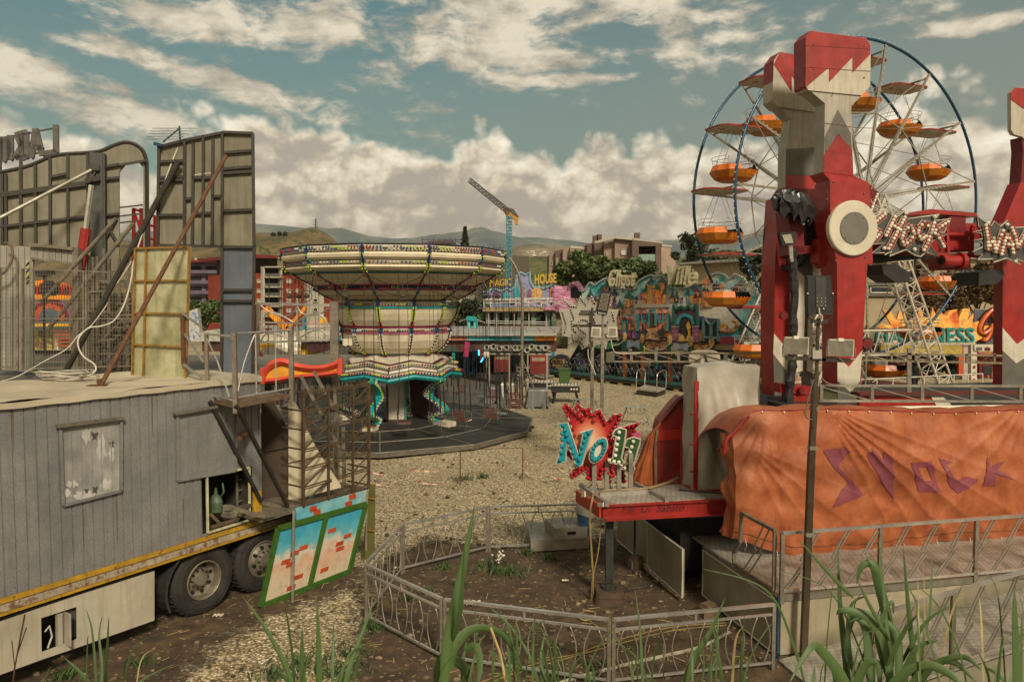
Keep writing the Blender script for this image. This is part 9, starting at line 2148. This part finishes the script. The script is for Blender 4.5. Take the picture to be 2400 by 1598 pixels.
def frontmast():
 Y=9.72;v=vd(Y);r=thing('front_lamp_mast','tall slim steel mast before the orange tarpaulin, with black lamp and lattice arm','lamp mast',G(1883,1541))
 g=G(1883,1541);mb=MB();q0=at(1883,1541,Y);mb.bar(V((q0.x,Y,.08)),at(1902,1060,Y),.08);mb.bar(at(1902,1060,Y),at(1911,905,Y),.07);mb.bar(at(1911,960,Y),at(1918,745,Y),.035);mb.bar(at(1905,1000,Y-.05),at(1913,875,Y-.05),.05);mb.build('pole',M('bronze steel mast','#574c3c',.4,.6,.3,5,.35),r)
 mb=MB()
 for y in(1050,1252,958,895):x=1911-(y-905)*.044;p=at(x,y,Y);mb=MB();mb.bar(p-UZ*.02,p+UZ*.03,.1);mb.build('clamp',galv,r)
 mb=MB();v.poly(mb,[z6(650,287),z6(833,290),z6(845,598),z6(655,592)],.1,.12);b=mb.build('lamp_housing',black,r)
 mb=MB();v.poly(mb,[z6(712,298),z6(788,300),z6(795,540),z6(718,538)],.11,.02);mb.build('cooling_back',M('charcoal fins','#35342f',.5),b)
 mb=MB();[mb.ball(v.pt(*z6(x,y),.125),.006,0,5,3)for x in(725,757,790)for y in(468,495,525)];[mb.ball(v.pt(*z6(x,y),.115),.012,0,5,3)for x,y in((650,430),(848,430),(740,550),(775,550))];mb.build('screws',bwhite,b)
 mb=MB();v.tube(mb,[z6(645,430),z6(650,610),z6(680,638),z6(810,640),z6(840,615),z6(848,430)],.01,.04);v.bar(mb,z6(680,648),z6(800,652),.05,.05,.06);mb.build('yoke',dsteel,b)
 mb=MB();v.tube(mb,[(p.x,p.y)for p in smoothpts([V((*z6(*q),0))for q in((740,552),(745,590),(765,610),(758,650))],4)],.008,.14);mb.build('cable',cable,b)
 flood(r,v,z6(458,0)[0],z6(660,0)[0],z6(0,772)[1],z6(0,912)[1],False);flood(r,v,z6(806,0)[0],z6(1017,0)[0],z6(0,790)[1],z6(0,928)[1],False)
 mb=MB();v.bar(mb,z6(480,940),z6(790,948),.045,.03,.04);v.bar(mb,z6(760,950),z6(990,965),.04,.03,.04);mb.build('cross_arm',dsteel,r)
 mb=MB();v.poly(mb,L(z6,rectpts(690,880,762,945)),.08,.06);mb.build('junction_box',lgrey,r)
 mb=MB();v.bar(mb,z6(740,1155),z6(2700,1160),.032,.0,.03);v.bar(mb,z6(740,1275),z6(2700,1283),.032,0,.03);mb.build('arm_rail',galv,r)
 xs=[755,1155,1550,1940,2325,2700]
 for x in xs:mb=MB();v.bar(mb,z6(x,1155),z6(x,1280),.04,0,.035);mb.build('arm_post',steel,r)
 mb=MB();[v.bar(mb,z6(a+10,1168),z6(b-10,1272),.012,.01,.012)for a,b in zip(xs,xs[1:])];mb.build('arm_brace',galv,r)
 mb=MB();v.poly(mb,L(z6,rectpts(768,1165,880,1272)),-.02,.02);mb.build('translucent_panel',M('dusty olive pane','#4c4c34',.3),r)
 for q in([(730,1090),(700,1110),(670,1200),(640,1320),(632,1380),(650,1415),(690,1420),(700,1380)],[(765,1095),(780,1120),(830,1145),(900,1155)],[(655,905),(680,930),(720,940)],[(890,930),(905,950),(930,965)],[(540,930),(550,940),(530,950)]):
  mb=MB();v.tube(mb,[(p.x,p.y)for p in smoothpts([V((*z6(*k),0))for k in q],5)],.01,.06);mb.build('cable',M('taupe cable','#6c6250',.6),r)
 v=vd(16);o=thing('far_lattice_arm','slim lattice arm behind the near red post, across the sweet stall','lattice arm',v.pt(2030,840));mb=MB();v.bar(mb,z6(1085,900),z6(2180,920),.04);v.bar(mb,z6(1085,955),z6(2180,978),.04)
 for x in(1110,1310,1500,1900,2120):v.bar(mb,z6(x,902),z6(x,970),.04)
 for a,b in((1110,1310),(1310,1500),(1500,1760),(1760,2000)):v.bar(mb,z6(a,910),z6(b,965),.02)
 mb.build('lattice',M('arm tube','#85795f'),o)
 mb=MB();v.bar(mb,z6(1450,860),z6(1447,1220),.09);mb.build('post',steel,o)
frontmast()
def reeds():
 rnd=random.Random(21)
 def blade(mb,pts,Y,w,fold=.25,dY=0.0):
  P=smoothpts([V((x,y,0))for x,y in pts],7);n=len(P);vs=[]
  for i,p in enumerate(P):
   t_=i/(n-1);Yi=Y+dY*t_;c=at(p.x,p.y,Yi);a=P[min(i+1,n-1)]-P[max(i-1,0)];a=V((a.x,a.y))
   if a.length:a.normalize()
   s=V((a.y,0,a.x)).normalized()if a.length else V((1,0,0));s=V((-a.y,.25,-a.x)).normalized()
   ww=w/F*Yi*.43*(min(1,.45+t_*2.2))*(1-t_**2.4)+.0006
   vs+=[c-s*ww+V((0,fold*ww,0)),c-V((0,fold*ww,0)),c+s*ww+V((0,fold*ww,0))]
  fs=[]
  for i in range(n-1):fs+=[(3*i,3*i+1,3*i+4,3*i+3),(3*i+1,3*i+2,3*i+5,3*i+4)]
  mb.add(vs,fs)
 plants=[('tall single reed with one broad upright blade and arching leaves in the foreground centre',3.3,[([(1040,1640),(1050,1500),(1085,1330),(1113,1180)],34),([(1045,1640),(1045,1560),(1085,1490),(1135,1472),(1190,1500),(1240,1610)],34),([(1040,1650),(1035,1570),(1060,1520),(1105,1482)],48),([(1090,1525),(1115,1515),(1125,1560),(1118,1610)],26),([(1035,1580),(1060,1550),(1090,1570),(1110,1640)],44),([(1062,1500),(1080,1420),(1088,1280)],16),([(1280,1660),(1275,1600),(1268,1540),(1278,1480)],16)]),('slender reeds at the lower left in front of the trailer skirt',3.4,[([(230,1660),(238,1570),(232,1490),(240,1440)],8),([(245,1660),(250,1540),(255,1445)],8),([(215,1640),(200,1590),(150,1540)],12),([(290,1640),(340,1590),(410,1555)],8)]),('reeds with two stiff upright blades between trailer and ring fence',3.2,[([(700,1660),(668,1560),(620,1470),(570,1400)],14),([(712,1650),(707,1560),(708,1470)],16),([(748,1650),(748,1540),(742,1400)],16),([(800,1650),(820,1560),(850,1480),(875,1410)],16),([(770,1640),(800,1590),(860,1575)],16),([(780,1620),(800,1575),(815,1540)],12),([(690,1640),(670,1590),(650,1570)],12)]),('thin grassy reeds in front of the right half of the ring fence',3.4,[([(1510,1660),(1505,1560),(1500,1470),(1488,1380)],9),([(1590,1660),(1620,1560),(1665,1480),(1700,1400)],24),([(1700,1640),(1685,1540),(1668,1450)],10),([(1740,1660),(1738,1560),(1745,1440)],12),([(1640,1640),(1650,1560),(1645,1500)],7),([(1330,1650),(1340,1570),(1370,1530)],8),([(1210,1640),(1180,1560),(1150,1520)],7)]),('dense tall reed plant with many drooping leaves in front of the platform',3.0,[([(1990,1680),(1985,1560),(1970,1420),(1963,1270)],24),([(2070,1700),(2085,1560),(2075,1420),(2060,1260)],16),([(2150,1680),(2145,1560),(2130,1420),(2117,1280)],22),([(2200,1660),(2160,1560),(2180,1420),(2185,1290)],14),([(2080,1640),(2090,1500),(2060,1360),(2045,1322),(2020,1330),(2008,1370)],34),([(2090,1640),(2080,1520),(2040,1450),(1980,1430),(1960,1440)],34),([(2050,1680),(2040,1560),(2030,1470),(2000,1450),(1985,1520)],32),([(2000,1690),(1980,1600),(1930,1530),(1900,1520),(1850,1600)],34),([(2100,1640),(2110,1560),(2100,1480),(2040,1445),(1985,1460)],28),([(2060,1690),(2100,1600),(2170,1560),(2240,1590),(2270,1650)],38),([(2110,1660),(2160,1580),(2230,1550),(2290,1600)],30),([(2090,1610),(2070,1540),(2060,1480),(2090,1410),(2095,1440)],22),([(2000,1400),(1950,1350),(1870,1262)],12),([(2150,1620),(2190,1560),(2260,1540),(2300,1570)],28),([(2030,1700),(2010,1620),(2030,1560),(2060,1560),(2060,1640)],36),([(1940,1700),(1960,1600),(1940,1540)],20),([(2080,1560),(2120,1480),(2150,1440)],20),([(2010,1600),(1990,1520),(1995,1420),(2035,1395)],18),([(2085,1500),(2040,1420),(2010,1360)],12),([(2110,1560),(2170,1460),(2225,1420)],16),([(1900,1690),(1905,1620),(1910,1560)],22),([(2140,1690),(2120,1600),(2150,1520),(2200,1500)],30)]),('dark upright reeds at the lower right corner',2.9,[([(2390,1690),(2385,1560),(2380,1440),(2378,1380)],30),([(2330,1690),(2340,1600),(2350,1480)],16),([(2290,1680),(2320,1600),(2290,1520)],12),([(2410,1680),(2350,1590),(2300,1560)],14),([(2360,1690),(2370,1600),(2400,1520)],22),([(2310,1690),(2350,1630),(2420,1610)],18)]),]
 for lab,Y,bl in plants:
  b=at(bl[0][0][0][0],1700,Y);r=thing('reed_plant',lab,'reed',b)
  for k,(pts,w)in enumerate(bl):mb=MB();blade(mb,pts,Y+rnd.uniform(-.15,.15),w,rnd.uniform(.2,.6),rnd.uniform(-.25,.25));mb.build('leaf',reedm,r,smooth=True)
  xs0=[b_[0][0][0]for b_ in bl];lo_,hi_=min(xs0)-30,max(xs0)+30
  for k in range(int((hi_-lo_)/22)):
   x=rnd.uniform(lo_,hi_);hgt=rnd.uniform(40,190)if Y>3.1 else rnd.uniform(60,300);ln=rnd.gauss(0,.28);mb=MB()
   blade(mb,[(x,1660),(x+ln*hgt*.3,1600-hgt*.3),(x+ln*hgt*.8,1600-hgt*.75),(x+ln*hgt*rnd.uniform(1.1,2.0),1600-hgt*rnd.uniform(.85,1.0))],Y+rnd.uniform(-.3,.3),rnd.uniform(3,9),.3,rnd.uniform(-.2,.2));mb.build('leaf',reedm if rnd.random()<.92 else M('dry reed','#a08c5c',.8),r,smooth=True)
  mb=MB()
  for(x,y),(_,yb)in([(bl[0][0][0],(0,0))]):mb.path([at(x,1610,Y),at(x,1760,Y),at(x,1800,Y)-UZ*.3],.012,6)
  mb.build('stem',M('reed stem','#5c6a34',.6),r)
 mb=MB();mb.path([at(1150,1470,3.3),at(1172,1530,3.3),at(1190,1620,3.3)],.006,5);tag(mb.build('dead_stalk',M('straw','#b89c66')),'dry pale stalk leaning beside the tall single reed','stalk')
 mb=MB();mb.path([at(25,1640,3.6),at(35,1560,3.6),at(58,1440,3.6)],.004,5);mb.path([at(34,1560,3.6),at(28,1500,3.6)],.003,4);mb.path([at(38,1540,3.6),at(62,1470,3.6)],.003,4);tag(mb.build('twig',M('brown twig','#4a3226',.8)),'thin bare brown twig at the lower left corner','twig')
reeds()
for o in list(bpy.data.objects):
 if o.type=='MESH' and o.parent and any(w in o.name for w in('bulb','rivet','eyelet','trim','rope')):o['kind']='stuff'
